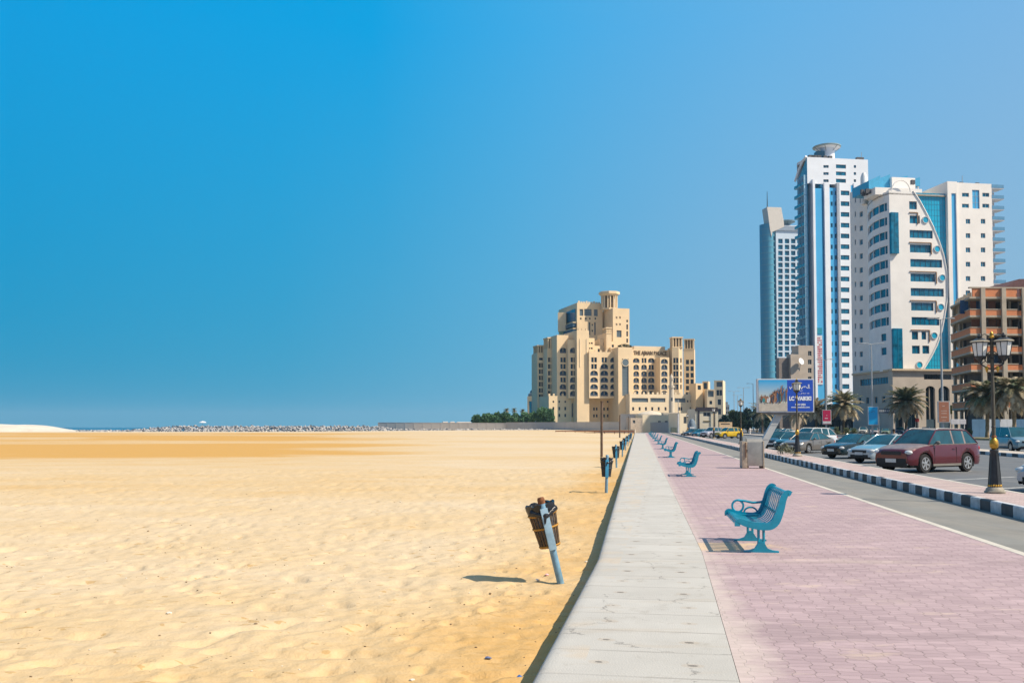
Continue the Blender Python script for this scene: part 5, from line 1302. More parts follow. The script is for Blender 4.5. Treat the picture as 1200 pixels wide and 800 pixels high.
# roof top: penthouse, hoop, blue crown
mb = MB(); a, b = f.t(1062, 215), f.t(1090, 215); pf = Face(f.p(a, 0, -7)[:2], TH)
wall(mb, pf, 0, b - a, ztop - 1, f.z(205.5, a) * 1.02, (), .1, CRE); back_box(mb, pf, 0, b - a, 8, ztop - 1, f.z(205.5, a) * 1.02, CRE)
mb.box(f.p(f.t(1058, 220), ztop + .5, -5), (14, 6, 2.0), CRE, rz=f.rz); mb.build('penthouse', root, world=True)
mb = MB(); crown_m = mat('crown_blue', (.06, .40, .66), .45, var=.1)
zc0, zc1 = f.z(214, 10), f.z(199.5, 10)
for (pa, pb, lo, hi, o_) in ((1034, 1048, 221, 203, -7), (1046, 1062, 219, 200.5, -8), (1066, 1088, 211, 199.5, -10), (1088, 1108, 210, 199.3, -12)):
    a, b = f.t(pa, 205), f.t(pb, 205); z0, z1 = f.z(lo, a) * 1.02, f.z(hi, a) * 1.02
    A, B = f.p(a, 0, o_), f.p(b, 0, o_); C_, D_ = f.p(b, 0, o_ - 9), f.p(a, 0, o_ - 9)
    vs = [(A.x, A.y, z0), (B.x, B.y, z0), (C_.x, C_.y, z0), (D_.x, D_.y, z0), (A.x, A.y, z1 - 1.6), (B.x, B.y, z1), (C_.x, C_.y, z1), (D_.x, D_.y, z1 - 1.6)]
    mb.add(vs, [(0, 1, 5, 4), (1, 2, 6, 5), (2, 3, 7, 6), (3, 0, 4, 7), (4, 5, 6, 7), (0, 3, 2, 1)], crown_m)
    for tt in (a + .3, b - .3): mb.tube([f.p(tt, ztop - 1, o_ - .5), f.p(tt, z0, o_ - .5)], .2, CRE, 6)
mb.build('blue_crown', root, world=True)
mb = MB(); hp = []
for k in range(13):
    a = math.pi * (1 - k / 12); px = 1058 + 11.5 * math.cos(a); py = 226 - 16 * math.sin(a); t = f.t(px, py); hp.append(f.p(t, f.z(py, t), -1.))
mb.tube(hp, .16, CRE, 6); mb.build('roof_hoop', root, 50, world=True)
mb = MB(); rr = random.Random(4)
for k in range(15):
    px = 1020 + 34 * rr.random(); t = f.t(px, 222); z = ztop + .2; mb.box(f.p(t, z + .7, -4 - 3 * rr.random()), (.9, .7, 1.3), mat('roof_plant', (.10, .10, .11), .7), rz=f.rz)
for px in (1077, 1120, 1127, 1134, 1153): t = f.t(px, 212); mb.box(f.p(t, zF + .3, -3), (1.0, .8, 1.2), mat('roof_plant', (.1, .1, .1)), rz=f.rz); 
mb.tube([f.p(f.t(1133, 212), zB, -2), f.p(f.t(1133, 212), zB + 2.6, -2)], .08, STL, 5)
mb.build('rooftop_units', root, world=True)
# podium
pod = mat('podium_stone', (.56, .49, .41), .85, var=.08, vscale=.3)
mb = MB(); t1 = f.t(1123, 470); zp = zlow
pf = Face(f.p(-.6, 0, 1.2)[:2], TH); tp = t1 + .6
hs = [(pf.t(1083, 452), pf.t(1122, 452) if False else tp - .3, pf.z(444, 0), pf.z(438, 0))]
ga = [(pf.t(a, 470), pf.t(b, 470), gz, pf.z(452, 5)) for a, b in ((1085, 1096), (1100, 1113))]
gb = [(pf.t(a, 480), pf.t(b, 480), .3, 6.5) for a, b in ((1049, 1059), (1063, 1076))]
wall(mb, pf, 0, tp, gz, zp, hs + ga + gb, .8, pod, rm=pod); back_box(mb, pf, 0, tp, 2, gz, zp, pod)
g2, l2 = seg_face((1003, 272.), (1046.0, 250.8)); hs2 = [(l2 * .2, l2 * .96, g2.z(451, l2 / 2), g2.z(443.5, l2 / 2))]
hs3 = [(g2.t(px, 470) - .8, g2.t(px, 470) + .8, g2.z(473, 5), g2.z(466, 5)) for px in (1010, 1019, 1029, 1038)]
wall(mb, g2, 0, l2, gz, zp, hs2 + hs3, .4, pod, out=.6); mb.box(pf.p(tp / 2, zp + .2, .1), (tp + 1.2, 1.4, .5), mat('cream_ledge', (.70, .56, .38), .8), rz=f.rz)
mb.box(g2.p(l2 / 2, zp + .2, .6), (l2, 1., .5), mat('cream_ledge', (.7, .56, .38)), rz=g2.rz); mb.build('podium', root, world=True)
for (a, b, c, d) in hs + ga + gb: Wn.add(pf, a, c, b - a, d - c, 'arch' if (a, b, c, d) in ga else 'band', GL_D, FR_D, pod, .8)
for (a, b, c, d) in hs2 + hs3: Wn.add(g2, a, c, b - a, d - c, 'band', GL_T, FR_D, pod, .4, out=.6)
Wn.flush()

# ------------------------------------------------------------------ tall white and blue tower with helipad
WHB = mat('pale_blue_white', (.84, .88, .93), .75, var=.04, vscale=.2); WH2 = mat('tower_white', (.84, .885, .94), .75, var=.04, vscale=.2)
D0 = 330.; P0 = (xat(955.5, D0), D0); f = Face(P0, TH); root = thing('tall_tower', 'tallest white tower with light blue vertical strips and a round helipad', 'tower block', (P0[0], P0[1], 0)); Wn = Windows(root)
tR = f.t(1019.5, 250); ztop = f.z(183.5, 0)
def tz(px, py): t = f.t(px, py); return t, f.z(py, t)
hs = []; kinds = []
for y in (194.5, 202.8, 211.2):
    for px, w, h in ((967.7, 1.0, 1.0), (970.8, 1.0, 1.0), (986.8, 3.9, 1.4), (1003.2, .9, 1.0)):
        t, z = tz(px, y); hs.append((t - w / 2, t + w / 2, z - h / 2, z + h / 2))
zmid = f.z(214.5, 0)
mb = MB(); wall(mb, f, -1.4, tR, zmid, ztop, hs, .25, WH2, out=-.8); mb.build('upper_block', root, world=True)
for (a, b, c, d) in hs: Wn.add(f, a, c, b - a, d - c, 'split', GL_T, FR_D, WH2, .25, out=-.8)
rowy = [226.3 + 12.58 * k for k in range(22)]
# vertical strips: (px0, px1, ytop, out, material, windows)
strips = [(953.6, 956.2, 210, .3, WH2, 0), (956.2, 964.2, 220.5, .0, GL_L, 0), (964.2, 966.8, 216, -.5, mat('strip_blue', (.03, .30, .52), .4), 0), (966.8, 972.8, 214.5, .5, WH2, 0), (972.8, 981.2, 220, .0, GL_L, 2), (981.2, 984.2, 215, .7, mat('fin_shadow_grey', (.42, .47, .54), .7), 0), (984.2, 998.5, 214.6, .1, WH2, 1), (998.5, 1002.5, 217, -.4, GL_L, 0), (1002.5, 1019.5, 214.6, .0, WH2, 3)]  # the grey fin has the white wall's shadow painted into its colour
for a, b, yt, o_, m, wk in strips:
    ta, tb = f.t(a, 330), f.t(b, 330); zt = f.z(yt, ta); hs = []
    for y in rowy:
        if wk == 1: t, z = tz(990, y); hs.append((f.t(984.8, y) + .1, f.t(995.2, y), z - .85, z + .85))
        if wk == 2:
            for px in (974.6, 979.6): t, z = tz(px, y); hs.append((t - .4, t + .4, z - .75, z + .75))
        if wk == 3 and y < 260: t, z = tz(1009, y); hs.append((t - 1, t + 1, z - .8, z + .8))
    mb = MB(); wall(mb, f, ta, tb, gz, zt, hs, .25, m, rm=m, out=o_)
    bb = Face(f.p(ta, 0, o_)[:2], TH); back_box(mb, bb, 0, tb - ta, 4, gz, zt, m)
    mb.build('wall_strip', root, world=True)
    for (c, d, e, g_) in hs: Wn.add(f, c, e, d - c, g_ - e, 'split', GL_T, FR_D, m, .25, out=o_)
cb = Face(f.p(-1.4, 0, -.8)[:2], TH); lf = left_face(cb, 0, 33.); LN = 33.; tl = lf.t(935.2, 300); mb = MB(); back_box(mb, cb, 0, tR + 1.4, LN - tl, gz, ztop, WH2, sides='R', parapet=1.0); mb.build('core', root, world=True)
# left flank, glass with balcony stacks

tealw = mat('flank_teal', (.08, .42, .62), .5, var=.15, vscale=.2)
# visible from px 935 to 953
mb = MB(); z1 = f.z(206, 0) ; wall(mb, lf, tl, LN, gz, z1, (), .1, tealw)
def flank_top(t): u = (t - tl) / (LN - tl); return z1 + (ztop - z1) * u
mb.face([lf.p(tl, z1), lf.p(LN, z1), lf.p(LN, ztop)], tealw)
mb.face([lf.p(tl, z1, -20), lf.p(tl, z1), lf.p(LN, ztop), lf.p(LN, ztop, -20)], ROOFM)
mb.face([lf.p(tl, gz, -20), lf.p(tl, gz), lf.p(tl, z1), lf.p(tl, z1, -20)], tealw)
# curved roof lip
mb.tube([lf.p(tl - .6, z1 + .4, .5), lf.p(tl + (LN - tl) * .35, z1 + (ztop - z1) * .55, .6), lf.p(tl + (LN - tl) * .7, z1 + (ztop - z1) * .88, .5), lf.p(LN, ztop + .2, .3)], .45, WHB, 6)
mb.build('teal_flank', root, world=True)
n = 0; kb = 0
for k in range(25):
    z = z1 - 3.0 - k * 3.72
    if z < 4: break
    mb = MB()
    for (u0, u1) in ((.02, .36), (.40, .66), (.74, .94)):
        a, b = tl + (LN - tl) * u0, tl + (LN - tl) * u1; c = lf.p((a + b) / 2, z, .65)
        mb.box(c, (b - a, 1.3, .16), mat('slab_blue', (.34, .60, .76), .6), rz=lf.rz); mb.box(lf.p((a + b) / 2, z + .55, 1.25), (b - a, .08, 1.0), mat('rail_glass', (.05, .36, .52), .2), rz=lf.rz)
        mb.box(lf.p((a + b) / 2, z + 1.5, .03), (b - a - .8, .06, 2.2), GL_T, rz=lf.rz)
        mb.box(lf.p(b, z + 1.8, .6), (.15, 1.1, 3.5), mat('slab_blue', (.22, .46, .62)), rz=lf.rz)
    mb.build('balcony_row', root, world=True)
# roof: units and helipad
mb = MB(); t, z = tz(984, 181); zc = ztop
c = f.p(t, 0, -9); mb.lathe([(4.6, zc), (4.6, zc + .6)], (c.x, c.y, 0), WH2, 20); zt2 = f.z(176.5, t) * 1.02; zd_ = f.z(170.3, t) * 1.02
mb.lathe([(2.6, zc), (2.5, zt2), (2.7, zd_ - .8), (4.6, zd_ - .5)], (c.x, c.y, 0), WH2, 20)
mb.lathe([(4.6, zd_ - .5), (5.1, zd_ - .25), (5.1, zd_), (4.8, zd_ + .1)], (c.x - .3, c.y, 0), mat('helipad_rim', (.35, .45, .47), .6), 28)
for k in range(6): a = k * 1.047; mb.tube([(c.x + 2.4 * math.cos(a), c.y + 2.4 * math.sin(a), zt2), (c.x + 4.7 * math.cos(a), c.y + 4.7 * math.sin(a), zd_ - .4)], .12, STL, 5)
mb.box((c.x - 3.4, c.y - 1, zc + 2.4), (3.0, 3, 4.2), mat('roof_box', (.05, .16, .24), .5))
mb.build('helipad', root, 40, world=True)
mb = MB()
for px in (953, 956, 962, 969, 975, 1008, 1012): t = f.t(px, 182); mb.box(f.p(t, ztop + .4, -1.6), (2.2 if px < 960 else 1.4, 1.2, 1.0), mat('roof_plant', (.1, .1, .1)), rz=f.rz)
mb.tube([f.p(f.t(1014.5, 182), ztop, -3), f.p(f.t(1014.5, 182), ztop + 3.4, -3)], .1, STL, 5); mb.build('rooftop_units', root, world=True)
Wn.flush()
# long red and white upright sign hung on the tower
ta, tb = f.t(957.2, 420), f.t(963.6, 420); z0, z1, zA = f.z(450.5, ta), f.z(393, ta), f.z(387.5, ta)
sg = thing('upright_sign', 'long upright red lettered white sign low on the tallest tower', 'sign', f.p(ta, z0, .1))
mb = MB(); mb.box(f.p((ta + tb) / 2, (z0 + z1) / 2, .12), (tb - ta, .2, z1 - z0), mat('sign_white', (.72, .72, .74), .6), rz=f.rz); pn = mb.build('panel', sg, world=True)
mb = MB(); rr = random.Random(8); redm = mat('sign_red', (.52, .02, .06), .6); k = z1 - 1.0
while k > z0 + .6:
    for j in range(3):
        if rr.random() < .85: mb.box(f.p(ta + (tb - ta) * (.2 + .3 * j), k, .235), (.42 + .16 * rr.random(), .03, .34 + .25 * rr.random()), redm, rz=f.rz)
    k -= .78
q = mb.build('red_letters', sg, world=True)
mb = MB(); mb.box(f.p((ta + tb) / 2, zA - .0, .12), (tb - ta, .2, 2.2), mat('sign_teal', (.01, .30, .42), .5), rz=f.rz); mb.build('teal_cap', sg, world=True)

# ------------------------------------------------------------------ distant gridded tower (far left one)
D0 = 520.; P0 = (xat(904.5, D0), D0); f = Face(P0, TH); root = thing('grid_tower', 'slim white tower with a grid of square teal windows, leftmost of the high towers', 'tower block', (P0[0], P0[1], 0)); Wn = Windows(root)
tR = f.t(941, 300); zt = f.z(265.5, 0); hs = []
rowsg = [282.5 + 6.98 * k for k in range(31)]
cols = [914.6, 922.3, 929.6, 936.7]
for y in rowsg:
    for px in cols: t = f.t(px, y); z = f.z(y, t); hs.append((t - 1.35, t + 1.35, z - 1.32, z + 1.32))
mb = MB(); wall(mb, f, f.t(909.5, 300), tR, gz, zt, hs, .6, mat('grid_pale_blue', (.60, .72, .84), .7, var=.05, vscale=.2)); b0 = f.t(909.5, 300)
back_box(mb, Face(f.p(b0, 0)[:2], TH), 0, tR - b0, 12, gz, zt, WH2, parapet=1.2); mb.build('window_grid', root, world=True)
for (a, b, c, d) in hs: Wn.add(f, a, c, b - a, d - c, 'split', GL_T, FR_D, WH2, .6)
mb = MB(); mb.box(f.p((b0 + tR) / 2, zt - .8, .3), (tR - b0, .8, 2.6), mat('cornice_blue', (.30, .38, .48), .6), rz=f.rz); mb.build('cornice', root, world=True)
# teal strip beside and the rounded left bay
a0, a1 = f.t(904.2, 300), b0; za = f.z(270, 0)
mb = MB(); hs = []
for y in [279 + 6.98 * k for k in range(31)]:
    t = (a0 + a1) / 2; z = f.z(y, t); hs.append((a0 + .5, a1 - .4, z - 1.25, z + 1.25))
wall(mb, f, a0, a1, gz, za, hs, .3, mat('teal_spandrel', (.10, .34, .46), .5), out=-.4); mb.build('teal_strip', root, world=True)
for (a, b, c, d) in hs: Wn.add(f, a, c, b - a, d - c, 'split', GL_T, FR_D, WH2, .3, out=-.4)
mb = MB(); cc = f.p(a0 - .2, 0, -5); rad = 4.6
cyl = []
for k in range(15): a = math.pi * (.98 + .62 * k / 14) + TH; cyl.append((cc.x + rad * math.cos(a), cc.y + 1.2 * rad * math.sin(a)))
zl = f.z(262, 0)
for (x0, y0), (x1, y1) in zip(cyl[:-1], cyl[1:]): mb.face([(x0, y0, gz), (x1, y1, gz), (x1, y1, zl), (x0, y0, zl)], mat('bay_teal', (.10, .36, .52), .3, var=.1))
for k in range(32):
    z = f.z(268 + 6.98 * k, 0); mb.tube([(x, y - .05, z) for x, y in cyl], .16, mat('bay_line', (.22, .42, .5), .5), 4)
mb.build('rounded_bay', root, world=True)
# sail shaped top wall
pts2 = [(898.2, 243), (914.8, 243.4), (916.0, 250), (917.5, 258), (918.4, 266), (909.5, 270), (904.5, 272), (903.5, 278), (901.5, 268), (900, 256)]
ff = [(f.t(px, py), f.z(py, f.t(px, py))) for px, py in pts2]
mb = MB(); A = [f.p(t, z, .8) for t, z in ff]; Bk = [f.p(t, z, -6) for t, z in ff]; n = len(A)
mb.add(A + Bk, [tuple(reversed(range(n))), tuple(range(n, 2 * n))] + [(i, (i + 1) % n, (i + 1) % n + n, i + n) for i in range(n)], mat('sail_cream', (.72, .68, .62), .8)); mb.build('sail_wall', root, world=True)
mb = MB(); t = f.t(899.6, 240); mb.tube([f.p(t, f.z(245, t), -.5), f.p(t, f.z(224, t), -.5)], [.35, .12], FR_D, 6); mb.build('antenna', root, world=True)
mb = MB(); t = f.t(929, 260); c = f.p(t, 0, -8); zz = zt
mb.lathe([(2.2, zz - 1), (2.0, zz + 3.2), (4.8, zz + 4.6), (4.8, zz + 5.2)], (c.x, c.y, 0), mat('roof_slate', (.12, .22, .30), .6), 16); mb.box((c.x + .5, c.y, zz + 1), (9, 6, 2.4), WH2)
for k in range(9): mb.tube([(c.x - 4.5 + k * 1.1, c.y, zz + 5), (c.x - 5.4 + k * 1.3, c.y, zz + 6.6)], .12, STL, 4)
mb.build('roof_deck', root, world=True)
Wn.flush()

# ------------------------------------------------------------------ small beige block behind the billboard
D0 = 300.; P0 = (xat(931, D0), D0); f = Face(P0, TH); root = thing('low_building', 'small cream block of flats rising behind the billboard', 'building', (P0[0], P0[1], 0)); Wn = Windows(root)
BEG = mat('beige_render', (.52, .45, .38), .85, var=.08, vscale=.4); zt = f.z(404.5, 0); tR = f.t(953.5, 430); hs = []
for y in (414, 424, 434, 444, 454, 464, 474):
    for px in (949,): t = f.t(px, y); z = f.z(y, t); hs.append((t - .6, t + .6, z - .8, z + .8))
mb = MB(); wall(mb, f, f.t(936, 430), tR, gz, zt, hs, .25, BEG); back_box(mb, Face(f.p(f.t(936, 430), 0)[:2], TH), 0, tR - f.t(936, 430), 5, gz, zt, BEG, parapet=.8)
z2 = f.z(415, 0); wall(mb, f, f.t(926, 430), f.t(936, 430), gz, z2, (), .1, BEG, out=.4); back_box(mb, Face(f.p(f.t(926, 430), 0, .4)[:2], TH), 0, f.t(936, 430) - f.t(926, 430), 3, gz, z2, BEG)
z3 = f.z(419, 0); GBR = mat('taupe_render', (.28, .24, .22), .85); wall(mb, f, f.t(914.5, 430), f.t(926, 430), gz, z3, (), .1, GBR, out=-1); back_box(mb, Face(f.p(f.t(914.5, 430), 0, -1)[:2], TH), 0, f.t(926, 430) - f.t(914.5, 430), 2, gz, z3, GBR, parapet=.5)
mb.build('walls', root, world=True)
for (a, b, c, d) in hs: Wn.add(f, a, c, b - a, d - c, 'split', GL_D, FR_W, BEG, .25)
Wn.flush()
mb = MB(); t = f.t(936, 425); c = f.p(t, f.z(424, t), 1.2); mb.lathe([(.01, 0), (.7, .15), (1.1, .45)], c, WH2, 16, M=Matrix.Rotation(R(70), 3, 'X') @ Matrix.Rotation(.5, 3, 'Y')); mb.tube([c, c + Vector((0, 1.0, -3.))], .12, STL, 6); mb.build('satellite_dish', root, 50, world=True)

# ------------------------------------------------------------------ brick and concrete frame under construction
BRK = mat('new_brick', (.72, .27, .12), .9, var=.12, vscale=1.5, col2=(.60, .22, .10)); SLB = mat('raw_concrete', (.50, .43, .33), .9, var=.12, vscale=.6); INT = mat('raw_interior', (.16, .15, .15), .9, var=.2, vscale=.5)
D0 = 172.; P0 = (xat(1139.3, D0), D0); f = Face(P0, .05); root = thing('unfinished_building', 'unfinished concrete frame with orange brick parapets and open storeys', 'building', (P0[0], P0[1], 0))
tE = f.t(1240, 400); zr = f.z(336.5, 0)
lfD = 18.; corner2 = Vector((xat(1116.2, 186.), 186.))    # far end of the chamfered left side
cv = Vector((P0[0], P0[1]))
lface = Face(corner2, U=(cv - corner2)); lL = (cv - corner2).length
lev = [f.z(y, 0) for y in (347.5, 369.3, 390.6, 411.9, 433.2, 455, 477)]
sl_poly = [tuple(corner2), (P0[0], P0[1]), tuple(f.p(tE, 0)[:2]), tuple(f.p(tE, 0, -20)[:2]), (corner2.x + 8.2, corner2.y + 14)]
for i, z in enumerate(lev):
    mb = MB(); mb.prism(sl_poly, z - .35, z, SLB); mb.build('floor_slab', root, world=True)
mb = MB(); bandh = .95
for i, z in enumerate(lev):
    if i == 0:
        for a, b in ((1139.8, 1149.2), (1154, 1173), (1179, 1192), (1196, 1240)):
            ta, tb = f.t(a, 340), f.t(b, 340); wall(mb, f, ta, tb, z + .02, zr - .12, (), .1, BRK, out=-.08); wall(mb, Face(f.p(tb, 0, -.3)[:2], U=-f.U), 0, tb - ta, z + .02, zr - .12, (), .1, BRK)
    else:
        hh = 1.05 if i > 0 else 0
        wall(mb, f, 0, f.t(1193, 400), z, z + hh, (), .1, BRK, out=-.03); wall(mb, f, f.t(1193, 400), tE, z, z + hh, (), .1, BRK, out=-1.2)
        wall(mb, lface, 0, lL, z, z + hh, (), .1, BRK, out=-.03)
        mb.face([f.p(0, z + hh, -.03), f.p(f.t(1193, 400), z + hh, -.03), f.p(f.t(1193, 400), z + hh, -.25), f.p(0, z + hh, -.25)], BRK)
        mb.face([lface.p(0, z + hh, -.03), lface.p(lL, z + hh, -.03), lface.p(lL, z + hh, -.25), lface.p(0, z + hh, -.25)], BRK)
mb.build('brick_parapets', root, world=True)
mb = MB(); mb.box(f.p(tE / 2, zr - .05, -.2), (tE, .5, .25), SLB, rz=f.rz)
for i, z in enumerate(lev[1:]): mb.box(lface.p(lL / 2, z + 1.14, -.1), (lL, .3, .16), SLB, rz=lface.rz); mb.box(f.p(f.t(1193, 400) / 2, z + 1.14, -.1), (f.t(1193, 400), .3, .16), SLB, rz=f.rz)
mb.build('coping', root, world=True)
for px in (1152.2, 1176.5, 1200.5, 1225):
    t = f.t(px, 400); mb = MB(); mb.box(f.p(t, (zr + gz) / 2 - .1, .12), (.82, .5, zr - gz), SLB, rz=f.rz); mb.build('column', root, world=True)
for (px, D) in ((1120.5, 186.5), (1127.5, 183.5), (1185.5, 176), (1164, 178)):
    mb = MB(); x = xat(px, D); mb.box((x, D, (lev[0] + gz) / 2), (.5, .5, lev[0] - gz - .4), SLB); mb.build('column', root, world=True)
mb = MB(); bi = f.p(0, 0, -9); A = f.p(4.2, 0, -10); B = f.p(tE, 0, -10)
mb.box(((A.x + B.x) / 2, (A.y + B.y) / 2, (lev[0] + gz) / 2 - .3), ((B - A).length, .3, lev[0] - gz - .5), INT, rz=f.rz)
for px in (1160, 1180, 1197, 1215): t = f.t(px, 400) + 1; mb.box(f.p(t, (lev[0] + gz) / 2 - .3, -6), (.25, 7.5, lev[0] - gz - .6), INT, rz=f.rz)
mb.build('inner_walls', root, world=True)
mb = MB(); rr = random.Random(3)
for i, z in enumerate(lev[1:5]):
    for k in range(4): t = f.t(rr.uniform(1142, 1195), 400); mb.box(f.p(t, z + 2.0, -3.5), (1.6, .1, 2.6), mat('inner_brick', (.30, .14, .09), .9) if rr.random() < .6 else mat('scaffold_blue', (.03, .10, .22), .6), rz=f.rz)
mb.build('infill_panels', root, world=True)
mb = MB()
for k in range(9):
    t = lL * (.15 + .09 * k); mb.box(lface.p(t, lev[0] + .4 + .1 * (k % 3), -.6), (.35, .4, .8 + .3 * (k % 2)), SLB, rz=lface.rz)
mb.build('loose_blocks', root, world=True)
# brown building rising behind it at the right edge
D0 = 215.; P0 = (xat(1181, D0), D0); f = Face(P0, .05); root = thing('brown_building', 'dark reddish building top behind the unfinished frame at the right edge', 'building', (P0[0], P0[1], 0))
mb = MB(); zt = f.z(324, 5); m = mat('maroon_render', (.16, .08, .08), .9, var=.15)
A = f.p(0, 0); pl = [(A.x, A.y), tuple(f.p(3.5, 0)[:2]), tuple(f.p(22, 0)[:2]), tuple(f.p(22, 0, -14)[:2]), tuple(f.p(0, 0, -14)[:2])]
vs = []; tops = [zt - 2.6, zt - .6, zt, zt, zt - 1.5]
mb.add([(x, y, gz) for x, y in pl] + [(x, y, z) for (x, y), z in zip(pl, tops)], [tuple(reversed(range(5))), tuple(range(5, 10))] + [(i, (i + 1) % 5, (i + 1) % 5 + 5, i + 5) for i in range(5)], m); mb.build('walls', root, world=True)
# ------------------------------------------------------------------ the sand coloured palace hotel
PAL = mat('palace_render', (.86, .665, .42), .9, var=.05, vscale=.15, bump=.1, bscale=2); PAL2 = mat('palace_render_pale', (.85, .70, .49), .9, var=.05, vscale=.15)
PGL = mat('palace_glass', (.03, .075, .13), .2, var=.3, vscale=.3); PFR = mat('palace_frame', (.10, .12, .16), .6); PGG = mat('palace_grey_glass', (.16, .21, .24), .25, var=.1, vscale=.1); PTG = mat('palace_teal_glass', (.005, .17, .32), .15)
PT = R(15); PD = 450.
P0 = (xat(690, PD), PD); root = thing('palace_hotel', 'sand coloured palace hotel with arched windows, wind towers and stepped terraces', 'hotel', (P0[0], P0[1], 0)); Wn = Windows(root)
SV = thing  # alias kept short
small = []
def vol(px0, px1, ytop, D, depth, wins=(), ybase=498, par=.8, m=PAL, name='wing', mer=False, cap=None, zmin=None, ang=PT, roof=True):
    """wins: list of (px, py, w, h, kind, glass)"""
    P = (xat(px0, D), D); f = Face(P, ang); t1 = f.t(px1, 450); z1 = f.z(ytop, t1 / 2); z0 = gz if zmin is None else f.z(zmin, t1 / 2)
    hs = []; info = []
    for (px, py, w, h, kind, gl) in wins:
        if kind in ('arch', 'pair') and w > 1.5: w *= 1.12; h *= 1.06
        t = f.t(px, py); z = f.z(py, t); hs.append((t - w / 2, t + w / 2, z - h / 2, z + h / 2)); info.append((kind, gl))
    mb = MB(); dep = .45
    wall(mb, f, 0, t1, z0, z1, hs, dep, m); back_box(mb, f, 0, t1, depth, z0, z1, m, roof=roof, parapet=par)
    if zmin is not None: mb.face([f.p(0, z0, 0), f.p(0, z0, -depth), f.p(t1, z0, -depth), f.p(t1, z0, 0)], m)
    if mer: merlons(mb, f, .3, t1 - .3, z1, m, w=.9, h=1.0, step=2.2)
    o = mb.build(name, root, world=True)
    for (a, b, c, d), (k, gl) in zip(hs, info): Wn.add(f, a, c, b - a, d - c, k, gl, PFR, m, dep)
    return f, t1, z1, o
def arches(cols, rows, w=3.1, h=2.5, kind='arch', gl=PGL): return [(px, py, w, h, kind, gl) for px in cols for py in rows]
R6 = [421.5, 429.3, 437.1, 445.0, 453.0, 461.0]
def windtower_top(f, t0, t1, z, h, depth, m=PAL, name='wind_tower'):
    mb = MB(); n = 4; w = t1 - t0
    for k in range(n):
        t = t0 + .35 + (w - .7) * k / (n - 1)
        mb.box(f.p(t, z + h / 2, -.35), (.42, .6, h), m, rz=f.rz); mb.box(f.p(t, z + h / 2, -depth + .35), (.42, .6, h), m, rz=f.rz)
        mb.box(f.p(t0 + .35, z + h / 2, -.35 - (depth - .7) * k / (n - 1)), (.6, .42, h), m, rz=f.rz); mb.box(f.p(t1 - .35, z + h / 2, -.35 - (depth - .7) * k / (n - 1)), (.6, .42, h), m, rz=f.rz)
    mb.box(f.p((t0 + t1) / 2, z + h / 2, -depth / 2), (w - 1.4, depth - 1.4, h), mat('louvre_dark', (.22, .17, .12), .9), rz=f.rz)
    mb.box(f.p((t0 + t1) / 2, z + .2, -depth / 2), (w + .3, depth + .3, .35), m, rz=f.rz); mb.box(f.p((t0 + t1) / 2, z + h + .25, -depth / 2), (w + .4, depth + .4, .55), m, rz=f.rz)
    mb.build(name, root, world=True)
# far left wind tower wing, then second
f, t1, z1, _ = vol(629.8, 640.6, 414, 452, 10, arches([634.2], [420.5], 2.2, 1.2, 'split') + arches([634.2], [427.8, 435.3, 442.6, 450.0, 457.3, 464.6], 2.1, 2.1, 'pair') , name='wing'); windtower_top(f, .2, t1 - .2, z1, 3.6, 8)
f, t1, z1, _ = vol(641.2, 652.5, 409, 446, 12, arches([645.0], [421.5, 429.3, 437.1, 445.0, 452.8, 460.5], 2.1, 2.1, 'pair'), name='wing'); windtower_top(f, .3, t1 - .6, z1 , 5.2, 7)
# stepped main left block
vol(652.8, 666.2, 392.5, 438, 16, arches([659.9], [410.5], 3.0, 2.4, 'arch') + arches([659.9], [421.5, 429.3, 445.0], 2.4, 2.2, 'pair') + arches([659.9], [437.1, 453.0, 461.0], 3.1, 2.3, 'arch'), name='wing', zmin=466.5)
vol(666.2, 676.3, 398, 436, 16, arches([671.9], [410.5, 445, 453.0, 461.0], 3.0, 2.4, 'arch') + arches([671.9], [421.5, 429.3, 437.1], 2.4, 2.2, 'pair'), name='wing', zmin=466.5)
f, t1, z1, _ = vol(676.3, 690.5, 387, 434, 20, (), name='stair_tower'); mb = MB()
for k in range(3): mb.box(f.p(t1 * (.2 + .3 * k), z1 + .5, -.4), (.9, .8, 1.0), PAL, rz=f.rz)
mb.box(f.p(t1 * .25, (z1 + 30) / 2 - 2, .1), (.35, .25, z1 - 34), PAL2, rz=f.rz); mb.box(f.p(t1 * .8, (z1 + 30) / 2 - 2, .1), (.35, .25, z1 - 34), PAL2, rz=f.rz); mb.build('stair_crest', root, world=True)
vol(686, 697, 396, 440, 14, [(690.5, 402, 1, .8, 'split', PGL), (693.5, 402, 1, .8, 'split', PGL), (690.5, 408, 1, .8, 'split', PGL), (693.5, 408, 1, .8, 'split', PGL)], name='stepped_terrace', zmin=470)
f, t1, z1, _ = vol(690.6, 724.5, 412.3, 434, 18, arches([696.2], R6[:2], 2.5, 2.2, 'pair') + arches([708.2], R6[:1], 2.4, 2.2, 'pair') + arches([696.2], R6[2:], 3.4, 2.3, 'arch') + arches([708.2], R6[1:], 3.4, 2.3, 'arch') + arches([719.6], R6, 3.4, 2.3, 'arch'), name='wing', zmin=466.5)
merl = MB(); merlons(merl, f, .3, t1 - .3, z1, PAL, w=.8, h=.9, step=2.6); merl.build('crenellation', root, world=True)
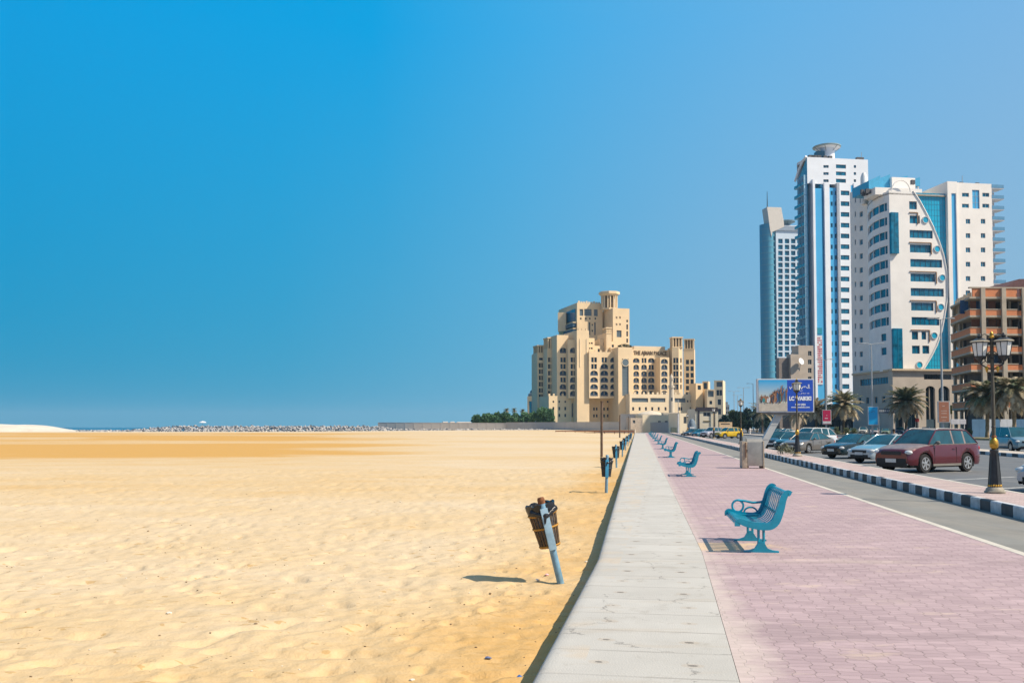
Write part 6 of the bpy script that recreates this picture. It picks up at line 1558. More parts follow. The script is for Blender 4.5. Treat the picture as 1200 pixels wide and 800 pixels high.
# terraces stepping up to the towers
for (a, b, y, D, lab) in ((697, 704, 405, 442, 0), (703.5, 711, 397.5, 444, 0), (707, 713.5, 391, 448, 0), (712, 722, 400, 443, 0), (716, 727, 407, 440, 0)):
    vol(a, b, y, D, 8, [((a + b) / 2 + 1.2, y + 5.5, 1.1, 1.6, 'split', PGL)], name='stepped_terrace', zmin=425, par=.4)
f, t1, z1, _ = vol(711.0, 717.0, 391.0, 441.5, 7, (), name='stepped_terrace', zmin=425); windtower_top(f, 0, t1, z1, 2.6, 5, name='small_wind_tower')
# entrance portal with the tall keyhole window
P = vol(724.8, 741.3, 406.8, 432, 16, [(732.9, 442, 3.3, 17.5, 'curtain', PGG)], name='entrance_portal'); f = P[0]
t = f.t(732.9, 426); z = f.z(424.5, t); mb = MB(); Mx = Matrix.Rotation(f.rz, 3, 'Z') @ Matrix.Rotation(math.pi / 2, 3, 'X'); mb.lathe([(.01, .04), (1.65, .04), (1.65, -.2)], f.p(t, z, 0), PGG, 20, M=Mx); mb.lathe([(1.65, 0), (1.65, .15), (1.9, .15), (1.9, 0)], f.p(t, z, 0), PAL2, 20, M=Mx); mb.build('keyhole_window', root, world=True)
mb = MB(); rr = random.Random(2); PLN = mat('terrace_green', (.05, .075, .03), .9, var=.4)
for k in range(260):
    tt = rr.uniform(.2, P[1] - .2); c = f.p(tt, P[2] + rr.uniform(0, 1.7) * (1 - abs(tt / P[1] - .5)), -.8 + rr.uniform(-.5, .5)); s_ = .35; u = Vector((rr.gauss(0, 1), rr.gauss(0, 1), rr.gauss(0, 1))).normalized() * s_; w = u.cross(Vector((rr.gauss(0, 1), rr.gauss(0, 1), 1))).normalized() * s_ * .6
    mb.face([c - u, c - w, c + u, c + w], PLN)
o = mb.build('roof_plants', None, loc=f.p(P[1] / 2, P[2], -.8)); tag(o, 'dark green planting on top of the palace entrance portal', 'plants')
# right wing with the hotel's name
f, t1, z1, _ = vol(741.5, 784.5, 409.5, 440, 22, arches([745.6, 763.3], [422.3], 3.0, 2.2, 'arch') + arches([754.8], [422.3], 2.2, 2.2, 'pair') + arches([745.6, 754.8], [430.2, 437.9, 445.6, 453.2, 460.6], 2.6, 2.4, 'arch') + arches([763.3], [430.2], 2.4, 2.2, 'pair') + arches([763.3], [437.9, 445.6, 453.2, 460.6], 2.9, 2.4, 'arch'), name='wing', zmin=463)
NM = mat('hotel_letters', (.16, .10, .05), .6)
tl, tr = f.t(742.6, 414), f.t(781, 414); c = f.p((tl + tr) / 2, f.z(413.8, (tl + tr) / 2), .12) - root.location
text('THE AJMAN PALACE', root, 'name_letters', c.x, c.z, 2.6, NM, y=c.y, rz=f.rz, width=tr - tl, ext=.12, bold=.05)
mb = MB(); mb.box(f.p(t1 / 2, z1 + .9, -4), (t1 - 3, 5, 1.6), PAL2, rz=f.rz)
for k in range(6): mb.box(f.p(3 + k * 2.1, z1 + .6, -2), (1.1, .8, 1.2), mat('white_unit', (.65, .66, .68), .6), rz=f.rz)
mb.build('roof_plant', root, world=True)
vol(774.0, 784.5, 418.5, 438, 20, arches([778.6], [423.3], 3.2, 2.2, 'arch') + arches([778.6], [430.2, 437.9, 445.6, 453.2, 460.6], 2.8, 2.4, 'arch'), name='wing', zmin=463)
# right wind towers
f, t1, z1, _ = vol(788.2, 795.6, 407, 440, 8, arches([792.0], [422.3, 430.2, 437.9, 445.6, 453.2], 2.1, 2.4, 'pair'), name='wing', ang=R(-10)); 
f, t1, z1, _ = vol(795.6, 800.2, 407, 440.0, 8, arches([798.0], [422.3, 430.2, 437.9, 445.6, 453.2], .9, 2.2, 'split'), name='wing', ang=R(30))
f = Face((xat(788.2, 440), 440), R(5)); windtower_top(f, .2, f.t(800, 400), zat(407, 440), 4.6, 5)
f, t1, z1, _ = vol(801.5, 813.8, 409, 455, 9, arches([805.6, 811.0], [424, 431.8, 439.5, 447, 454.5, 462], 1.5, 2.3, 'split'), name='wing', ang=R(-14)); windtower_top(f, .3, t1 - .1, z1, 4.6, 6)
# tall towers
tops = [(681.3, 366, 1.9, 3.4, 'split', PGG), (689.0, 366, 4.0, 3.4, 'curtain', PGG), (698.3, 366.3, 2.1, 3.4, 'split', PGG)] + [(px, 373.2, .9, .9, 'split', PGL) for px in (680.6, 686.5, 691.3, 697.8)] + [(691.0, 385, .8, 6.5, 'split', PGG), (697.3, 385, .8, 6.5, 'split', PGG)] + [(694.2, y, .7, .9, 'split', PGL) for y in (380.5, 387.5)]
f, t1, z1, _ = vol(676.6, 706.5, 355.2, 462, 30, tops, name='upper_tower', zmin=425)
lf = left_face(f, 0, 30.); aa = lf.t(664.4, 360); bb_ = lf.t(674.6, 360)
mb = MB(); z0q, z1q = lf.z(377, (aa + bb_) / 2), lf.z(364, (aa + bb_) / 2); mb.box(lf.p((aa + bb_) / 2, (z0q + z1q) / 2, .2), (bb_ - aa, .5, z1q - z0q), PTG, rz=lf.rz)
mb.build('teal_glazing', root, world=True)
mb = MB()
for y in (382.5, 389.5): 
    z = lf.z(y, (aa + bb_) / 2); mb.box(lf.p((aa + bb_) / 2 + .6, z, .9), ((bb_ - aa) * 1.1, 2.2, 1.9), mat('balcony_dark', (.05, .11, .17), .5), rz=lf.rz); mb.box(lf.p((aa + bb_) / 2 + .6, z + 1.15, .9), ((bb_ - aa) * 1.15, 2.4, .4), PAL, rz=lf.rz)
mb.build('balcony', root, world=True)
mb = MB()
for k in range(9): mb.box(f.p(1.4 + k * (t1 - 2.8) / 8, z1 + .4, -1.2), (.9, .6, .9 if k % 3 else 1.5), PAL2, rz=f.rz)
mb.build('crenellation', root, world=True)
f2, t2, z2, _ = vol(654.0, 663.5, 366, 474, 14, (), name='rear_turret', zmin=388, ang=R(-8))
f, t1, z1, _ = vol(718.8, 738.0, 361.2, 455, 24, [(735.0, y, .9, h, 'split', PGL) for y, h in ((376, 1.2), (383, 2.6), (391, 2.6), (399, 2.0))] + [(px, y, .9, 1.1, 'split', PAL2) for px in (722.5, 726.5) for y in (372, 380)] + [(725.5, 391, 2.6, 3.4, 'curtain', PGG)], name='upper_tower', zmin=425)
# lantern: a columned wind tower on top
c = f.p(t1 * .16, 0, -8.5); mb = MB(); zb = z1; lh = zat(346.5, 462) - zb
mb.lathe([(4.4, zb), (4.4, zb + .8), (3.2, zb + .8)], (c.x, c.y, 0), PAL, 8, rot=R(15) + .39)
for k in range(8):
    a = R(15) + .39 + k * math.pi / 4
    for q in (-.16, .16): mb.tube([(c.x + 3.9 * math.cos(a + q), c.y + 3.9 * math.sin(a + q), zb + .6), (c.x + 3.9 * math.cos(a + q), c.y + 3.9 * math.sin(a + q), zb + lh)], .33, PAL, 6)
mb.lathe([(2.5, zb + .6), (2.5, zb + lh)], (c.x, c.y, 0), mat('louvre_dark', (.22, .17, .12)), 8, rot=R(15) + .39)
mb.lathe([(4.3, zb + lh), (4.6, zb + lh + .5), (5.3, zb + lh + .8), (5.3, zb + lh + 2.0), (4.9, zb + lh + 2.1)], (c.x, c.y, 0), PAL, 8, rot=R(15) + .39)
mb.build('lantern_tower', root, 30, world=True)
# podium
pw_ = [(px, y, .9, 1.5, 'split', PGL) for px in (648.5, 655.5, 662.5) for y in (478.5, 486.5)] + [(px, y, .9, 1.4, 'split', PGL) for px in (696.2, 699.4, 705, 708, 712.3, 715.3) for y in (479, 487)] + [(px, y, .8, .9, 'split', PGL) for px in (648.5, 655.5, 662.5, 712.3, 715.3) for y in (470.5,)] + [(672.8, 480, 2.2, 6.5, 'arch', PGG)]
f, t1, z1, _ = vol(643.2, 736.5, 464, 436.5, 22, pw_, name='podium', mer=True, par=.3)
mb = MB(); 
for px in (668.5, 680.5): t = f.t(px, 480); mb.box(f.p(t, 9, .2), (.5, .4, 12), PAL2, rz=f.rz)
for px in (668, 675): t = f.t(px, 492); c = f.p(t, gz + 1.2, .3); mb.lathe([(1.6, -1), (1.6, .6), (1.2, 1.2), (.01, 1.6)], c, PAL2, 12)
mb.build('pilasters', root, world=True)
pw2 = [(750, 468.6, 8.2, 1.9, 'curtain', PGG), (771, 468.6, 7.6, 1.9, 'curtain', PGG), (797, 468.8, 5.6, 1.9, 'curtain', PGG)] + [(px, 478.8, 1.0, 1.6, 'split', PGL) for px in (742, 749.6, 757, 764.4, 772, 780, 796, 798.6, 809.5)] + [(px, 470, .8, 1, 'split', PGL) for px in (806, 810, 814, 818)]
f, t1, z1, _ = vol(738.0, 829.0, 462, 428, 24, pw2, name='podium', mer=True, par=.3, m=PAL2)
# annex at the right with grey shaded flank
f, t1, z1, _ = vol(829.0, 837.2, 456, 425, 12, [(833, 461, 2.6, 3, 'curtain', PGG), (833, 471.5, 1.2, 1.6, 'split', PGL), (835, 484, 1.2, 1.6, 'split', PGL)], name='annex', ang=R(-4), m=PAL2)
f, t1, z1, _ = vol(837.2, 847.2, 445.5, 425, 12, [(841.2, 460, 1.2, 2.6, 'split', PGL), (844.6, 460, 1.2, 2.6, 'split', PGL), (843, 471, 1.5, 2.6, 'split', PGL), (843, 482, 1.5, 2.6, 'split', PGL), (843, 450, 2.6, 2.4, 'curtain', PGG)], name='annex', ang=R(-18), m=PAL2)
vol(823.5, 830, 446.5, 436, 8, [(826.5, 452, 1.6, 3, 'split', PGL)], name='annex', ang=R(-18)); vol(815.8, 823.5, 449, 432, 6, [(819.5, 454, 1.8, 2, 'split', PGL)], name='annex', ang=R(20))
# small pavilion at the far left
f, t1, z1, _ = vol(618.0, 628.5, 464, 470, 8, [(623.5, 478, 3.4, 7, 'curtain', GL_B)], name='pavilion', ang=R(-15)); mb = MB(); c = f.p(t1 / 2, z1, -3); mb.lathe([(2.6, 0), (2.6, 1.2), (1.8, 1.6), (1.5, 2.8), (.6, 3.4), (.01, 3.5)], c, mat('pavilion_cap', (.16, .24, .28), .6), 10); mb.build('pavilion_cap', root, world=True)
Wn.flush()
# grey block beyond
D0 = 560.; f = Face((xat(848.5, D0), D0), .05); root = thing('grey_building', 'small hazy grey building right of the palace, above the trees', 'building', f.p(0, 0)); mb = MB(); z1 = f.z(474, 0); wall(mb, f, 0, 3.4, gz, z1, (), .1, mat('grey_render', (.25, .28, .31), .9)); back_box(mb, f, 0, 3.4, 10, gz, z1, mat('grey_render', (.25, .28, .31))); mb.box(f.p(1.8, z1 + .8, -2), (2, 2, 1.8), mat('grey_render', (.25, .28, .31))); mb.build('walls', root, world=True)
mb = MB()
for k in range(3):
    for j in range(4): mb.box(f.p(.7 + k * 1.0, z1 - 2 - j * 2.8, .02), (.55, .06, 1.2), GL_D, rz=f.rz)
tag(mb.build('windows', root, world=True), kind='stuff')

# ------------------------------------------------------------------ minaret and low mosque like buildings in front of the palace
MIN = mat('minaret_cream', (.66, .58, .46), .85, var=.05, vscale=.5)
D0 = 330.; x = xat(787.2, D0); root = thing('minaret', 'slender cream minaret with two balconies in front of the palace', 'minaret', (x, D0, 0)); z = lambda y: zat(y, D0); s_ = D0 / F
mb = MB(); mb.lathe([(3.3 * s_, gz), (3.3 * s_, z(470)), (3.0 * s_, z(468.5)), (2.9 * s_, z(455.5))], (0, 0, 0), MIN, 10); mb.lathe([(2.0 * s_, z(452)), (1.9 * s_, z(445.5))], (0, 0, 0), MIN, 10); mb.build('shaft', root, 40)
for (y0, y1, r) in ((455.5, 452, 3.6), (446.2, 444.6, 2.6)):
    mb = MB(); mb.lathe([(r * .75 * s_, z(y0)), (r * s_, z(y0 - 1)), (r * s_, z(y1 - .8)), (r * .9 * s_, z(y1 - .8))], (0, 0, 0), MIN, 12); mb.build('balcony', root, 40)
mb = MB(); mb.lathe([(1.9 * s_, z(444.6)), (2.4 * s_, z(443)), (1.9 * s_, z(441)), (.6 * s_, z(439)), (.05, z(437.5))], (0, 0, 0), MIN, 12); mb.build('dome', root, 50)
for k in range(3):
    mb = MB(); mb.box((0, -3.0 * s_ + .02 + (.25 if k > 1 else 0), z(475 - 7 * k)), (.5, .12, 1.4), PGL); mb.build('window', root)
D0 = 300.
def simple_box(name, lab, cat, px0, px1, ytop, D, depth, m, ang=TH, extra=None, wins=()):
    f = Face((xat(px0, D), D), ang); t1 = f.t(px1, 490); z1 = f.z(ytop, t1 / 2); root = thing(name, lab, cat, f.p(0, 0)); root.location.z = 0
    mb = MB(); hs = [(f.t(px, py) - w / 2, f.t(px, py) + w / 2, f.z(py, 0) - h / 2, f.z(py, 0) + h / 2) for px, py, w, h in wins]
    wall(mb, f, 0, t1, gz, z1, hs, .25, m); back_box(mb, f, 0, t1, depth, gz, z1, m, parapet=.5)
    if extra: extra(mb, f, t1, z1)
    mb.build('walls', root, world=True); Q = Windows(root)
    for (a, b, c, d) in hs: Q.add(f, a, c, b - a, d - c, 'split', GL_D, FR_W, m, .25)
    Q.flush(); return f, t1, z1, root
GW = mat('grey_block', (.36, .36, .37), .9, var=.08, vscale=.3)
simple_box('grey_enclosure', 'plain grey box building behind the sea end of the promenade', 'building', 727, 767, 484.8, 305, 10, GW, ang=R(-12))
def domed(mb, f, t1, z1):
    c = f.p(t1 * .36, z1 - .3, -5.2); mb.lathe([(4.9, 0), (4.3, .7), (2.8, 1.25), (1.2, 1.55), (.05, 1.7)], c, MIN, 20)
    mb.box(f.p(t1 * .75, z1 + .3, -2), (6, 3, .9), MIN, rz=f.rz)
simple_box('domed_hall', 'low cream hall with a flat dome in front of the palace', 'building', 753, 800, 486, 298, 14, mat('hall_cream', (.84, .72, .52), .85, var=.05, vscale=.3), ang=R(14), extra=domed, wins=[(773, 495, 1, 1.2), (781, 495, 1, 1.2), (797, 490, 1.2, 2)])
simple_box('cream_lodge', 'small cream lodge left of the black fenced kiosk', 'building', 796.5, 816, 484, 270, 8, mat('hall_cream', (.72, .6, .42)), ang=R(14), wins=[(803, 492, 1, 2)])
simple_box('gate_house', 'small pale gate house with a pink doorway beyond the promenade end', 'building', 739, 753, 489.5, 292, 5, mat('gate_cream', (.60, .50, .40), .9, var=.1), wins=[(743, 494, .8, 1.0)])
# kiosk with dark battlement roof
WK = mat('kiosk_cream', (.68, .62, .48), .8, var=.06, vscale=1)
def kio(mb, f, t1, z1):
    dk = mat('kiosk_dark', (.03, .03, .05), .8); mb.box(f.p(t1 / 2, z1 - .25, .12), (t1 + .2, .3, .5), dk, rz=f.rz)
    for k in range(12): mb.box(f.p(.3 + k * (t1 - .6) / 11, z1 + .15, .1), (.35, .3, .35), dk, rz=f.rz)
    mb.box(f.p(t1 * .14, gz + 3.4, .1), (.35, .2, 4.4), dk, rz=f.rz); mb.box(f.p(t1 * .82, gz + 3.2, .5), (.18, .18, 5.6), dk, rz=f.rz)
    mb.box(f.p(t1 * .50, f.z(493.5, 0), .06), (t1 * .3, .1, .25), mat('kiosk_text', (.12, .10, .04), .8), rz=f.rz)
f, t1, z1, kr = simple_box('kiosk', 'cream kiosk with a black battlement roof edge and dark base', 'kiosk', 815, 841.5, 478.8, 205, 6, WK, ang=R(6), extra=kio, wins=[(828.5, 485.3, 1.7, .95)])
DF = mat('dark_screen', (.02, .03, .05), .8, var=.4, vscale=3)
mb = MB(); c = f.p(t1 * .55, 0, 1.4); n_ = 12
for k in range(13): mb.box(f.p(t1 * .08 + k * t1 * .078, gz + .7, 1.4), (.08, .08, 1.5), DF, rz=f.rz)
mb.box(f.p(t1 * .55, gz + .75, 1.45), (t1 * .96, .06, 1.25), DF, rz=f.rz); o = mb.build('screen_fence', None, loc=f.p(0, 0)); tag(o, 'dark mesh screen fence round the foot of the kiosk', 'fence')
simple_box('food_stall', 'small cream and orange stall between kiosk and yellow car', 'stall', 843, 858, 494.3, 215, 3, mat('stall_cream', (.66, .48, .30), .8, var=.15, vscale=1.5), ang=R(4), wins=[(850, 496.5, 2.2, .25)])
# draped pale blue tent like thing left of the kiosk
x = xat(811, 200); root = thing('covered_stand', 'tall grey blue tarpaulin covered stand left of the kiosk', 'stand', (x, 200, ZR)); TB = mat('tarp', (.17, .23, .29), .8, var=.25, vscale=2)
mb = MB(); mb.lathe([(1.15, 0), (1.25, .7), (.95, 1.6), (.85, 2.3), (.6, 3.1), (.2, 3.6), (.02, 3.7)], (0, 0, 0), TB, 9); mb.build('cover', root, 50); mb = MB(); mb.box((-.2, -1.15, 1.7), (1.0, .1, .35), mat('white_paint', (.75, .75, .75))); mb.build('pale_strap', root)
def motor(px, D, lab, c):
    x = xat(px, D); t = thing('motorbike', lab, 'motorbike', (x, D, ZR), R(200)); m = paint(lab[:6], c)
    for xx in (-.62, .62): mb = MB(); mb.lathe([(.2, -.05), (.3, -.06), (.3, .06), (.2, .05)], (xx, 0, .3), TYR, 14, M=Matrix.Rotation(math.pi / 2, 3, 'X')); mb.build('wheel', t, 40)
    mb = MB(); mb.ell((.05, 0, .72), (.9, .3, .4), m); mb.box((-.35, 0, .8), (.6, .26, .12), BLK, bev=.03); mb.box((-.6, 0, 1.05), (.4, .4, .4), mat('delivery_box', (.35, .26, .12), .6), bev=.03); mb.build('body', t, 50)
    mb = MB(); mb.tube([(.62, 0, .3), (.45, 0, .95), (.38, 0, 1.08)], .03, CHR, 6); mb.tube([(.38, -.32, 1.1), (.38, .32, 1.1)], .02, BLK, 6); mb.build('handlebar', t, 50)
motor(805.5, 178, 'dark motorbike with a tan box parked by the covered stand', (.04, .03, .04)); motor(802.5, 181, 'dark maroon motorbike beside the one with the tan box', (.12, .02, .03))

# ------------------------------------------------------------------ walls across the end of the beach
WG = mat('boundary_wall', (.50, .48, .46), .9, var=.06, vscale=.12, bump=.1, bscale=2)
def bwall(px0, D0, px1, D1, y0, y1, lab, m=WG, yb=505, posts=0, th=.5, name='boundary_wall', cat='wall', zb=-.4):
    A = Vector((xat(px0, D0), D0)); B = Vector((xat(px1, D1), D1)); f = Face(A, U=B - A); ln = (B - A).length; za, z1 = zat(y0, D0), zat(y1, D1); mb = MB()
    a, b = f.p(0, 0), f.p(ln, 0); n = f.N; q = lambda p, z, o=0.: (p.x - n.x * o, p.y - n.y * o, z)
    vs = [q(a, zb), q(b, zb), q(b, zb, th), q(a, zb, th), q(a, za), q(b, z1), q(b, z1, th), q(a, za, th)]
    mb.add(vs, [(0, 1, 5, 4), (1, 2, 6, 5), (2, 3, 7, 6), (3, 0, 4, 7), (4, 5, 6, 7)], m)
    if posts:
        for k in range(posts + 1): t = ln * k / posts; zt = za + (z1 - za) * k / posts; mb.box(f.p(t, (zt + zb) / 2, -th / 2), (.5, th + .16, zt - zb + .15), m, rz=f.rz)
    mb.box(f.p(ln / 2, (za + z1) / 2 + .05, -th / 2), (ln, th + .12, .14), m, M=Matrix.Rotation(f.rz, 4, 'Z') @ Matrix.Rotation(-math.atan2(z1 - za, ln), 4, 'Y'))
    o = mb.build(name, None, loc=f.p(0, 0)); tag(o, lab, cat); return o
bwall(443.5, 395, 593, 385, 495.0, 495.6, 'grey boundary wall behind the rocks, below the green hedge', posts=14)
bwall(593.5, 384, 742, 330, 495.0, 494.2, 'grey boundary wall across the sand below the palace', posts=12)
bwall(744, 300, 799, 296, 495.4, 494.4, 'grey wall closing the end of the pink promenade', posts=5)


bwall(672, 300, 744, 282, 504.6, 503.2, 'low pale wall at the top of the far beach', m=mat('low_wall', (.60, .55, .48), .9), name='low_wall', zb=-.3, th=.4)
# far white building roofs behind wall
for i, (a, b, y) in enumerate(((519, 525, 493.7), (528, 533, 493.7), (536, 552, 494.0))):
    simple_box('white_hut', ('small white hut roof above the wall, left of two', 'small white hut roof above the wall, right of two', 'long low white hut roof beside the green hedge')[i], 'hut', a, b, y, 402, 4, mat('hut_white', (.75, .74, .72), .8))
# end of the promenade: cross kerb and a few bollards
struct(strip('pavement', -.5, X_MED, DEND, DEND + 24, -.3, -.02, mat('median_concrete', (.55, .48, .40), .9)), 'bare paved strip beyond the last bench')
mb = MB(); x = xat(789.5, 262); mb.box((0, 0, .75), (1.6, .9, 1.5), mat('metal_box_green', (.12, .15, .12), .6), bev=.05); o = mb.build('utility_box'); o.location = (x, 262, ZK); tag(o, 'dark grey utility box by the far end of the kerb', 'utility box')
mb = MB(); mb.tube([(0, 0, 0), (0, 0, 5.2)], .22, mat('white_paint', (.75, .75, .75)), 10); mb.tube([(0, 0, 5.2), (0, 0, 9.)], .09, STL, 8); o = mb.build('flag_pole'); o.location = (xat(795, 240), 240, ZR); tag(o, 'white based pole right of the dark utility box', 'pole')
# hoarding in front of the unfinished building
mb = MB(); hb = mat('hoarding_blue', (.10, .22, .36), .6, var=.1, vscale=.6); hw_ = mat('hoarding_white', (.62, .64, .66), .6, var=.08, vscale=.6)
hf = Face((xat(1139, 158.), 158.), .03); k = 0; t = 0; tend = hf.t(1215, 495); zt_h = hf.z(491, 0)
while t < tend:
    w = 1.22; mb.box(hf.p(t + w / 2, (zt_h + gz) / 2, 0), (w - .03, .08, zt_h - gz), (hb, hb, hw_, hb, hw_, hw_)[k % 6], rz=hf.rz); t += w; k += 1
o = mb.build('hoarding', None, loc=hf.p(0, 0)); tag(o, 'blue and white panel hoarding at the foot of the unfinished building', 'hoarding')
# shop sign boards
def board(px0, px1, y0, y1, D, m, lab, cat='sign', legs=True, name='sign_board'):
    xa, xb = xat(px0, D), xat(px1, D); z1, z0 = zat(y0, D), zat(y1, D); t = thing(name, lab, cat, ((xa + xb) / 2, D, gz)); mb = MB(); mb.box((0, 0, (z0 + z1) / 2 - gz), (xb - xa, .2, z1 - z0), m, bev=.02); mb.build('board', t)
    if legs:
        for s_ in (-1, 1): mb = MB(); mb.tube([(s_ * (xb - xa) * .4, .15, 0), (s_ * (xb - xa) * .4, .15, z0 - gz + .3)], .07, STL, 6); mb.build('post', t)
    return t
t = board(1114.5, 1132, 491, 496.8, 168, mat('board_white', (.66, .64, .66), .6), 'white sign board on two posts left of the hoarding')
t = board(1072.8, 1077, 490, 494, 205, mat('sign_red_small', (.55, .05, .06), .5), 'small red sign on posts between palm and white pickup', legs=True)
board(1112.5, 1116, 474.5, 485, 190, mat('yellow_strip', (.55, .42, .08), .6), 'narrow yellow upright banner right of the brown sign box', legs=True)
t = board(1028, 1052, 478.5, 484, 225, mat('shop_navy', (.02, .05, .10), .5), 'dark navy shop fascia with pale lettering right of the sky blue sign', legs=True); mb = MB(); rr = random.Random(6)
for k in range(9): mb.box((-1.8 + k * .45, -.11, zat(481.2, 225) - gz), (.26, .03, .35 + .2 * rr.random()), mat('pale_letters', (.45, .48, .5), .6))
mb.build('fascia_letters', t)
# ground floor shop fronts between the towers (dark, shaded)
DK = mat('shop_front_dark', (.035, .05, .07), .5, var=.4, vscale=.3); SHT = mat('shop_wall', (.30, .30, .32), .85, var=.1, vscale=.3)
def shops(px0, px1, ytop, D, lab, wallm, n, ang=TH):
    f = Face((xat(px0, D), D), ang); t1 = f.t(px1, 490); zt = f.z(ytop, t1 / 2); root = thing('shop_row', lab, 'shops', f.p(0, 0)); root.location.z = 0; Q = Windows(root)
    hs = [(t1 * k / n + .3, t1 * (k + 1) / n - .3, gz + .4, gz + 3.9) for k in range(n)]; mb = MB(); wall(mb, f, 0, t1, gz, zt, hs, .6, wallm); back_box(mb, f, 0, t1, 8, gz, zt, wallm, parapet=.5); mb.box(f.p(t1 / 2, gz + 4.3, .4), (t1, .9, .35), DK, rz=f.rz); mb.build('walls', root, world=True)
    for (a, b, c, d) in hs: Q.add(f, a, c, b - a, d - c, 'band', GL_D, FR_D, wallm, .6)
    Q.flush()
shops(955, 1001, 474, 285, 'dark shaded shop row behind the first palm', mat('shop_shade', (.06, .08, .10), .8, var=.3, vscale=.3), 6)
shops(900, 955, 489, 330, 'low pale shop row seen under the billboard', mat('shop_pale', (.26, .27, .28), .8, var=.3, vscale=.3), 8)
# umbrella on the far rocks
D0 = 390.; x = xat(237.5, D0); t = thing('beach_umbrella', 'tiny white parasol above the rocks on the horizon', 'parasol', (x, D0, -.5)); zz = zat(493.0, D0) + .5
mb = MB(); mb.lathe([(1.6, zz - .75), (1.0, zz - .3), (.02, zz)], (0, 0, 0), mat('white_paint', (.75, .75, .75)), 14); mb.build('canopy', t); mb = MB(); mb.tube([(0, 0, 0), (0, 0, zz - .2)], .06, STL, 6); mb.build('pole', t)
# ================================================================== vegetation
FROND = [mat('frond_olive', (.36, .34, .20), .75, var=.3, vscale=1.2, trans=.35), mat('frond_green', (.22, .27, .15), .7, var=.3, vscale=1.2, trans=.35), mat('frond_tan', (.58, .49, .33), .85, var=.25, vscale=1.5, trans=.3)]
BARK = mat('palm_bark', (.20, .15, .10), .95, var=.3, vscale=3, bump=1., bscale=6); BARK2 = mat('palm_trunk_pale', (.38, .28, .16), .95, var=.25, vscale=3)
def palm(px, D, ycrown, rpx, lab, tan=.3, pale=False, nf=70, seed=1, droop=1., group='date palms on the verge'):
    rr = random.Random(seed); x = xat(px, D); zc = zat(ycrown, D) - .1; R_ = rpx * D / F; t = thing('palm_tree', lab, 'palm tree', (x, D, .1), 0, group)
    mb = MB(); bk = BARK2 if pale else BARK; pts = []; rs = []
    for k in range(13): u = k / 12; pts.append((.15 * math.sin(u * 2), 0, zc * u - .1)); rs.append(.27 + .03 * (k % 2) + (.08 if k > 10 else 0) + (.08 if k == 0 else 0))
    mb.tube(pts, rs, bk, 10)
    for k in range(26):
        a = rr.uniform(0, 6.28); z = zc * rr.uniform(.55, .98); mb.box((.27 * math.cos(a), .27 * math.sin(a), z), (.1, .1, .3), bk, rz=a)
    mb.build('trunk', t, 40)
    mb = MB()
    for k in range(nf):
        u = k / (nf - 1); a = k * 2.39996 + rr.uniform(-.2, .2); el = R(84 - 112 * u ** 1.1 + rr.uniform(-8, 8)); Lf = R_ * rr.uniform(.95, 1.2) * (1.05 if u > .2 else .9)
        d = Vector((math.cos(a), math.sin(a), 0)); p = Vector((0, 0, zc - .1)); m = FROND[2] if (u > .72 or rr.random() < tan) else (FROND[0] if rr.random() < .6 else FROND[1]); seg = 9; e = el; path = [p.copy()]
        for j in range(seg):
            e -= (R(4) + R(7) * j / seg) * droop * (1 if e > R(-75) else 0); p = p + (d * math.cos(e) + Vector((0, 0, math.sin(e)))) * Lf / seg; path.append(p.copy())
        side = Vector((-d.y, d.x, 0))
        mb.tube(path, [.045 * (1 - .8 * j / seg) for j in range(seg + 1)], m, 3, cap=False)
        n = 34
        for j in range(2, n):
            v = j / n; q = v * seg; i = min(int(q), seg - 1); c = path[i].lerp(path[i + 1], q - i); tg = (path[i + 1] - path[i]).normalized(); ll = R_ * .24 * math.sin(math.pi * min(1, v * .93 + .12)) ** .7 + .08
            for s_ in (-1, 1):
                nd = (side * s_ * .75 + tg * .75 + Vector((0, 0, -.15 + rr.uniform(-.25, .3)))).normalized(); w = tg * (.05 + .02 * R_); tip = c + nd * ll * rr.uniform(.8, 1.15) + Vector((0, 0, -.12 * ll))
                mb.face([c - w, c + w, tip], m)
    tag(mb.build('crown', t))
    return t
palm(988.5, 228, 474, 23, 'date palm with a round green crown, first right of the crimson sign', seed=3, tan=.25, nf=80)
palm(1061.5, 205, 470, 26, 'date palm with dusty fronds standing before the cream podium, middle of three', seed=5, tan=.3, nf=84)
palm(1156.5, 150, 463, 30, 'big brown green date palm with pale trunk left of the tallest lamp', seed=8, tan=.4, pale=True, nf=90, droop=1.25)
palm(1188, 146, 458, 30, 'drooping tan date palm just right of the tallest lamp', seed=9, tan=.5, pale=True, nf=86, droop=1.35)
palm(956, 232, 480, 20, 'dry pinkish brown palm right beneath the billboard', seed=12, tan=.75, nf=40)
palm(934, 245, 484, 17, 'small dry palm behind the lower edge of the billboard', seed=14, tan=.8, nf=36)
palm(893, 262, 482, 17, 'grey brown palm left of the billboard leg', seed=17, tan=.6, nf=36)
for i, (px, y) in enumerate(((593.5, 480.8), (602.5, 480.5), (612.5, 481.5))):
    palm(px, 430, y, 4.2, ('small dark palm above the hedge, leftmost of three', 'small dark palm above the hedge, middle of three', 'small dark palm above the hedge, nearest to the palace')[i], tan=0, nf=24, seed=20 + i, group='palms behind the hedge')
LEAF = {k: [mat(k + '_a', a, .8, var=.25, vscale=.6, trans=.3), mat(k + '_b', b, .8, var=.25, vscale=.6, trans=.3)] for k, a, b in (('leaf_green', (.13, .27, .12), (.08, .19, .10)), ('leaf_blue', (.09, .17, .14), (.055, .12, .115)), ('leaf_olive', (.21, .25, .12), (.15, .19, .10)))}
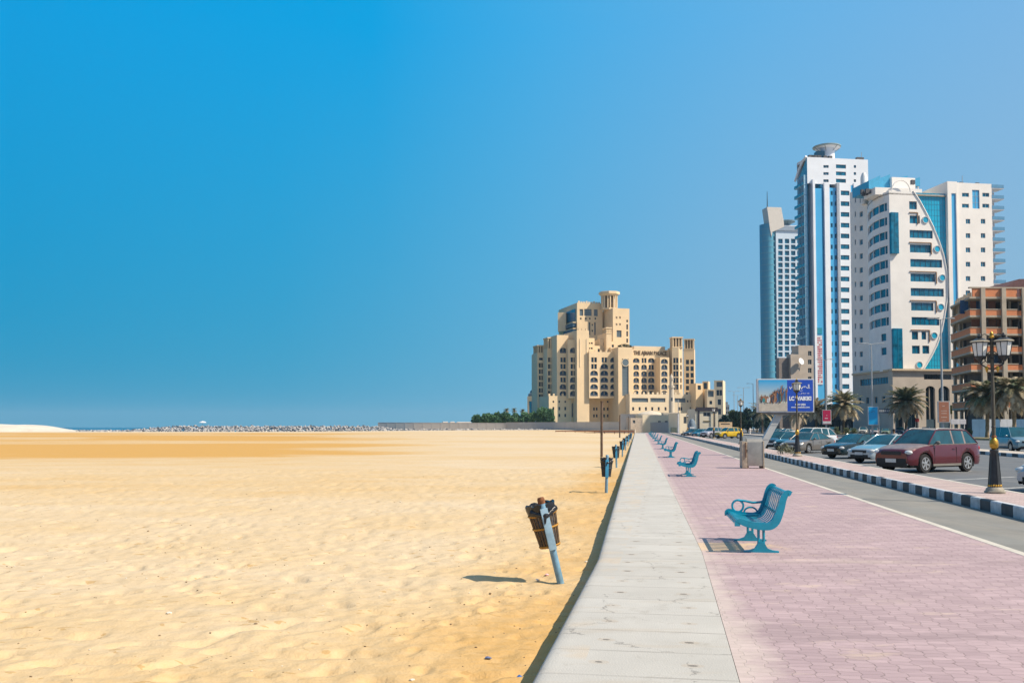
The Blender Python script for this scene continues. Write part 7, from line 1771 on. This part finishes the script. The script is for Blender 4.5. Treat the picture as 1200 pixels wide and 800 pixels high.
def tree(px, D, ytop, wpx, lab, kind='leaf_green', n=900, seed=1, group=None, leaf=.45, name='tree', trunk_h=.25, ybot=None):
    rr = random.Random(seed); x = xat(px, D); H_ = zat(ytop, D) - 0; Wd = wpx * D / F; t = thing(name, lab, 'tree' if name == 'tree' else name, (x, D, 0), 0, group)
    mb = MB(); th = H_ * trunk_h; mb.tube([(0, 0, -.3), (.1, 0, th), (.05, .1, H_ * .7)], [.25, .18, .06], BARK, 7)
    for k in range(5):
        a = rr.uniform(0, 6.28); mb.tube([(.08, 0, th * (.8 + .1 * k)), (Wd * .3 * math.cos(a), Wd * .25 * math.sin(a), H_ * rr.uniform(.5, .8))], [.1, .03], BARK, 5)
    mb.build('trunk', t, 40)
    mb = MB(); cl = []
    for k in range(14):
        a = rr.uniform(0, 6.28); r = rr.uniform(0, 1) ** .5; z = rr.uniform(.0, 1); prof = math.sqrt(max(.05, 1 - (2 * z - 1) ** 2)) * .8 + .2
        cl.append((Vector((Wd * .36 * r * prof * math.cos(a), Wd * .36 * r * prof * math.sin(a), th * .6 + (H_ - th * .6) * (.15 + .72 * z))), rr.uniform(.16, .26) * min(Wd, H_), rr.randrange(2)))
    cl.append((Vector((0, 0, H_ * .86)), .14 * H_, 0))
    for k in range(n):
        c, r, mi_ = rr.choice(cl); v = Vector((rr.gauss(0, 1), rr.gauss(0, 1), rr.gauss(0, .8))).normalized() * r * rr.uniform(.55, 1.12); p = c + v
        p.z = max(.15, p.z); u = Vector((rr.gauss(0, 1), rr.gauss(0, 1), rr.gauss(0, 1))).normalized() * leaf * rr.uniform(.5, 1); w = u.cross(Vector((rr.gauss(0, 1), rr.gauss(0, 1), rr.gauss(0, 1)))).normalized() * leaf * .45
        mb.face([p - u, p - w, p + u, p + w], LEAF[kind][mi_ if rr.random() < .8 else 1 - mi_])
    mb.build('crown', t); return t
hx = [(560, 485.5, 16), (570.5, 484.5, 18), (582, 484, 18), (593, 484.2, 18), (604, 483.8, 18), (616, 483.5, 18), (626, 482.5, 16), (636.5, 477.3, 21), (645, 479, 14)]
HL = ['leftmost rounded tree of the green belt', 'second tree of the green belt from its sea end', 'third tree of the green belt from its sea end', 'tree of the green belt below the first small palm', 'tree of the green belt below the middle small palm', 'tree of the green belt below the small palm nearest the palace', 'low tree of the green belt left of the tallest one', 'tallest green tree at the foot of the palace', 'green tree at the right end of the belt against the palace']
for i, (px, y, w) in enumerate(hx): tree(px, 404 - i, y, w, HL[i], 'leaf_green', 2600, seed=40 + i, group='trees of the green belt by the wall', leaf=.75, trunk_h=.1)
tx = [(849, 486, 15, 300, 'leaf_blue', 'dark tree just right of the palace annex'), (858, 480, 17, 310, 'leaf_olive', 'olive tree between the annex and the second road light'), (867, 483, 16, 290, 'leaf_olive', 'feathery tree directly behind the slim ornamental lamp'), (876, 478.5, 18, 305, 'leaf_blue', 'blue green tree right of the slim ornamental lamp'), (887, 477.5, 18, 300, 'leaf_blue', 'tall blue green tree touching the left edge of the billboard'), (899, 484, 18, 330, 'leaf_blue', 'dark tree under the left end of the billboard'), (912, 486, 18, 330, 'leaf_blue', 'dark tree behind the billboard leg'), (926, 486, 18, 330, 'leaf_blue', 'dark tree under the middle of the billboard'), (941, 485, 18, 325, 'leaf_blue', 'dark tree under the right end of the billboard'), (955, 480, 16, 300, 'leaf_blue', 'dark tree right of the billboard edge'), (968, 478, 20, 275, 'leaf_blue', 'dark tree behind the crimson sign')]
for i, (px, y, w, D, k, lab) in enumerate(tx): tree(px, D, y, w, lab, k, 1900, seed=60 + i, group='street trees beyond the road', leaf=.6, trunk_h=.2)
bx = [(965, 500.5, 8, 222), (980, 500.2, 9, 220), (992, 501, 8, 218), (1001, 501.5, 7, 216)]
for i, (px, y, w, D) in enumerate(bx): tree(px, D, y, w, ('rounded shrub below the crimson sign', 'rounded shrub left of the first palm trunk', 'rounded shrub right of the first palm trunk', 'small rounded shrub nearest the sky blue sign')[i], 'leaf_olive', 420, seed=80 + i, group='shrubs on the verge', leaf=.22, name='shrub', trunk_h=.05)
tree(1136.5, 150, 501.5, 8, 'bushy dry shrub above the rear of the burgundy car', 'leaf_olive', 600, seed=90, leaf=.18, name='shrub', trunk_h=.05)

# ================================================================== people
SKIN = mat('skin', (.30, .16, .09), .6, var=.05); HAIR = mat('hair_dark', (.015, .012, .010), .6); SHIRT = mat('shirt_grey', (.36, .40, .43), .85, var=.08, vscale=6); TROU = mat('trousers_dark', (.04, .045, .06), .85)
def skin_mesh(name, V, E, Rd, m, parent):
    me = bpy.data.meshes.new(name); me.from_pydata(V, E, []); o = bpy.data.objects.new(name, me); COL.objects.link(o); o.modifiers.new('s', 'SKIN'); sub = o.modifiers.new('u', 'SUBSURF'); sub.levels = 1; sub.render_levels = 1
    for i, r in enumerate(Rd): me.skin_vertices[0].data[i].radius = r if isinstance(r, tuple) else (r, r)
    me.skin_vertices[0].data[0].use_root = True; bpy.context.view_layer.update()
    m2 = bpy.data.meshes.new_from_object(o.evaluated_get(bpy.context.evaluated_depsgraph_get())); bpy.data.objects.remove(o)
    m2.materials.clear(); m2.materials.append(m); m2.polygons.foreach_set('use_smooth', [True] * len(m2.polygons))
    q = bpy.data.objects.new(name, m2); COL.objects.link(q); q.parent = parent; return q
def person(loc, rz, lab, shirt, trou, hgt=1.72):
    t = thing('person', lab, 'person', loc, rz); k = hgt / 1.75
    V = [(0, 0, .95), (0, 0, 1.12), (0, 0, 1.32), (0, 0, 1.45), (0, .01, 1.52), (0, 0, 1.60), (0, 0, 1.70)]; E = [(0, 1), (1, 2), (2, 3), (3, 4), (4, 5), (5, 6)]; Rd = [(.15, .10), (.13, .095), (.165, .11), (.10, .07), (.05, .05), (.075, .09), (.07, .085)]
    for s_ in (-1, 1):
        b = len(V); V += [(s_ * .10, 0, .88), (s_ * .105, -.01, .50), (s_ * .10, .02, .10), (s_ * .11, -.13, .04)]; Rd += [.09, .058, .04, .035]; E += [(0, b), (b, b + 1), (b + 1, b + 2), (b + 2, b + 3)]
        b = len(V); V += [(s_ * .19, 0, 1.40), (s_ * .25, .02, 1.13), (s_ * .25, -.06, .90), (s_ * .25, -.08, .82)]; Rd += [.05, .038, .028, .03]; E += [(3, b), (b, b + 1), (b + 1, b + 2), (b + 2, b + 3)]
        for j in range(4): c = len(V); V += [(s_ * (.235 + .008 * j), -.075 - .015 * j, .76), (s_ * (.235 + .006 * j), -.07 - .015 * j, .72 - .004 * j)]; Rd += [.009, .008]; E += [(b + 3, c), (c, c + 1)]
        c = len(V); V += [(s_ * .22, -.11, .80)]; Rd += [.010]; E += [(b + 3, c)]
    V = [(x * k, y * k, z * k) for x, y, z in V]; skin_mesh('body', V, E, Rd, SKIN, t)
    Vs = [(0, 0, .96), (0, 0, 1.13), (0, 0, 1.33), (0, 0, 1.44)]; Es = [(0, 1), (1, 2), (2, 3)]; Rs = [(.17, .125), (.15, .115), (.185, .13), (.12, .085)]
    for s_ in (-1, 1): b = len(Vs); Vs += [(s_ * .20, 0, 1.40), (s_ * .25, .02, 1.16)]; Rs += [.066, .055]; Es += [(3, b), (b, b + 1)]
    skin_mesh('shirt', [(x * k, y * k, z * k) for x, y, z in Vs], Es, Rs, shirt, t)
    Vt = [(0, 0, .96)]; Et = []; Rt = [(.165, .12)]
    for s_ in (-1, 1): b = len(Vt); Vt += [(s_ * .10, 0, .86), (s_ * .105, -.01, .50), (s_ * .10, .02, .12)]; Rt += [.105, .075, .06]; Et += [(0, b), (b, b + 1), (b + 1, b + 2)]
    skin_mesh('trousers', [(x * k, y * k, z * k) for x, y, z in Vt], Et, Rt, trou, t)
    mb = MB(); mb.ell((0, .02 * k, 1.695 * k), (.19 * k, .22 * k, .17 * k), HAIR, 14, 8); mb.build('hair', t, 60)
    mb = MB()
    for s_ in (-1, 1): mb.ell((s_ * .033 * k, -.095 * k, 1.655 * k), (.022, .012, .012), HAIR, 8, 4)
    mb.build('eyes', t, 60); mb = MB(); mb.ell((0, -.105 * k, 1.62 * k), (.026, .04, .04), SKIN, 8, 5); mb.ell((0, -.09 * k, 1.582 * k), (.05, .02, .014), mat('lips', (.22, .07, .06), .5), 8, 4)
    for s_ in (-1, 1): mb.ell((s_ * .088 * k, .005, 1.63 * k), (.02, .045, .06), SKIN, 8, 5)
    mb.build('face', t, 60); return t
person((xat(1047.5, 60), 60, ZR), R(150), 'person in a grey shirt with dark hair standing behind the silvery saloon', SHIRT, TROU)
person((xat(1067, 66), 66, ZR), R(20), 'person with dark hair half hidden behind the burgundy car', mat('shirt_sand', (.45, .33, .22), .85), TROU, 1.50)
person((xat(879, 205), 205, ZR + .1), R(30), 'tiny figure in white under the trees left of the billboard', mat('shirt_white', (.75, .76, .78), .85), mat('robe_white', (.7, .72, .74), .85))

# pebbles and crumbs lying on the near sand
mb = MB(); rr = random.Random(31); pb = [mat('pebble_dark', (.20, .13, .07), .9, var=.3, vscale=9), mat('pebble_tan', (.34, .24, .14), .9, var=.2, vscale=9), mat('pebble_pale', (.70, .66, .58), .9, var=.1, vscale=9)]
for k in range(800):
    D = 5.6 + 34 * rr.random() ** 1.7; x = XL(D) - .15 - (.62 * D + 2) * rr.random() ** 1.2
    if x < -.58 * D - .5: continue
    s_ = rr.uniform(.004, .012) * (1 + (rr.random() < .04) * 1.2); z = beach_z(x, D)
    M = Matrix.Translation((x, D, z + s_ * .3)) @ Matrix.Rotation(rr.uniform(0, 6), 4, 'Z') @ Matrix.Diagonal((s_ * 1.4, s_, s_ * .6, 1))
    mb.add([M @ v for v in IV], IF, rr.choice((pb[0], pb[0], pb[1], pb[1], pb[2])))
tag(mb.build('pebbles'), 'small dark and pale pebbles scattered over the near sand', 'pebbles', kind='stuff')
for px, py, c, lab in ((641, 670.5, (.85, .45, .48), 'scrap of pink litter on the sand left of the tilted bin post'), (630, 678.5, (.80, .70, .66), 'pale crumpled litter at the shadow of the tilted bin'), (609, 786.5, (.03, .16, .50), 'small blue bottle cap on the sand beside the wall shadow'), (572, 769, (.12, .16, .30), 'small dark blue scrap of litter in the near sand')):
    D = 2.05 * F / (py - 500); x = xat(px, D, -.3); z = beach_z(x, D); mb = MB(); m = mat('litter_' + lab[:12].replace(' ', '_'), c, .6, var=.1); q = random.Random(px)
    pts = [Vector((.032 * math.cos(a) * q.uniform(.7, 1.2), .026 * math.sin(a) * q.uniform(.7, 1.2), .006 + .02 * q.random())) for a in [6.283 * i / 7 for i in range(7)]]; c0 = Vector((0, 0, .028))
    for i in range(7): mb.face([pts[i], pts[(i + 1) % 7], c0], m); mb.face([pts[(i + 1) % 7], pts[i], Vector((0, 0, -.005))], m)
    o = mb.build('litter'); o.location = (x, D, z); tag(o, lab, 'litter')
# ------------------------------------------------------------------ air
hz = bpy.data.materials.new('haze'); hz.use_nodes = True; nt = hz.node_tree
nt.nodes.remove(nt.nodes['Principled BSDF']); pv = nt.nodes.new('ShaderNodeVolumePrincipled')
pv.inputs['Color'].default_value = (.48, .78, 1, 1); pv.inputs['Density'].default_value = HAZE; pv.inputs['Anisotropy'].default_value = .0
nt.links.new(pv.outputs[0], nt.nodes['Material Output'].inputs['Volume'])
mb = MB(); mb.box((0, 3700, 61.5), (14000, 7900, 128), hz); tag(mb.build('haze'), kind='stuff')
